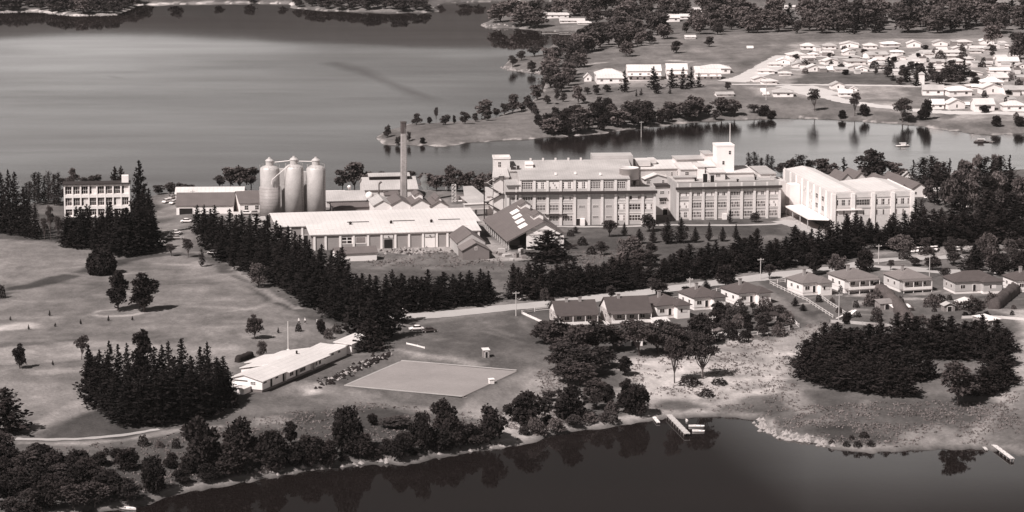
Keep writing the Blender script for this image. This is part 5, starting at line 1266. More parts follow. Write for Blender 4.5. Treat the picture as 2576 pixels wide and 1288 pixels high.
MB().box(-1.4,1.4,-1.2,1.2,-1,5.8).build('wall', M['white_paint'], t); MB().hip_roof(-1.4,1.4,-1.2,1.2,5.8,1.2,.3).build('roof', M['concrete_dark'], t)
# ------------------------------------------------------------------ cars of the nineteen fifties
def car_protos():
    out = {}
    for key, paint in (('white','car_white'),('grey','car_grey'),('dark','car_dark')):
        b = MB()      # rounded body from cross sections along x (length 4.3)
        S = [(-2.15,.35,.62,.60),(-2.0,.28,.82,.80),(-1.5,.25,.95,.86),(-.9,.25,1.0,.88),(0,.25,1.0,.88),(.7,.25,1.0,.88),(1.3,.25,.97,.86),(1.85,.28,.85,.80),(2.1,.36,.66,.62)]
        n = 10; vs = []
        for x, z0, z1, hw in S:
            for k in range(n):
                a = 2*math.pi*k/n; c, s_ = math.cos(a), math.sin(a)
                vs.append((x, hw*math.copysign(abs(c)**.45, c), (z0+z1)/2+(z1-z0)/2*math.copysign(abs(s_)**.5, s_)))
        b.add(vs, [(i*n+k, i*n+(k+1)%n, (i+1)*n+(k+1)%n, (i+1)*n+k) for i in range(len(S)-1) for k in range(n)] + [tuple(range(n-1,-1,-1)), tuple((len(S)-1)*n+k for k in range(n))], True)
        body = b.mesh('body', M[paint])
        c = MB().add([(-1.35,-.8,.95),(1.0,-.8,.95),(1.0,.8,.95),(-1.35,.8,.95),(-.8,-.62,1.42),(.45,-.62,1.42),(.45,.62,1.42),(-.8,.62,1.42)], [(4,5,6,7),(0,1,5,4),(1,2,6,5),(2,3,7,6),(3,0,4,7)]).mesh('window_band', M['glass'])
        r = MB(); n = 12; vs = []
        for z, sx, sy in ((1.38,.82,.70),(1.46,.78,.66),(1.52,.55,.45)):
            for k in range(n): a = 2*math.pi*k/n; vs.append((-.15+sx*math.copysign(abs(math.cos(a))**.6,math.cos(a)), sy*math.copysign(abs(math.sin(a))**.6,math.sin(a)), z))
        r.add(vs, [(i*n+k,i*n+(k+1)%n,(i+1)*n+(k+1)%n,(i+1)*n+k) for i in range(2) for k in range(n)] + [tuple(2*n+k for k in range(n))], True)
        roof = r.mesh('roof', M[paint])
        wb = MB().tube((0,-.1,0),(0,.1,0),.34,n=14); wheel = wb.mesh('wheel', M['rubber']); hub = MB().tube((0,-.12,0),(0,.12,0),.17,n=10).mesh('hubcap', M['steel'])
        bump = MB().box(-.06,.06,-.8,.8,.32,.48).mesh('bumper', M['steel'])
        lamp = MB().lathe([(0,0),(.12,0),(.12,.08),(0,.12)],8).mesh('headlight', M['white_paint'])
        out[key] = (body, c, roof, wheel, hub, bump, lamp)
    return out
CARS = car_protos()
def car(x, y, ang, label, key='white', group=None):
    t = empty('parked_car', G(x, y)+Vector((0,0,.02)), R(ang), label, 'car', group); body, c, roof, wheel, hub, bump, lamp = CARS[key]
    link('body', body, t); link('window_band', c, t); link('roof', roof, t)
    for sx in (-1.35, 1.35):
        for sy in (-.78, .78): w = link('wheel', wheel, t, (sx, sy, .34)); link('hubcap', hub, w)
    for sx in (-2.18, 2.15): link('bumper', bump, t, (sx, 0, 0))
    for sy in (-.55, .55):
        o = link('headlight', lamp, t, (2.08, sy, .68)); o.rotation_euler = (0, math.pi/2, 0)
    t.scale = (1.1,1.1,1.1)
    return t
car(1048, 831, 190, 'white rounded sedan parked on the grass beside a dark car below the road')
car(1079, 836, 200, 'dark sedan parked on the grass just right of the white sedan', 'dark')
car(1007, 789, 215, 'white car parked at the shadow edge of the pine belt by the road')
car(1320, 754, 35, 'grey car parked on the verge against the dark pines', 'grey')
LC = [(399,612,20,'white','white car in the shade of the tall dark pine at the left car park'),(429,602,10,'white','white car with a dark window between two shrubs in the left car park'),(442,589,5,'white','white car half behind the diagonal pine row in the left car park'),(446,602,0,'grey','grey car nearest the bare shrub in the left car park'),
      (398,590,30,'white','white van like car deepest in the pine shade at the left car park'),(393,628,15,'grey','pale car at the lower corner of the big pine cluster'),
      (537,641,-30,'white','white car under the edge of the diagonal pine row, upper of two'),(550,648,-30,'white','white car under the edge of the diagonal pine row, lower of two'),
      (470,560,0,'white','white car tucked behind the first tree of the diagonal pine row'),(621,540,5,'white','white car in front of the low wall by the silos'),(642,540,5,'grey','grey car nearest the left silo'),
      (420,510,60,'white','white car on the yard left of the grey roofed shed'),(433,500,70,'grey','grey car on the yard behind the grey roofed shed'),(437,513,65,'white','white car nearest the corner of the grey roofed shed')]
for x, y, a, k_, l in LC: car(x, y, a, l, k_, 'cars parked in the left car park')
for i, x in enumerate((2297,2308,2319,2331,2345,2354)): car(x, 634-i*.8, 75, '%s of the white cars parked side by side beyond the road, from the left' % ordinal(i+1), 'white', 'white cars parked beyond the road')
car(2410, 632, 20, 'white car alone by the pale drive at the right', 'white'); car(2340, 500, 10, 'white car on the drive right of the long shed', 'white')
# ------------------------------------------------------------------ poles
def pole(x, ybase, ytop, label, arm=True, lamp=False, mt='timber_pale', group='utility poles'):
    p = G(x, ybase); h = (ybase-ytop)/pxm(p)/cP; t = empty('utility_pole', p, R(20), label, 'pole', group)
    MB().tube((0,0,-.5),(0,0,h),.17,.11).build('pole', M[mt], t)
    if arm: MB().box(-1.1,1.1,-.06,.06,h-.7,h-.55).build('crossarm', M[mt], t)
    if arm:
        im = MB().lathe([(0,0),(.07,0),(.09,.12),(.05,.22),(0,.24)],6).mesh('insulator', M['white_paint'])
        for q in (-1,-.4,.4,1): link('insulator', im, t, (q, 0, h-.55))
for a in ((1298,795,733,'pole with crossarm at the left end of the white roadside fence'),(1736,716,700,'short pole top in front of the fifth roadside gap'),(1913,703,649,'tall pole beside the small round roadside tree near the lane'),
          (2210,664,615,'lamp pole at the fork of the road'),(2110,806,738,'tall dark pole in the back gardens by the lane'),(1792,847,794,'pole behind the bushy gardens'),(1122,476,443,'lamp pole on the dark yard right of the workshops'),
          (1735,725,698,'pole behind the fourth house'),(2338,700,640,'pole at the road near the hedge top'),(1613,345,305,'pale pole standing on the inlet shore'),(1927,252,205,'pole in the suburb near the drive'),(2390,468,432,'pole above the tall grey trees right of the white block'),
          (485,508,478,'thin pole behind the left store')): pole(*a)
# ------------------------------------------------------------------ jetties and boats
def jetty(A, B, w, label, mt='concrete', z=1.0, name='jetty'):
    a = Vector((*P0(*A, z=z), z)); b = Vector((*P0(*B, z=z), z)); d = b-a; l = d.length; t = empty(name, a, math.atan2(d.y, d.x), label, 'jetty')
    b_ = MB(); n = max(4, int(l/.6)); rr = random.Random(2)
    for i in range(n): b_.box(l*i/n+.02, l*(i+1)/n-.02, -w/2-rr.uniform(0,.05), w/2+rr.uniform(0,.05), -.12, rr.uniform(-.02,.02))
    b_.build('deck', M[mt], t)
    MB().box(0,l,-w/2+.1,-w/2+.3,-.35,-.13).box(0,l,w/2-.3,w/2-.1,-.35,-.13).build('beam', M['timber'], t)
    pm = MB().tube((0,0,-3),(0,0,.1),.13).mesh('pile', M['timber'])
    for i in range(int(l/3)+1):
        for s_ in (-1,1): link('pile', pm, t, (min(l-.2, .3+i*3), s_*(w/2-.2), 0))
jetty((1682,1042), (1729,1090), 1.6, 'pale timber jetty running out from the beach of the near cove', 'timber_pale')
jetty((1640,1041), (1656,1062), 1.0, 'narrow white slipway on the beach left of the pale jetty', 'white_paint', .5, 'slipway')
jetty((2470,1117), (2482,1131), .8, 'short narrow slipway at the right hand beach', 'render_wall', .4, 'slipway')
jetty((2500,1118), (2547,1153), 1.2, 'grey jetty over the water at the lower right', 'concrete', .9)
jetty((2455,352), (2500,356), 2.0, 'small dark landing stage on the far side of the inlet', 'timber', .5, 'landing_stage')
def boat(x, y, l, ang, label, cabin=False, mt='white_paint', name='dinghy'):
    p = P0(x, y); t = empty(name, (p[0], p[1], 0), R(ang), label, 'boat'); n = 9; m_ = 9; vs = []
    for i in range(n):
        s = i/(n-1); x_ = -l/2+l*s; hw = l*.19*(1-max(0,(s-.45)/.55)**2.2)*(.82+.18*min(1,s/.3)); zt = .38+.22*s*s; zk = -.16+.12*max(0,s-.7)/.3
        for k in range(m_):
            a = math.pi*k/(m_-1); vs.append((x_, -math.cos(a)*max(hw,.01), zt-(zt-zk)*math.sin(a)**.7))
    b = MB().add(vs, [(i*m_+k, (i+1)*m_+k, (i+1)*m_+k+1, i*m_+k+1) for i in range(n-1) for k in range(m_-1)] + [tuple(range(m_))], True)
    iv = [(q[0]*.93, q[1]*.88, q[2] if q[2] > .3 else q[2]+.07) for q in vs]
    b.add(iv, [(i*m_+k, i*m_+k+1, (i+1)*m_+k+1, (i+1)*m_+k) for i in range(n-1) for k in range(m_-1)], True)
    b.build('hull', M[mt], t)
    if cabin:
        MB().box(-l*.15,l*.2,-l*.12,l*.12,.3,1.5).build('cabin', M[mt], t); MB().box(-l*.25,l*.24,-l*.14,l*.14,1.5,1.6).build('cabin_roof', M['white_paint'], t)
        MB().box(l*.2,l*.4,-l*.09,l*.09,.4,.75).build('foredeck', M[mt], t)
    else:
        th = MB().box(-.14,.14,-l*.16,l*.16,.28,.34).mesh('thwart', M['timber_pale'])
        for q in (-.25,.08): link('thwart', th, t, (q*l, 0, 0))
boat(1752,1074,4.3,178,'upper of two white dinghies moored beside the pale jetty')
boat(1757,1086,3.4,172,'lower shorter white dinghy moored beside the pale jetty')
boat(1727,1060,1.8,100,'tiny white pram dinghy against the middle of the jetty')
boat(2271,368,6.5,4,'white cabin launch lying alone in the calm inlet', True, name='launch')
boat(2468,358,7,180,'dark low boat at the landing stage in the inlet', True, 'rust', name='launch')
boat(322,1281,4.6,-25,'pale rowing boat drawn up at the bottom left beach'); boat(266,1273,3.0,-12,'smaller pale boat half hidden under the bottom left bushes')
# garden slide of two pale chutes
t = empty('garden_slide', G(2118,806), R(-40), 'pale forked slide in the garden right of the lane', 'slide')
MB().slab([(0,0,.2),(.9,0,.2),(.9,7,2.4),(0,7,2.4)], .12).build('chute', M['white_paint'], t); MB().slab([(-3,1,.2),(-2.3,1,.2),(-.2,7,2.2),(-.9,7,2.2)], .12).build('chute', M['render_wall'], t)
for x in (.1,.8): MB().box(x-.05,x+.05,6.8,6.9,0,2.3).build('leg', M['timber'], t)
# ------------------------------------------------------------------ golfers
def person(x, y, label, lean=0, legs=.18, rz=0, top='cloth_white', arm=.35):
    o = empty('person', G(x, y), R(rz), label, 'person', 'golfers beside the fairway track')
    V = [(0,0,.95,.15),(0,0,1.2,.15),(0,0,1.42,.17),(0,0,1.52,.07),(0,0,1.66,.105),(0,0,1.75,.06),
         (.1,0,.9,.10),(.12,legs,.5,.07),(.12,legs*.9,.08,.05),(.12,legs*.9-.16,.04,.04),(-.1,0,.9,.10),(-.12,-legs,.5,.07),(-.12,-legs*.8,.08,.05),(-.12,-legs*.8-.16,.04,.04),
         (.21,0,1.40,.07),(.28,-.08,1.14,.05),(.2,-arm,.98,.038),(-.21,0,1.40,.07),(-.28,-.06,1.14,.05),(-.16,-arm,.98,.038)]
    E = [(0,1),(1,2),(2,3),(3,4),(4,5),(0,6),(6,7),(7,8),(8,9),(0,10),(10,11),(11,12),(12,13),(2,14),(14,15),(15,16),(2,17),(17,18),(18,19)]
    me = bpy.data.meshes.new('figure'); me.from_pydata([(v[0], v[1]-lean*max(0, v[2]-.9), v[2]) for v in V], E, []); me.materials.append(M[top])
    f = bpy.data.objects.new('figure', me); COL.objects.link(f); f.parent = o
    sk = f.modifiers.new('skin', 'SKIN'); sd = f.modifiers.new('sub', 'SUBSURF'); sd.levels = sd.render_levels = 1
    for i, v in enumerate(V): me.skin_vertices[0].data[i].radius = (v[3], v[3]*.8)
    me.skin_vertices[0].data[0].use_root = True
    MB().lathe([(0,.82),(.2,.82),(.2,1.04),(0,1.04)],10).build('belt', M['cloth_dark'], o)
    MB().tube((.1,0,.95),(.12,legs,.5),.135,.095).tube((.12,legs,.5),(.12,legs*.9,.1),.095,.075).tube((-.1,0,.95),(-.12,-legs,.5),.135,.095).tube((-.12,-legs,.5),(-.12,-legs*.8,.1),.095,.075).build('trousers', M['cloth_dark'], o)
    MB().lathe([(.17,1.70),(.17,1.72),(.11,1.73),(.1,1.82),(0,1.83)],10,0,-lean*.8).build('hat', M['cloth_white'], o)
person(752, 815, 'left golfer in a pale top and dark trousers standing by the fairway track', 0, .12, 20)
person(768, 814, 'middle golfer in white bending slightly beside the fairway track', .25, .16, -30)
person(797, 818, 'right golfer in white standing apart near the round tree', .1, .14, 80)
# ------------------------------------------------------------------ trees
class LF:
    """collects many small leaf-clump faces as numpy blocks"""
    def __init__(s): s.q = []
    def puff(s, C, size, rng, flat=1.0, aim=None):
        """C: (n,3) centres -> one randomly turned ragged quad each"""
        n = len(C); a = rng.normal(size=(n,3)); a /= np.linalg.norm(a, axis=1, keepdims=True)
        if aim is not None: a = a*.7 + aim; a /= np.linalg.norm(a, axis=1, keepdims=True)
        b = rng.normal(size=(n,3)); b -= a*(a*b).sum(1, keepdims=True); b /= np.linalg.norm(b, axis=1, keepdims=True)
        sz = size*rng.uniform(.6, 1.4, (n,1)); u = a*sz; v = b*sz*rng.uniform(.4, .9, (n,1))
        u[:,2] *= flat; v[:,2] *= flat
        s.q.append(np.stack([C-u*.9-v*.35, C-u*.1-v*1.1, C+u, C+v*.9+u*.1], 1))
    def mesh(s, name, mt, extra=None):
        Q = np.concatenate(s.q); n = len(Q); me = bpy.data.meshes.new(name)
        V = Q.reshape(-1, 3); F = np.arange(n*4); nv = len(V)
        ev, ef = ([], []) if extra is None else (extra.v, extra.f)
        if ef:
            me.from_pydata(V.tolist() + [tuple(p) for p in ev], [], F.reshape(-1,4).tolist() + [[nv+i for i in f] for f in ef])
            me.materials.append(mt); me.materials.append(M['bark']); mi = np.zeros(len(me.polygons), np.int32); mi[n:] = 1; me.polygons.foreach_set('material_index', mi)
        else:
            me.vertices.add(nv); me.vertices.foreach_set('co', V.astype(np.float32).ravel()); me.loops.add(nv); me.loops.foreach_set('vertex_index', F.astype(np.int32))
            me.polygons.add(n); me.polygons.foreach_set('loop_start', np.arange(0, nv, 4, dtype=np.int32)); me.polygons.foreach_set('loop_total', np.full(n, 4, np.int32)); me.materials.append(mt)
        me.update(calc_edges=True); return me
def conifer(seed, h=16, r=3.2, nb=120, per=14, power=.8, size=.42, skirt=.04, droop=.1, jag=.35, lean=0):
    rng = np.random.RandomState(seed); L = LF()
    for i in range(nb):
        t = skirt + (1-skirt)*(i+rng.rand())/nb; z = h*t; rr = r*(1-t)**power*(1-jag+jag*2*rng.rand()**1.5)+.12
        az = rng.rand()*2*np.pi; m = max(3, int(per*(rr/r)**.6)); q = np.linspace(.15, 1, m)
        x = np.cos(az)*rr*q; y = np.sin(az)*rr*q; zz = z + (q**2*.22-droop*q)*rr*2.0
        C = np.stack([x, y, zz], 1) + rng.normal(size=(m,3))*.22*(.3+rr/r)
        L.puff(C, size*(.55+.6*(rr/r)), rng, .7)
    z = np.linspace(h*.85, h*1.0, 14); C = np.stack([rng.normal(size=14)*.08, rng.normal(size=14)*.08, z], 1); L.puff(C, .26, rng, 2.0)
    T = MB(); T.tube((0,0,-1),(0,0,h*.5),.28*r/3,.16*r/3,7); T.tube((0,0,h*.5),(0,0,h*.93),.16*r/3,.03,6)
    return L, T, h, r
def broad(seed, h=10, r=4, lobes=11, per=110, size=.42, trunk=.25, flat=.75, col=0, limbs=True, lean=0.0, shell=.9, tall=1.0):
    rng = np.random.RandomState(seed); L = LF(); T = MB(); z0 = h*trunk; H_ = h-z0
    fork = np.array([lean*h*.15, 0, z0*(.5 if trunk > .3 else .75)]); cs = []
    for i in range(lobes):
        a = i*2.4+rng.rand()*6.28; q = math.sqrt(rng.rand())*.72; k = ((i*.618+rng.rand()*.15) % 1)
        env = (1-abs(k-.42)*.75) if tall == 1 else (1-abs(k-.45)*.7)
        c = np.array([math.cos(a)*q*r*env+lean*h*.5, math.sin(a)*q*r*env, z0+H_*(.12+.72*k)]); R_ = r*rng.uniform(.34, .56)*(1.12-.35*k)
        cs.append((c, R_))
        m = int(per*(R_/(r*.42))**2); d = rng.normal(size=(m,3)); d /= np.linalg.norm(d, axis=1, keepdims=True)
        d[:,2] = np.where(d[:,2] < -.35, -d[:,2]*.5, d[:,2])
        rad = R_*(shell+(1-shell)*0 + rng.normal(size=(m,1))*.11); C = c + d*rad*np.array([1,1,flat])
        L.puff(C, size, rng, .8, d*.9)
        m2 = m//4; L.puff(c + rng.normal(size=(m2,3))*R_*.38*np.array([1,1,flat]), size*1.1, rng)
    T.tube((0,0,-1), tuple(fork), h*.022+.06, h*.016+.04, 7)
    if limbs:
        for c, R_ in cs[:12 if trunk > .3 else 7]:
            mid = fork*.45+(c-np.array([0,0,R_*.4]))*.55+np.array([rng.normal()*.25, rng.normal()*.25, -.25])
            T.tube(tuple(fork), tuple(mid), h*.013+.04, h*.008+.03, 5, False); T.tube(tuple(mid), tuple(c), h*.008+.03, .03, 5, False)
    return L, T, h, r
def dome(seed, h=3, r=2.2, n=420, size=.3, mtn=None):
    rng = np.random.RandomState(seed); L = LF(); d = rng.normal(size=(n,3)); d /= np.linalg.norm(d, axis=1, keepdims=True); d[:,2] = abs(d[:,2])
    bump = 1+.16*np.sin(d[:,0:1]*5+seed)*np.cos(d[:,1:2]*6+seed*2)+rng.normal(size=(n,1))*.06
    L.puff(d*bump*np.array([r,r,h*.95])+np.array([0,0,.05]), size, rng, .9, d*.8); L.puff(rng.normal(size=(n//5,3))*np.array([r*.4,r*.4,h*.25])+np.array([0,0,h*.3]), size*1.2, rng)
    T = MB(); T.tube((0,0,-.5),(0,0,h*.5),.08,.04,5); T.tube((0,0,0),(r*.4,0,h*.5),.05,.02,5)
    return L, T, h, r
PROTO = {}
WIDE = {'spire':1.3,'pine':1.3,'macro':1.25,'bigpine':1.0,'bush':1.12,'gum':1.15,'fargum':1.12,'cone':1.45,'column':1.3,'tallgum':1.12,'round':1.1}
def reg(kind, gens, leaf, name, merged=False):
    lst = []
    for g in gens:
        L, T, h, r = g
        lst.append((L.mesh('crown', M[leaf]), T.mesh('trunk', M['bark']), L.mesh(name, M[leaf], T) if merged else None, h, r))
    PROTO[kind] = (lst, name)
reg('pine', [conifer(i, 16, 3.3, 150, 15, .72, .46, jag=.38) for i in range(4)] + [conifer(9, 16, 3.6, 140, 15, .6, .5, jag=.5)], 'pine_leaf', 'pine_tree')
reg('spire', [conifer(20+i, 16, 2.4, 170, 12, .62, .40, jag=.30) for i in range(4)], 'pine_leaf', 'pine_tree')
reg('macro', [conifer(30+i, 14, 4.3, 170, 18, .55, .5, jag=.42) for i in range(5)], 'cypress_leaf', 'cypress_tree')
reg('bigpine', [conifer(40, 26, 6.2, 300, 22, .62, .55, jag=.30)], 'pine_leaf', 'pine_tree')
reg('cone', [conifer(50+i, 8, 1.8, 190, 12, .9, .26, jag=.12, droop=-.2) for i in range(3)], 'bush_leaf', 'cypress_tree', True)
reg('column', [conifer(60+i, 12, 1.3, 120, 8, .35, .30, jag=.25, droop=-.6) for i in range(3)], 'bush_leaf', 'poplar_tree', True)
reg('gum', [broad(70+i, 11, 4.2, 15, 120, .40, .22) for i in range(4)], 'gum_leaf', 'gum_tree', True)
reg('gumopen', [broad(80+i, 12, 5.2, 13, 110, .38, .42, .5, lean=(.1,-.12,.2)[i]) for i in range(3)], 'gum_leaf', 'gum_tree', True)
reg('tallgum', [broad(90+i, 13, 3.3, 18, 120, .42, .15, 1.0, tall=2) for i in range(3)], 'bush_leaf', 'gum_tree', True)
reg('round', [broad(100+i, 7, 3.4, 20, 130, .34, .12, .95) for i in range(3)], 'bush_leaf', 'round_tree', True)
def ballgen():
    rng = np.random.RandomState(99); L = LF(); d = rng.normal(size=(2600,3)); d /= np.linalg.norm(d, axis=1, keepdims=True)
    bump = 1+.07*np.sin(d[:,0:1]*7)*np.cos(d[:,2:3]*6)+rng.normal(size=(2600,1))*.05
    L.puff(d*np.array([3.7,3.7,3.9])*bump+np.array([0,0,2.7]), .5, rng, .9, d*.4); T = MB(); T.tube((0,0,-1),(0,0,4),.4,.2,6); return L, T, 6.7, 3.5
reg('ball', [ballgen()], 'bush_leaf', 'round_tree', True)
reg('light', [broad(110+i, 8, 4.6, 15, 120, .36, .12, .75) for i in range(2)], 'gum_leaf_light', 'gum_tree', True)
reg('bush', [broad(120+i, 7, 4.0, 16, 130, .38, .04, .85, limbs=False) for i in range(4)], 'bush_leaf', 'wattle_tree', True)
reg('shrub', [dome(130+i) for i in range(3)], 'bush_leaf_mid', 'shrub', True)
reg('darkshrub', [dome(140+i, 3, 2.4) for i in range(2)], 'bush_leaf', 'shrub', True)
def lo(kind, src, leaf, name, gens): 
    reg(kind, gens, leaf, name, True)
lo('fargum', None, 'hazy_far_leaf', 'gum_tree', [broad(150+i, 10, 4.4, 12, 75, .6, .14) for i in range(5)])
lo('farpine', None, 'pine_leaf', 'pine_tree', [conifer(160+i, 14, 3.6, 70, 9, .8, .7) for i in range(2)])
rt = random.Random(77)
TREES = []
PEND = []
def tree_at(*a, **k): PEND.append((a, k))
def make_tree(p, kind, h, w, label, group=None, cat=None, small=False, var=None):
    lst, name = PROTO[kind]; crown, trunk, merged, h0, r0 = lst[rt.randrange(len(lst)) if var is None else var % len(lst)]
    w *= WIDE.get(kind, 1)*(rt.uniform(.82,1.2) if kind in ('spire','pine','macro') else 1)
    sc = (w/2/r0, w/2/r0*rt.uniform(.92,1.08), h/h0); rz = rt.uniform(0, 6.28)
    cat = cat or {'shrub':'shrub','darkshrub':'shrub'}.get(kind, 'tree')
    if small and merged is not None:
        o = link(name, merged, None, p, rz, sc); tag(o, label, cat, group)
    else:
        o = empty(name, p, rz, label, cat, group); o.scale = sc
        link('crown', crown, o); link('trunk', trunk, o)
    return o
def tree(x, yb, yt, kind, label, w=None, group=None, small=None, var=None):
    p = G(x, yb); s = pxm(p); h = (yb-yt)/s/cP
    if w is None: w = (yb-yt)*.5
    if small is None: small = (yb-yt) < 42
    return tree_at(p, kind, h, w/s, label, group, small=small, var=var)
def belt(name, rows, kind, group, desc, seed=1):
    """rows: list of ((x0,yb,yt,w), ...) control points with a count; trees labelled by their order from the left"""
    r_ = random.Random(seed); items = []
    for pts, n, jx, jy, jt in rows:
        seg = [math.hypot(b[0]-a[0], (b[1]-a[1])*2) for a, b in zip(pts, pts[1:])]; tot = sum(seg)
        for i in range(n):
            s = tot*(i+.5+r_.uniform(-.3,.3))/n; k = 0
            while k < len(seg)-1 and s > seg[k]: s -= seg[k]; k += 1
            f = min(1, max(0, s/seg[k])); a, b = pts[k], pts[k+1]; v = [a[j]+(b[j]-a[j])*f for j in range(4)]
            items.append((v[0]+r_.uniform(-jx,jx), v[1]+r_.uniform(-jy,jy), v[2]+r_.uniform(-jt*1.6,jt*2.2), v[3]*r_.uniform(.82,1.2)))
    items.sort()
    for i, (x, yb, yt, w) in enumerate(items):
        lab = '%s, %s %s' % (desc[0], nth(i, len(items)), desc[1]); TB.append((x, yb, yt, w, kind if isinstance(kind, str) else r_.choice(kind), lab, group))
TB = []
DP = 'tall dark pine'
# left cluster round the office block
for i, (x, yb, yt, w) in enumerate([(-18,588,440,34),(6,586,436,34),(24,590,431,36),(40,592,434,40),(60,594,470,36),(74,598,500,34),(90,602,515,28)]):
    TB.append((x, yb, yt, w, 'spire', 'tall dark pine at the far left edge, %s in from the edge' % ordinal(i+1), 'pines at the far left edge'))
for i, (x, yb, yt, w) in enumerate([(67,505,462,12),(75,507,458,13),(88,514,437,17),(98,516,438,17),(113,514,445,13),(123,515,434,14),(137,517,441,16),(148,518,437,17)]):
    TB.append((x, yb, yt, w, 'column', 'slim dark column tree, %s from the left in the open row against the water' % ordinal(i+1), 'slim column trees by the water'))
for i, (x, yb, yt, w) in enumerate([(128,606,515,24),(150,610,540,26),(112,604,548,22)]): TB.append((x, yb, yt, w, 'gumopen', ('thin open tree between the left pines and the office pines, tallest of three','thin open tree just left of the office pines','thin open tree nearest the far left pines')[i], None))
belt('o', [([(160,612,528,30),(200,615,527,30),(250,622,525,32),(300,632,526,34),(330,634,520,36)], 13, 3, 3, 10), ([(165,620,545,34),(215,622,548,36),(260,630,545,40),(310,642,540,42),(350,640,520,44),(380,628,530,40)], 13, 3, 2, 10), ([(362,605,480,30),(372,605,465,32),(384,612,520,28)], 4, 3, 3, 6)], 'spire', 'pines in front of the office block', (DP, 'in the cluster in front of the office block'), 5)
TB.append((353,600,404,70,'bigpine','tallest dark pine towering behind the right end of the office block',None))
TB.append((290,530,420,30,'macro','dark feathery pine behind the office roof, left of the tallest pine',None)); TB.append((307,532,418,28,'macro','dark pine touching the left side of the tallest pine',None))
# diagonal row down to the road corner
belt('d', [([(489,590,505,34),(520,600,508,32),(565,618,524,34),(600,632,536,36),(640,646,548,38),(682,660,556,38),(720,676,576,40),(760,696,592,40),(800,712,606,40),(838,728,617,40),(872,742,622,40)], 24, 3, 3, 9),
           ([(505,622,530,36),(560,648,560,38),(610,672,570,42),(660,694,585,44),(710,716,605,46),(760,742,620,48),(810,768,640,48),(860,790,660,50),(905,806,680,46)], 20, 4, 3, 9),
           ([(530,640,570,36),(600,670,600,40),(680,706,620,42),(760,752,655,44),(830,790,690,46),(880,812,720,46)], 14, 4, 2, 8)], ['spire','spire','pine'], 'pines in the diagonal row by the golf course', (DP, 'in the diagonal row beside the golf course'), 8)
TB += [(905,850,700,60,'pine','big dark pine at the corner where the two pine rows meet, leftmost of four',None),(940,862,720,64,'pine','big dark pine at the row corner just behind the clubhouse end',None),(972,852,705,60,'pine','big dark pine at the row corner overhanging the road end',None),(998,812,700,44,'pine','dark pine at the row corner beside the white car',None),(930,884,800,50,'macro','low dark cypress spreading over the end block of the clubhouse',None)]
# roadside row
belt('r', [([(900,770,686,40),(960,762,684,40),(1040,758,688,40),(1100,752,684,40),(1150,748,680,40),(1205,742,666,42),(1240,745,692,36)], 16, 4, 3, 6),
           ([(985,786,705,44),(1060,780,700,44),(1130,772,700,44),(1200,764,695,46),(1245,757,705,40)], 13, 4, 2, 8)], 'pine', 'pines of the roadside belt left of the gap', (DP, 'in the roadside belt left of the gap'), 11)
belt('s', [([(1282,738,672,36),(1310,730,664,38),(1355,728,652,40),(1400,727,668,40),(1440,722,650,40),(1475,718,656,40),(1520,714,655,42),(1560,710,654,42),(1610,706,640,42)], 17, 4, 3, 7),
           ([(1285,752,690,42),(1350,750,680,44),(1420,744,676,44),(1500,736,674,46),(1580,728,668,46),(1645,716,655,46)], 16, 4, 2, 8)], ['pine','macro'], 'cypresses of the roadside belt right of the gap', ('dark jagged conifer', 'in the roadside belt right of the gap'), 12)
belt('t', [([(1662,690,640,36),(1700,682,628,38),(1750,675,618,38),(1800,668,604,42),(1850,662,604,42),(1905,655,584,44),(1950,650,594,42),(2000,644,574,44),(2050,640,578,44),(2095,634,560,44)], 20, 4, 3, 7),
           ([(1660,714,652,44),(1720,704,645,46),(1800,692,630,48),(1880,682,618,50),(1960,674,612,50),(2040,664,604,52),(2110,652,592,52),(2180,640,585,52)], 20, 4, 2, 8)], ['macro','pine'], 'cypresses of the belt below the factory lawn', ('dark bushy conifer', 'in the belt below the factory lawn'), 13)
belt('u', [([(2100,622,545,34),(2135,618,540,34),(2170,615,548,36),(2210,612,560,36),(2250,610,540,38),(2296,605,520,36),(2312,600,505,26),(2340,600,536,44),(2380,596,530,46),(2430,592,530,46),(2490,590,520,46),(2560,592,510,46)], 23, 4, 3, 7),
           ([(2200,628,572,46),(2260,622,560,48),(2330,618,556,50),(2400,614,552,50),(2470,612,550,52),(2550,612,545,52),(2600,615,545,52)], 17, 4, 2, 8)], ['macro','pine'], 'cypresses of the belt in front of the white block', ('dark bushy conifer', 'in the belt below the white block'), 14)
for i, (x, yb, yt, w) in enumerate([(2130,600,540,22),(2165,603,545,24),(2186,606,549,26),(2236,606,552,26),(2205,606,560,22)]): TB.append((x, yb, yt, w, 'cone', 'slim pointed cypress against the white block wall, %s from the left' % ordinal([0,1,2,4,3][i]+1), 'slim cypresses against the white block'))
TB.append((2316,590,503,18,'column','slender dark poplar at the right corner of the white block',None))
TB.append((1873,650,598,52,'macro','dark cedar rising above the belt below the three storey block',None))
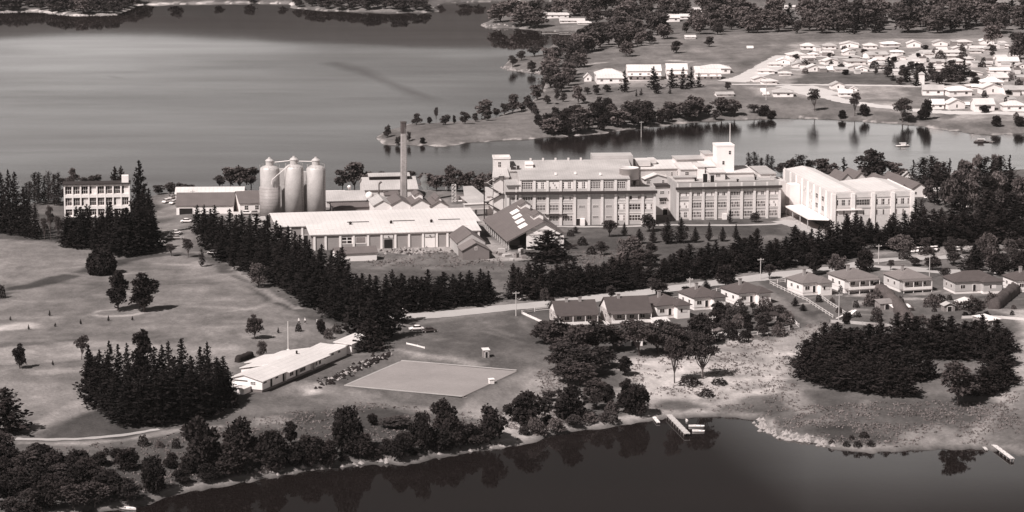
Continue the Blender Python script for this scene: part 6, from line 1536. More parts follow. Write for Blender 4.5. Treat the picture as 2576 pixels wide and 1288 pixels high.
# clump left of the clubhouse
FG = [(225,1008,872,40),(253,1006,880,36),(278,1004,858,34),(299,1002,866,34),(322,1004,864,34),(390,1004,872,36),(410,1002,868,32),(426,1002,858,30),(459,1004,850,44),(482,1006,895,34),(505,1006,872,34),(524,1008,861,36),(546,1010,898,34),(563,1010,895,38),(574,1012,925,28)]
for i, (x, yb, yt, w) in enumerate(FG): TB.append((x, yb, yt, w*1.12, 'spire', 'tall black pine spire, %s from the left at the top of the clubhouse clump' % ordinal(i+1+(1 if x > 350 else 0)), 'pines in the clump beside the clubhouse'))
TB.append((357,990,813,52,'tallgum','taller lobed tree rising out of the middle of the clump beside the clubhouse',None))
belt('f', [([(235,1020,900,46),(300,1050,915,48),(360,1056,915,50),(420,1052,910,50),(480,1044,905,50),(540,1034,910,48),(570,1016,935,36)], 16, 5, 3, 10), ([(285,1052,950,50),(320,1068,960,52),(380,1070,955,54),(440,1062,950,54),(510,1050,940,52),(558,1036,965,40)], 11, 5, 2, 10)], 'spire', 'front pines in the clump beside the clubhouse', ('low black pine', 'along the front of the clubhouse clump'), 21)
for i, (x, yb, yt, w) in enumerate([(228,960,885,40),(232,985,905,50),(590,1026,985,28)]): TB.append((x, yb, yt, w, 'macro', ('feathery dark branch tree at the upper left of the clubhouse clump','spreading dark cypress on the left flank of the clubhouse clump','low dark cypress nearest the clubhouse porch')[i], None))
# big cypress mound at the right
belt('m', [([(2050,900,832,50),(2090,880,808,50),(2150,872,812,52),(2210,868,796,52),(2260,866,790,52),(2310,864,790,54),(2360,862,784,54),(2410,864,792,54),(2460,868,797,54),(2510,876,802,52),(2540,890,825,48)], 18, 4, 3, 6),
           ([(2025,925,846,54),(2075,918,838,56),(2140,912,836,58),(2210,906,832,60),(2290,900,826,60),(2370,900,826,60),(2450,905,832,58),(2520,918,842,56),(2550,930,862,48)], 17, 4, 3, 7),
           ([(2020,948,878,54),(2080,956,876,60),(2150,962,880,62),(2220,966,884,62),(2290,962,880,60),(2340,950,880,56)], 12, 4, 3, 7),
           ([(2040,958,905,52),(2110,972,908,58),(2180,984,912,60),(2240,994,920,58),(2300,996,920,52)], 11, 4, 2, 6),
           ([(2480,955,880,54),(2530,950,880,52),(2490,990,915,56),(2450,996,935,50),(2515,985,920,48)], 10, 4, 3, 6)], 'macro', 'cypresses of the big mound at the right', ('dense dark cypress', 'in the big rounded mound at the right'), 31)
TB.append((2410,1018,905,98,'gum','pale leaved gum tree growing in the front notch of the right hand cypress mound',None))
SINGLE = [
 (1545,880,815,80,'gum','dark gum between the second house and the umbrella gum'),(1370,865,805,60,'gum','dark gum at the left foot of the leftmost roadside house'),(1440,960,900,90,'gum','dark gum low in the gum group above the scrub bank'),(1520,925,870,60,'gum','small dark gum at the right of the gum group'),(1640,860,815,44,'gum','small gum beside the white shed below the third house'),
 (256,690,629,64,'ball','large round dark bush tree standing alone on the golf course'),(297,781,674,54,'tallgum','left of the two tall shapely trees on the golf course'),(363,784,679,64,'tallgum','right and broader of the two tall shapely trees on the golf course'),
 (641,854,787,40,'gum','small round headed tree on a bare stem right of the middle of the golf course'),(49.6,927,860,32,'tallgum','small upright tree alone near the left edge of the golf course'),(205,905,842,44,'gumopen','open round headed tree just left of the clubhouse clump'),
 (751,834,815,16,'darkshrub','small dark shrub below the golfers'),(508,671,628,12,'column','very slim dark cypress standing alone near the left car park'),(659,900,856,32,'light','pale leafy tree behind the clubhouse roof'),
 (650,722,660,60,'light','big pale grey shrubby tree against the diagonal pine row'),(432,645,611,26,'gumopen','thin grey shrub tree in the left car park, nearer the pines'),(474,648,598,32,'gumopen','thin grey shrub tree in the left car park, right one'),
 (3,750,719,22,'darkshrub','dark shrub cut by the left edge of the golf course'),(15,1091,974,84,'macro','broad dark pine at the left edge below the golf course'),(808,841,803,24,'round','round dark tree beside the right golfer'),(847,838,816,24,'shrub','loose shrub right of the round dark tree'),(826,852,828,22,'shrub','low grey shrub below the round dark tree'),
 (1828,713,665,50,'round','round headed dark tree on the road verge above the fifth house'),(1935,703,662,38,'gumopen','small open tree beside the tall pole near the lane'),(2047,690,622,36,'tallgum','tall dark oval tree at the roadside above the first lane house'),(2109,692,638,56,'light','broad pale crowned tree at the roadside'),(2178,682,626,46,'round','dark round tree in the road fork'),
 (1652,745,698,58,'gum','wide dark tree on the road verge behind the third house'),(1537,752,717,28,'tallgum','dark upright bush at the road above the second house'),(1726,739,720,26,'round','round garden bush behind the fourth house'),(1776,733,706,22,'cone','small cone shaped bush beside the road fence'),(1392,774,749,20,'cone','small dark cone tree behind the leftmost roadside house'),
 (1371,756,727,28,'shrub','pale rounded shrub on the verge near the grey car'),(1601,727,690,26,'cone','cone shaped tree on the verge against the belt'),(2451,694,616,54,'cone','large dark pyramid tree above the wide dark roofed house'),(2516,694,634,58,'round','large round dark tree at the road right of the pyramid tree'),(2376,707,672,34,'gumopen','dark leaning tree between the right hand houses'),
 (2264,632,590,74,'light','pale flat crowned gum in front of the right belt'),(2300,668,645,36,'gum','dark low tree in the island beyond the road fork'),(2345,680,640,40,'gum','open tree beyond the road above the clipped hedge'),(2240,680,652,24,'gumopen','thin tree near the hedge top at the road'),(2400,665,630,38,'gum','dark tree beyond the road below the parked white cars'),(2572,690,630,60,'round','dark tree cut by the right edge above the road'),
 (2540,640,600,50,'light','pale tree beyond the road at the right edge'),(2420,640,600,40,'gumopen','open tree right of the parked white cars'),(2330,640,620,40,'shrub','low shrub in front of the parked white cars'),(2490,660,622,40,'gum','grey tree behind the pyramid tree'),
 (1380,655,580,94,'macro','very dark wide cedar in front of the skylight shed gable'),(1533,596,551,52,'gumopen','umbrella shaped tree on the lawn before the left factory block'),(1633,582,538,42,'gum','round pale tree on the lawn before the factory corner'),(1898,559,534,32,'light','small round tree on the lawn before the three storey block'),
 (1836,562,531,10,'column','slim dark cypress against the three storey block wall'),(1465,617,597,22,'darkshrub','round clipped bush on the factory lawn, lower one'),(1435,594,579,18,'darkshrub','round clipped bush on the factory lawn, upper one'),(1448,587,571,11,'column','small oval bush beside the upper clipped bush'),(1513,642,605,40,'gum','loose dark shrub tree below the factory lawn'),
 (1728,580,570,10,'darkshrub','tiny round bush on the factory lawn'),(1580,652,592,78,'light','broad pale gum tree below the factory lawn'),(1488,640,620,24,'darkshrub','dark low bush left of the loose shrub tree'),(1610,668,622,50,'gum','grey tree behind the belt below the broad pale gum'),
 # front shore bush
 (503,1182,1049,102,'bush','large domed dark tree in the shore bush, left of a pair of tall domes'),(609,1160,1052,96,'bush','large domed dark tree in the shore bush, right of the pair of tall domes'),(690,1170,1085,82,'bush','broad dark wattle below the clubhouse corner'),(575,1196,1115,104,'bush','wide dark wattle low between the two tall domes'),
 (360,1121,1096,28,'darkshrub','small dark bush alone on the slope below the path'),(401,1125,1109,22,'shrub','small grey bush on the slope right of the lone dark bush'),(443,1127,1104,22,'darkshrub','ragged dark bush left of the large domed tree'),(322,1182,1125,60,'bush','dark round wattle in the left shore bush, highest of its group'),(253,1169,1135,50,'bush','low dark wattle left of the highest round wattle'),
 (211,1176,1145,24,'tallgum','narrow dark bush in the gap of the left shore bush'),(168,1182,1145,34,'bush','grey bush at the left of the shore slope'),(290,1153,1127,26,'round','small round bush behind the left wattles'),(267,1138,1127,14,'darkshrub','tiny bush on the slope above the left wattles'),(429,1176,1138,42,'bush','compact dark wattle between the left bush and the large dome'),(475,1190,1146,50,'bush','dark wattle at the foot of the large dome'),
 (384,1240,1145,64,'bush','tall dark wattle standing by the beach at the left'),(872,1142,1020,74,'bush','big tall dark dome in the middle shore bush'),(906,1153,1087,62,'bush','dark rounded wattle hanging over the beach below the big dome'),(683,1178,1084,78,'bush','dark wattle over the beach below the clubhouse'),(731,1121,1052,34,'tallgum','narrow dark tree in the middle shore bush'),
 (782,1173,1092,74,'bush','wide grey wattle in the middle shore bush'),(829,1173,1106,48,'bush','rounded wattle left of the big tall dome'),(937,1069,1040,30,'round','round bush alone right of the big tall dome'),(998,1075,1047,84,'gum','spreading low tree with thin branches above the beach'),(1062,1135,1034,54,'bush','upright dark tree left of the paired domes above the beach'),
 (1115,1092,1004,70,'bush','high dark dome below the bowling green, upper of a pair'),(1141,1127,1047,64,'bush','dark dome below the bowling green, lower of a pair'),(1005,1158,1090,46,'bush','narrow dark wattle leaning over the beach'),(1084,1132,1076,38,'bush','dark wattle between the leaning wattle and the paired domes'),(1233,1114,1018,76,'bush','pyramid shaped dark tree alone at the edge of the sandy slope'),
 (1185,1081,1064,16,'darkshrub','tiny dark bush left of the pyramid shaped tree'),(1330,1070,984,88,'bush','big ragged dark tree right of the sandy slope'),(1288,1062,1010,46,'gum','thin grey tree at the left of the big ragged tree'),(1345,1092,1047,40,'light','pale scrub bush on the bank below the big ragged tree'),(1318,1092,1067,28,'darkshrub','small dark bush on the bank beside the pale scrub'),
 (1434,1055,970,80,'bush','big round black tree on the bank above the cove'),(1573,1038,945,48,'tallgum','tall narrow black tree left of the jetty'),(1603,1046,963,60,'bush','round black tree just left of the jetty'),(1531,1029,961,30,'tallgum','slim dark tree in the scrub between the big black trees'),(1500,1030,975,40,'gum','thin grey tree in the scrub above the cove'),
 (1400,1090,1050,56,'light','pale grey scrub on the cove bank'),(1475,1062,1036,50,'shrub','low grey scrub on the cove bank, middle'),(1530,1060,1036,50,'shrub','low grey scrub on the cove bank, right'),(1460,970,910,74,'gum','dark spreading tree at the end of the gum group'),(1500,1000,948,60,'gum','grey open tree below the gum group'),
 (1397,888,795,90,'gum','leftmost dense dark gum in front of the leftmost roadside house'),(1455,902,812,84,'gum','dark gum in front of the second roadside house'),(1500,890,800,76,'gum','dark gum below the second house verandah'),(1420,935,858,96,'gum','wide dark gum low at the left of the gum group'),(1475,945,872,96,'gum','broad flat dark gum in the middle of the gum group'),(1572,945,892,36,'tallgum','narrow dark tree standing clear on the pale ground'),
 (1610,896,800,98,'gumopen','umbrella shaped gum with a bare forked trunk by the grey shed'),(1655,890,800,70,'gum','dark gum behind the umbrella gum'),(1690,892,808,74,'gum','dark rounded gum right of the umbrella gum'),(1697,964,846,66,'gumopen','leaning gum with a long bare trunk on the pale ground'),(1768,953,836,92,'gumopen','large gum with many bare curving limbs on the pale ground'),
 (1757,868,782,66,'gum','dark gum at the back of the bushy garden'),(1735,967,949,52,'darkshrub','flat dark bush on the pale ground, leftmost of three'),(1809,966,953,40,'darkshrub','flat dark bush on the pale ground, rightmost of three'),(1777,997,979,36,'darkshrub','flat dark bush below the two others on the pale ground'),(1720,890,840,50,'gum','small dark gum between the leaning gum and the garden'),
 (2130,815,785,24,'round','round dark tree above the cypress mound near the grey shed'),(2318,815,795,40,'shrub','grey garden shrub at the back fence'),(2190,770,738,34,'shrub','leafy shrub left of the clipped hedge'),(2205,755,728,26,'shrub','light shrub by the raised house'),(2345,772,742,40,'shrub','rounded garden shrub between the right hand houses'),(2366,764,742,30,'darkshrub','dark clipped bush left of the wide house'),
 (2448,798,748,54,'gum','dark garden tree below the timbered gable'),(2405,780,758,24,'shrub','small garden shrub below the wide house'),(2495,770,738,36,'shrub','garden bush right of the wide house'),(2118,735,718,18,'darkshrub','small dark bush behind the first lane house'),(2000,770,748,14,'cone','small cone bush in the slide garden, left'),(2020,782,764,14,'cone','small cone bush in the slide garden, right'),(2060,760,742,16,'darkshrub','dark bush under the first lane house'),(2205,808,786,30,'darkshrub','dark bush beside the black garden shed'),
 # behind the factory
 (580,470,416,44,'fargum','grey round gum behind the house with the steep roof'),(604,470,412,50,'fargum','tallest gum left of the silos'),(632,470,416,46,'fargum','gum nearest the left silo'),(552,470,440,34,'fargum','low gum behind the left store'),(892,474,402,52,'fargum','tall layered gum between the silos and the boiler house'),(862,474,424,44,'fargum','gum just right of the right silo'),(922,474,430,40,'fargum','gum left of the boiler house roof'),
 (960,456,430,36,'fargum','low gum behind the left end of the boiler house'),(1018+16,458,428,30,'fargum','gum behind the chimney'),(400,490,463,38,'fargum','low dark gum by the water, leftmost beside the tallest pine'),(428,490,458,40,'fargum','low dark gum by the water behind the yard'),(455,490,457,42,'fargum','low dark gum by the water behind the left store'),(482,488,463,28,'fargum','low dark gum at the pole by the left store'),
 (183,449+16,420,28,'fargum','small round tree above the left part of the office roof'),(240,470,437,44,'fargum','dark rounded tree above the office roof'),(212,470,445,34,'fargum','low tree above the office roof'),(160,470,446,28,'fargum','low tree at the left end of the office roof'),
 (1075,478,432,44,'fargum','very dark gum right of the boiler house'),(1098,480,438,40,'fargum','grey gum right of the very dark gum'),(1130,480,412,38,'fargum','tallest gum right of the boiler house'),(1150,482,420,44,'fargum','gum beside the tallest one right of the boiler house'),(1178,482,428,44,'fargum','gum left of the loading house roofs'),(1208,482,432,46,'fargum','dark gum behind the fire escape'),(1238,476,430,40,'fargum','dark gum against the left factory tower'),
 (1883,438,386,12,'column','slim dark poplar touching the flag tower'),(1898,438,384,16,'column','tallest slim dark poplar right of the flag tower'),(1915,438,398,13,'column','short slim poplar right of the flag tower'),(1930,440,391,12,'column','slim poplar, fourth from the flag tower'),(1941,440,394,12,'column','slim poplar, fifth from the flag tower'),(1704,416+20,389,36,'fargum','tree top showing over the factory roof'),
 (1965,440,408,34,'fargum','low dark tree behind the pale factory roof'),(1990,440,394,34,'fargum','dark tree behind the white block, left one'),(2012,440,392,30,'column','dark upright tree behind the white block'),(2036,440,400,30,'fargum','dark tree behind the white block ridge'),(2070,445,396,44,'fargum','dark tree right of the white block ridge'),(2096,448,405,30,'fargum','low dark tree beside the small sheds'),(2122,450,396,38,'farpine','dark pointed tree behind the small sheds'),
 (2195,462,372,74,'gum','very large dark spreading tree behind the small sheds'),(2250,455,405,50,'fargum','dark tree between the great tree and the tall grey trees'),(1915+300,448,430,20,'fargum','low tree beneath the great tree')]
SINGLE += [(1290,168,138,30,'gum','dark gum at the tip of the small rocky point'),(1312,152,126,28,'gum','gum at the back edge of the small rocky point'),(1338,182,150,24,'gum','gum at the waterline of the small rocky point'),(1345,142,112,40,'gum','spreading gum behind the small rocky point'),(1375,188,150,36,'gum','gum where the small rocky point joins the land')]
for s in SINGLE: TB.append((s[0], s[1], s[2], s[3], s[4], s[5], None))
CN = [(1571,594,560,12),(1608,613,576,21),(1643,611,572,16),(1678,613,548,26),(1713,611,548,25),(1749,610,572,17),(1784,607,560,13),(1818,607,571,15),(1851,604,565,13)]
for i, (x, yb, yt, w) in enumerate(CN): TB.append((x, yb, yt, w, 'cone', '%s of the pointed cypresses in the row on the factory lawn, from the left' % ordinal(i+1), 'pointed cypresses on the factory lawn'))
for i, (x, yb) in enumerate([(26,806),(72,829),(125,795),(139,822),(203,816),(273,808),(333,806),(133,919),(700,900-62)]): TB.append((x, yb, yb-11-(i % 3)*2, 4.4, 'cone', 'young sapling on the golf course, %s from the left' % ordinal([0,1,2,4,5,6,7,3,8][i]+1), 'saplings on the golf course'))
# grey tall trees and woods right of the white block
belt('g', [([(2290,462,392,30),(2325,470,392,32),(2360,480,398,34),(2400,500,410,34),(2440,480,392,36),(2490,478,390,38),(2550,480,386,38)], 14, 4, 3, 6), ([(2330,505,430,34),(2370,520,440,34),(2420,535,450,36),(2470,530,440,40),(2540,520,430,40),(2590,520,430,40)], 13, 4, 3, 7), ([(2400,560,480,38),(2450,570,490,38),(2510,568,480,40),(2580,565,480,40)], 10, 4, 3, 7)], ['column','fargum','fargum','farpine'], 'grey trees right of the white block', ('tall grey tree', 'in the loose wood right of the white block'), 41)
# headland trees, read from the far shore of the inlet
HL = [(315,490,600,70),(402,585,662,60),(485,550,632,50),(600,600,648,45),(548,400,500,90),(655,432,490,40),(785,412,497,100),(855,420,487,30),(943,385,492,110),(1028,400,472,60),(1100,285,432,130),(1130,375,465,100),(1195,360,432,80),(1262,318,420,80),(1330,240,402,120),(1400,320,384,80),(1450,250,355,90),(1530,160,300,130),(1480,300,400,100),(1520,350,432,60),(1610,250,330,70),(1690,195,300,50),(1740,235,312,70),(1862,170,330,90),(1905,260,312,40),(1935,190,250,60),(2012,165,258,80),(2095,165,232,80),(1690,500-180,330,30),(2030,265,335,60)]
for i, (x, a, b, w) in enumerate(HL):
    TB.append((877.8+x*.3098, 159.6+b*.3098, 159.6+a*.3098, w*.3098, 'fargum' if w > 45 else 'round', 'dark gum on the grassy headland, %s from its tip' % ordinal(i+1), 'gums on the headland'))
TB.append((1097,310,268,12,'gumopen','tall thin palm like tree on the headland ridge',None))
for i, (x, yb, yt, w) in enumerate([(1571,232,178,34),(1644,225,168,46),(1652,236,205,24),(1690,222,172,34),(1718,224,170,30),(1738,222,168,30),(1758,220,184,20)]): TB.append((x, yb, yt, w, 'farpine', 'black pine in front of the big white point houses, %s from the left' % ordinal(i+1), 'black pines before the point houses'))
for i, (x, yb, yt, w) in enumerate([(1613,240,222,13),(1601,243,224,8),(1685,236,218,12),(1830,225,205,20),(2148,86,42,30),(2495,112,60,46),(2565,150,78,50),(1575,142,98,34),(1702,134,100,34),(1784,118,90,26),(2110,82,60,20),(2552,106,80,30)]):
    TB.append((x, yb, yt, w, 'farpine' if i in (0,1,2,4) else 'fargum', ('small cone bush below the point pines','thin dark bush below the point pines','small cone bush right of the point pines','dark bush where the drive meets the point road','dark pointed tree at the lower edge of the far wood','big dark tree on the bare ridge above the estate','dark tree cut by the right edge above the estate','tall dark tree alone in the far paddock, leftmost','dark tree alone in the middle of the far paddock','dark tree alone at the right of the far paddock','small dark tree under the far wood edge','dark tree on the ridge at the right')[i], None))
for i, (x, yb, yt, w) in enumerate([(2050,280,222,40),(2150,292,232,34),(2175,292,262,24),(2270,308,246,56),(2318,302,276,24),(2330,302,250,26),(2508,318,290,26),(2565,318,292,30),(2285,308,282,40),(1920,292,265,30),(1940,300,278,24),(2120,298,276,20),(1898,285,262,40)]):
    TB.append((x, yb, yt, w, 'gumopen' if w > 33 else 'round', 'tree on the grassy far bank of the inlet, %s from the left' % ordinal([3,5,6,8,9,11,12,13,10,1,2,4,0][i] if i != 12 else 1), 'trees on the far bank of the inlet'))
CLEAR = [(1398,46,42),(1440,58,38),(1470,62,24),(1690,55,28),(1724,48,20),(1737,98,18),(1760,30,28),(1905,45,26),(2246,26,16),(1990,22,20),(1620,60,12),(2060,50,10),(2380,50,12)]
def wood(poly, spacing, kinds, hr, wr, label, group, seed, cap=400, trim=True):
    r_ = random.Random(seed); W = np.array([tuple(P0(*p, z=2.5 if seed in (56,57,58) else 8)) for p in poly]); x0, x1 = W[:,0].min(), W[:,0].max(); y0, y1 = W[:,1].min(), W[:,1].max(); pts = []
    for _ in range(cap*30):
        x, y = r_.uniform(x0, x1), r_.uniform(y0, y1)
        if not inside(np.array([x]), np.array([y]), W)[0]: continue
        if H(x, y) < .6: continue
        if seed in (53,54,55):
            q = project((x, y, H(x, y)))
            if any(abs(q[0]-cx) < cw and cy-4 < q[1] < cy+30 for cx, cy, cw in CLEAR): continue
        if any((x-a)**2+(y-b)**2*.35 < spacing**2 for a, b in pts): continue
        pts.append((x, y))
        if len(pts) >= cap: break
    k = 0; P_ = sorted(pts, key=lambda q: q[0]/q[1]); few = len(P_) <= 40
    for x, y in P_:
        p = Vector((x, y, H(x, y))); h = r_.uniform(*hr); k += 1; lab = '%s, %s' % (label, nth(k-1, len(P_))) if few else label
        tree_at(p, r_.choice(kinds), h, h*r_.uniform(*wr), lab, group, small=True)
    return len(pts)
cnt = {}
for (x, yb, yt, w, kind, lab, grp) in TB: tree(x, yb, yt, kind, lab, w, grp)
n_w = 0
n_w += wood([(1345,285),(1450,270),(1560,262),(1640,270),(1750,252),(1885,258),(1882,288),(1800,290),(1700,296),(1640,308),(1560,322),(1500,334),(1450,330),(1400,305)], 5.2, ['fargum','fargum','bush'], (5,10.5), (.8,1.2), 'dark bushy gum in the headland scrub', 'gums in the headland scrub', 51, 190)
n_w += wood([(1258,172),(1300,150),(1380,140),(1440,108),(1480,112),(1455,165),(1440,200),(1400,208),(1370,190),(1300,182)], 8, ['fargum'], (6,13), (.7,1.0), 'dark gum on the small rocky point', 'gums on the small rocky point', 52, 46)
n_w += wood([(1222,66),(1260,30),(1340,20),(1470,10),(1560,5),(1700,14),(1850,14),(1900,30),(1900,74),(1800,84),(1700,72),(1640,100),(1560,108),(1470,112),(1560,84),(1552,72),(1450,76),(1330,68)], 10.5, ['fargum'], (7,15), (.8,1.15), 'grey green gum in the broad wood behind the far point', 'gums in the wood behind the far point', 53, 260)
n_w += wood([(1860,40),(1960,26),(2100,35),(2220,40),(2330,16),(2450,4),(2500,40),(2576,36),(2640,40),(2640,70),(2500,84),(2400,80),(2250,84),(2100,80),(1950,80),(1870,76)], 11.5, ['fargum','fargum','fargum','farpine'], (8,18), (.75,1.1), 'dark gum in the long tree belt above the far estate', 'gums in the belt above the estate', 54, 220)
n_w += wood([(2000,20),(2100,8),(2160,20),(2100,28),(2010,30)], 13, ['fargum'], (6,10), (.8,1.1), 'scattered gum on the pale slope above the long far belt', 'gums above the far belt', 55, 12)
n_w += wood([(-40,30),(-40,-10),(360,-12),(345,18),(290,34),(190,36),(90,24),(40,26)], 6.0, ['fargum'], (6,11), (.9,1.3), 'dark gum on the rocky wooded shore at the top left', 'gums on the top left shore', 56, 300)
n_w += wood([(735,14),(760,0),(1000,0),(1060,12),(1090,26),(1040,29),(950,28),(860,26),(790,22)], 6.5, ['fargum'], (6,10), (.9,1.3), 'dark gum on the low wooded point at the top middle', 'gums on the top middle point', 57, 160)
n_w += wood([(360,8),(720,4),(1700,-14),(2576,-16),(2576,-30),(360,-16)], 24, ['fargum'], (6,12), (.9,1.4), 'small gum scattered along the farthest shore', 'gums on the farthest shore', 58, 70)
n_w += wood([(2210,176),(2290,170),(2400,178),(2430,185),(2420,205),(2330,208),(2235,205)], 7, ['fargum','farpine'], (4,9), (.8,1.2), 'dark garden tree beside the suburb paddock', 'garden trees beside the suburb paddock', 59, 34)
n_w += wood([(1990,130),(2560,120),(2576,280),(2440,270),(2440,200),(2000,180)], 12, ['darkshrub','round','shrub','fargum'], (1.8,4.6), (.9,1.4), 'small dark garden shrub among the far white houses', 'garden shrubs of the far estate', 60, 130)
n_w += wood([(1810,770),(1925,768),(1990,800),(1995,822),(1930,836),(1850,842),(1790,838),(1770,800)], 3.6, ['shrub','darkshrub','gum','round'], (2,4.6), (.9,1.3), 'shrub in the overgrown gardens left of the lane', 'shrubs in the overgrown gardens', 61, 80)
n_w += wood([(1560,830),(1700,822),(1780,800),(1790,840),(1700,860),(1640,850),(1560,850)], 3.6, ['gum','shrub'], (2.0,4.6), (.9,1.3), 'garden shrub behind the third roadside house', 'shrubs behind the roadside houses', 62, 24)
n_w += wood([(-40,1120),(60,1112),(140,1135),(240,1165),(300,1180),(350,1200),(400,1228),(330,1262),(230,1280),(60,1330),(-40,1340)], 3.9, ['bush','bush','gum'], (4,7.5), (.9,1.25), 'dark wattle in the bottom left thicket', 'wattles of the bottom left thicket', 63, 150)
n_w += wood([(640,1110),(860,1090),(1200,1060),(1230,1100),(1150,1130),(1000,1160),(760,1175),(640,1195)], 7, ['shrub','darkshrub','bush'], (1.2,3.2), (1.1,1.5), 'low scrub bush among the front shore wattles', 'low scrub of the front shore', 64, 60)
n_w += wood([(430,1150),(640,1110),(860,1080),(1200,1050),(1225,1085),(1150,1118),(1000,1142),(760,1162),(640,1178),(480,1210)], 5.0, ['bush','bush','gum'], (3.2,6.2), (.95,1.3), 'merging wattle in the dark scrub along the front shore', 'wattles of the front shore scrub', 72, 60)
n_w += wood([(1360,1085),(1300,1040),(1400,950),(1500,950),(1560,1000),(1640,1040),(1600,1058),(1500,1074),(1420,1086)], 4.4, ['shrub','light','gum'], (1.5,3.8), (1.0,1.4), 'grey scrub bush on the bank left of the jetty', 'grey scrub left of the jetty', 65, 60)
n_w += wood([(2040,1075),(2060,1048),(2190,1042),(2212,1060),(2195,1084),(2110,1090)], 2.6, ['darkshrub'], (.8,1.6), (1.3,1.9), 'low dark bush in the right beach patch', 'low scrub patch by the right beach', 66, 60)
n_w += wood([(2240,1100),(2440,1090),(2576,1110),(2576,1125),(2440,1118),(2250,1122)], 4.4, ['shrub','darkshrub'], (.9,1.9), (1.2,1.8), 'low grey bush along the top of the right hand beach', 'bushes along the right beach', 67, 40)
n_w += wood([(1560,665),(1640,640),(1640,690),(1560,700)], 6, ['gum','shrub'], (3,6), (.9,1.2), 'grey shrub beside the broad pale gum', 'shrubs behind the roadside belt', 68, 14)
n_w += wood([(2060,745),(2180,750),(2300,750),(2540,745),(2560,795),(2400,800),(2290,800),(2150,800),(2100,790)], 6.5, ['shrub','darkshrub'], (1.0,2.4), (.9,1.4), 'small shrub behind the right hand houses', 'shrubs in the right hand gardens', 69, 40)
n_w += wood([(2240,640),(2576,600),(2600,670),(2420,678),(2300,670)], 8, ['gum','shrub','gumopen'], (2.5,6.5), (.8,1.2), 'open tree beyond the road fork', 'trees beyond the road fork', 70, 30)
n_w += wood([(948,350),(985,358),(1030,363),(1190,355),(1310,349),(1430,340),(1430,337),(1300,346),(1180,352),(1020,359),(985,350)], 6, ['darkshrub'], (1.2,2.2), (1.2,1.6), 'low dark tussock on the edge of the headland shore', 'tussocks on the headland shore', 71, 34)
def finish_trees():
    by = {}
    for i, (a, k) in enumerate(PEND): by.setdefault(PROTO[a[1]][1], []).append((a[2]*pxm(a[0]), i))
    rest = {}
    for name, L_ in by.items():
        print('trees', name, len(L_))
        if len(L_) > 292:
            for s_, i in sorted(L_)[:len(L_)-292]: rest.setdefault(name, []).append(i)
    skip = {i for v in rest.values() for i in v}
    for i, (a, k) in enumerate(PEND):
        if i not in skip: make_tree(*a, **k)
    for name, idx in rest.items():       # the smallest beyond three hundred: one far wood
        VS = []; FS = []; MI = []; nv = 0; SL = {}
        for i in idx:
            (p, kind, h, w), k = PEND[i][0][:4], PEND[i][1]; lst, _ = PROTO[kind]; c_, t_, m_, h0, r0 = lst[rt.randrange(len(lst))]; m_ = m_ or c_
            if m_.name not in SL:
                co = np.zeros(len(m_.vertices)*3, np.float32); m_.vertices.foreach_get('co', co); ls = np.zeros(len(m_.polygons), np.int32); m_.polygons.foreach_get('loop_total', ls)
                vi = np.zeros(len(m_.loops), np.int32); m_.loops.foreach_get('vertex_index', vi); q4 = np.all(ls == 4)
                st = np.zeros(len(m_.polygons), np.int32); m_.polygons.foreach_get('loop_start', st); keep = ls == 4
                SL[m_.name] = (co.reshape(-1,3), vi[(st[keep][:,None]+np.arange(4)).ravel()].reshape(-1,4), m_.materials[0])
            co, f, mt_ = SL[m_.name]; an = rt.uniform(0, 6.28); c, s_ = math.cos(an), math.sin(an); v = co*np.array([w/2/r0, w/2/r0, h/h0])
            VS.append(np.stack([v[:,0]*c-v[:,1]*s_+p[0], v[:,0]*s_+v[:,1]*c+p[1], v[:,2]+p[2]], 1)); FS.append(f+nv); nv += len(co)
        V = np.concatenate(VS); F = np.concatenate(FS); me = bpy.data.meshes.new('far_wood'); me.vertices.add(len(V)); me.vertices.foreach_set('co', V.astype(np.float32).ravel())
        me.loops.add(F.size); me.loops.foreach_set('vertex_index', F.ravel().astype(np.int32)); me.polygons.add(len(F)); me.polygons.foreach_set('loop_start', np.arange(0, F.size, 4, dtype=np.int32)); me.polygons.foreach_set('loop_total', np.full(len(F), 4, np.int32))
        me.update(calc_edges=True); me.materials.append(mt_); o = link('far_wood' if 'gum' in name else 'far_scrub', me); tag(o, 'distant %s of small crowns reading as one mass' % ('woodland' if 'gum' in name else 'scrub'), None, None, 'stuff')
finish_trees()
print('woods', n_w, 'belts', len(TB))
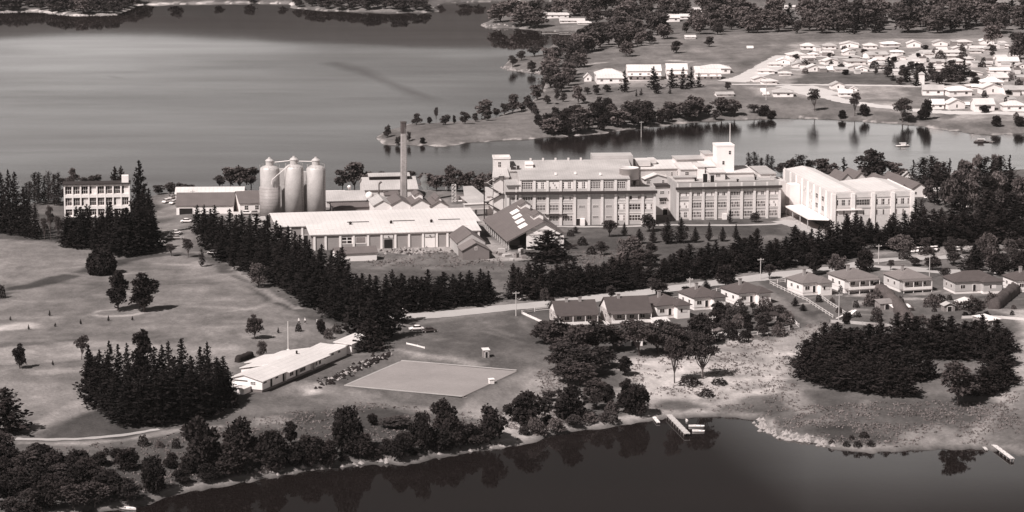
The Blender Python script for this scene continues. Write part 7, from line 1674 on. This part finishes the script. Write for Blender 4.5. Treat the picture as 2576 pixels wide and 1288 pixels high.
# rough tussock grass and low weeds: nobody could count them
def tussocks(name, polys, n, label, leaf, seed, sz=.34):
    rg = np.random.RandomState(seed); L = LF(); tot = 0
    for poly, share in polys:
        W = np.array([tuple(P0(*p, z=5)) for p in poly]); m = int(n*share*3); x = rg.uniform(W[:,0].min(), W[:,0].max(), m); y = rg.uniform(W[:,1].min(), W[:,1].max(), m)
        k = inside(x, y, W) & (vnoise(x, y, 7, 61)+.5*vnoise(x, y, 2.5, 62) > .60); x, y = x[k][:int(n*share)], y[k][:int(n*share)]; z = HB(x, y); k = z > .7; x, y, z = x[k], y[k], z[k]
        for _ in range(4): L.puff(np.stack([x+rg.normal(size=len(x))*.25, y+rg.normal(size=len(x))*.25, z+rg.uniform(.0,.35,len(x))], 1), sz, rg)
    o = link(name, L.mesh(name, M[leaf])); tag(o, label, None, None, 'stuff')
tussocks('rough_grass', [([(1560,1000),(1600,905),(1810,856),(2065,825),(2140,812),(2010,900),(2010,1000),(2060,1040),(2000,1090),(1930,1062),(1850,1042),(1640,1045)], .22), ([(2000,1000),(2300,1005),(2560,980),(2576,1110),(2440,1120),(2180,1125),(2000,1100)], .24), ([(330,1110),(560,1065),(900,1010),(1250,1020),(1240,1100),(900,1150),(500,1210),(150,1260),(60,1120)], .26), ([(1360,930),(1450,930),(1440,1060),(1250,1080),(1215,1035),(1310,1000)], .12), ([(900,690),(960,640),(1260,655),(1270,700)], .05), ([(1425,650),(1640,640),(1640,700),(1280,700)], .07)], 9000, 'dark tussocks and weeds on the rough ground', 'weed', 91, .26)
def more_houses():
    W = [(2035,152),(2078,160),(2150,150),(2210,158),(2262,152),(2370,132),(2412,128),(2455,134),(2398,147),(2440,152),(2490,128),(2520,120),(2360,160),(2478,166),(2520,150),(2556,140),(2572,200),(2455,190),(2500,182),(2546,226),(2480,210),(2452,222),(2572,172),(1950,168),(1975,190),(2010,170),(2110,172),(2150,176),(2222,170)]
    r_ = random.Random(44)
    W.sort()
    for i, (x, y) in enumerate(W):
        far_house((x, y), r_.uniform(26, 38), r_.uniform(11, 15), 'infill house with a plain pale roof among the far estate streets, %s' % nth(i, len(W)), r_.choice(['white_iron','pale_iron','render_wall','concrete_dark']), r_.choice(['hip','gx','gy']), phi=r_.uniform(-6,16), group='infill houses of the far estate')
more_houses()
def sheds_far():
    r_ = random.Random(12); W = np.array([tuple(P0(*p, z=8)) for p in [(1990,125),(2560,112),(2576,270),(2470,262),(2440,200),(2000,182)]]); pts = []
    while len(pts) < 38:
        x, y = r_.uniform(W[:,0].min(), W[:,0].max()), r_.uniform(W[:,1].min(), W[:,1].max())
        if inside(np.array([x]), np.array([y]), W)[0] and not any((x-a)**2+(y-b)**2 < 120 for a, b in pts): pts.append((x, y))
    pts.sort(key=lambda q: q[0]/q[1])
    for i, (x, y) in enumerate(pts):
        w, d, h = r_.uniform(2.5,5), r_.uniform(3,6), r_.uniform(1.9,2.5); t = empty('garden_shed', (x, y, H(x, y)), R(r_.uniform(-10,20)), 'small outbuilding among the far estate gardens, %s' % nth(i, 38), 'shed', 'outbuildings of the far estate')
        MB().box(0,w,0,d,-.6,h).build('wall', M[r_.choice(['white_paint','render_wall','timber'])], t); MB().slab([(-.2,-.2,h+.03),(w+.2,-.2,h+.03),(w+.2,d+.2,h+.6),(-.2,d+.2,h+.6)],.1).build('roof', M[r_.choice(['white_iron','pale_iron','slate'])], t)
sheds_far()
# boulders on the rocky shores
def boulders(pts, n, seed, label):
    W = [Vector((*P0(*p), 0)) for p in pts]; r_ = random.Random(seed); c0 = W[0]; b = MB()
    for i in range(n):
        s = r_.random()*(len(W)-1.001); k = int(s); p = W[k].lerp(W[k+1], s-k); x, y = p.x+r_.gauss(0,.8), p.y+r_.uniform(-.5,5); z = max(0, H(x,y)); q = r_.uniform(.3,1.2)
        v = [(x-c0.x+q*math.cos(a)*r_.uniform(.6,1.2), y-c0.y+q*math.sin(a)*r_.uniform(.6,1.2), z-.3+r_.uniform(0,q*.3)) for a in [j*math.pi/3 for j in range(6)]] + [(x-c0.x, y-c0.y, z+q*r_.uniform(.4,.8))]
        b.add(v, [(a,(a+1)%6,6) for a in range(6)])
    o = b.build('shore_rocks', M['rock'], None, c0); tag(o, label, 'rocks', kind='stuff')
boulders([(1919,1064),(1918,1074),(1931,1088),(1961,1102),(1995,1108),(2040,1114),(2102,1129)], 150, 1, 'pale broken rocks along the right side of the cove')
boulders([(1264,170),(1290,178),(1330,183),(1362,186)], 60, 2, 'pale rocks at the foot of the small point')
boulders([(1214,63),(1225,69),(1300,70)], 50, 3, 'pale rocks at the tip of the far point')
boulders([(0,32),(80,30),(186,41),(294,38)], 160, 4, 'pale rocks along the top left shore')
boulders([(640,1206),(753,1186),(848,1175),(969,1166),(1156,1140),(1285,1123)], 60, 5, 'pale stones along the front beach')
def rubble():
    r_ = random.Random(31); c0 = G(1040,632); b = MB()
    for i in range(150):
        q = r_.uniform(.2,.9); p = G(1040+r_.gauss(0,38), 632+r_.gauss(0,4)); v = [(p.x-c0.x+q*math.cos(a)*r_.uniform(.6,1.3), p.y-c0.y+q*math.sin(a)*r_.uniform(.6,1.3), p.z-c0.z+r_.uniform(-.1,q*.4)) for a in [j*math.pi/3 for j in range(6)]] + [(p.x-c0.x, p.y-c0.y, p.z-c0.z+q*r_.uniform(.6,1.3))]
        b.mi = r_.choice([0,0,1,2]); b.add(v, [(a,(a+1)%6,6) for a in range(6)])
    o = b.build('rubble', [M['rock'], M['timber'], M['dark_trim']], None, c0); tag(o, 'heap of rubble and scrap along the front of the warehouse', 'rubble', kind='stuff')
rubble()
# steam at the workshops
def steam():
    m = bpy.data.materials.new('steam'); m.use_nodes = True; nt = m.node_tree; nt.nodes.clear(); o = nt.nodes.new('ShaderNodeOutputMaterial'); v = nt.nodes.new('ShaderNodeVolumePrincipled')
    v.inputs['Density'].default_value = .35; v.inputs['Color'].default_value = (.9,.88,.86,1); nt.links.new(v.outputs[0], o.inputs['Volume'])
    p = G(1072, 520); p.z += 5
    b = MB()
    n = 14; vs = []
    prof = [(0,.2),(1,.7),(2.2,1.3),(3.4,1.6),(4.6,1.2),(5.8,1.5),(7.2,.9),(8.2,.2)]
    rr = random.Random(6)
    for i, (z, r_) in enumerate(prof):
        for k in range(n): a = 2*math.pi*k/n; q = r_*rr.uniform(.8,1.2); vs.append((q*math.cos(a)-.12*z+math.sin(z)*.3, q*math.sin(a), z))
    b.add(vs, [(i*n+k, i*n+(k+1)%n, (i+1)*n+(k+1)%n, (i+1)*n+k) for i in range(len(prof)-1) for k in range(n)] + [tuple(range(n-1,-1,-1)), tuple((len(prof)-1)*n+k for k in range(n))])
    o = b.build('steam', m, None, p); tag(o, 'small pale puff of steam rising behind the gabled workshops', 'steam', kind='stuff')
steam()
# ------------------------------------------------------------------ the air
def haze():
    m = bpy.data.materials.new('haze'); m.use_nodes = True; nt = m.node_tree; nt.nodes.clear(); o = nt.nodes.new('ShaderNodeOutputMaterial'); v = nt.nodes.new('ShaderNodeVolumePrincipled')
    v.inputs['Density'].default_value = HAZE; v.inputs['Color'].default_value = (.92,.88,.86,1); v.inputs['Anisotropy'].default_value = .2; nt.links.new(v.outputs[0], o.inputs['Volume'])
    zt = float(HZ.max())+20
    b = MB().box(-12500, 12500, -50, 15000, -6, max(zt, CAMH+10)).build('haze', m); b['kind'] = 'stuff'
HAZE = .000015
haze()
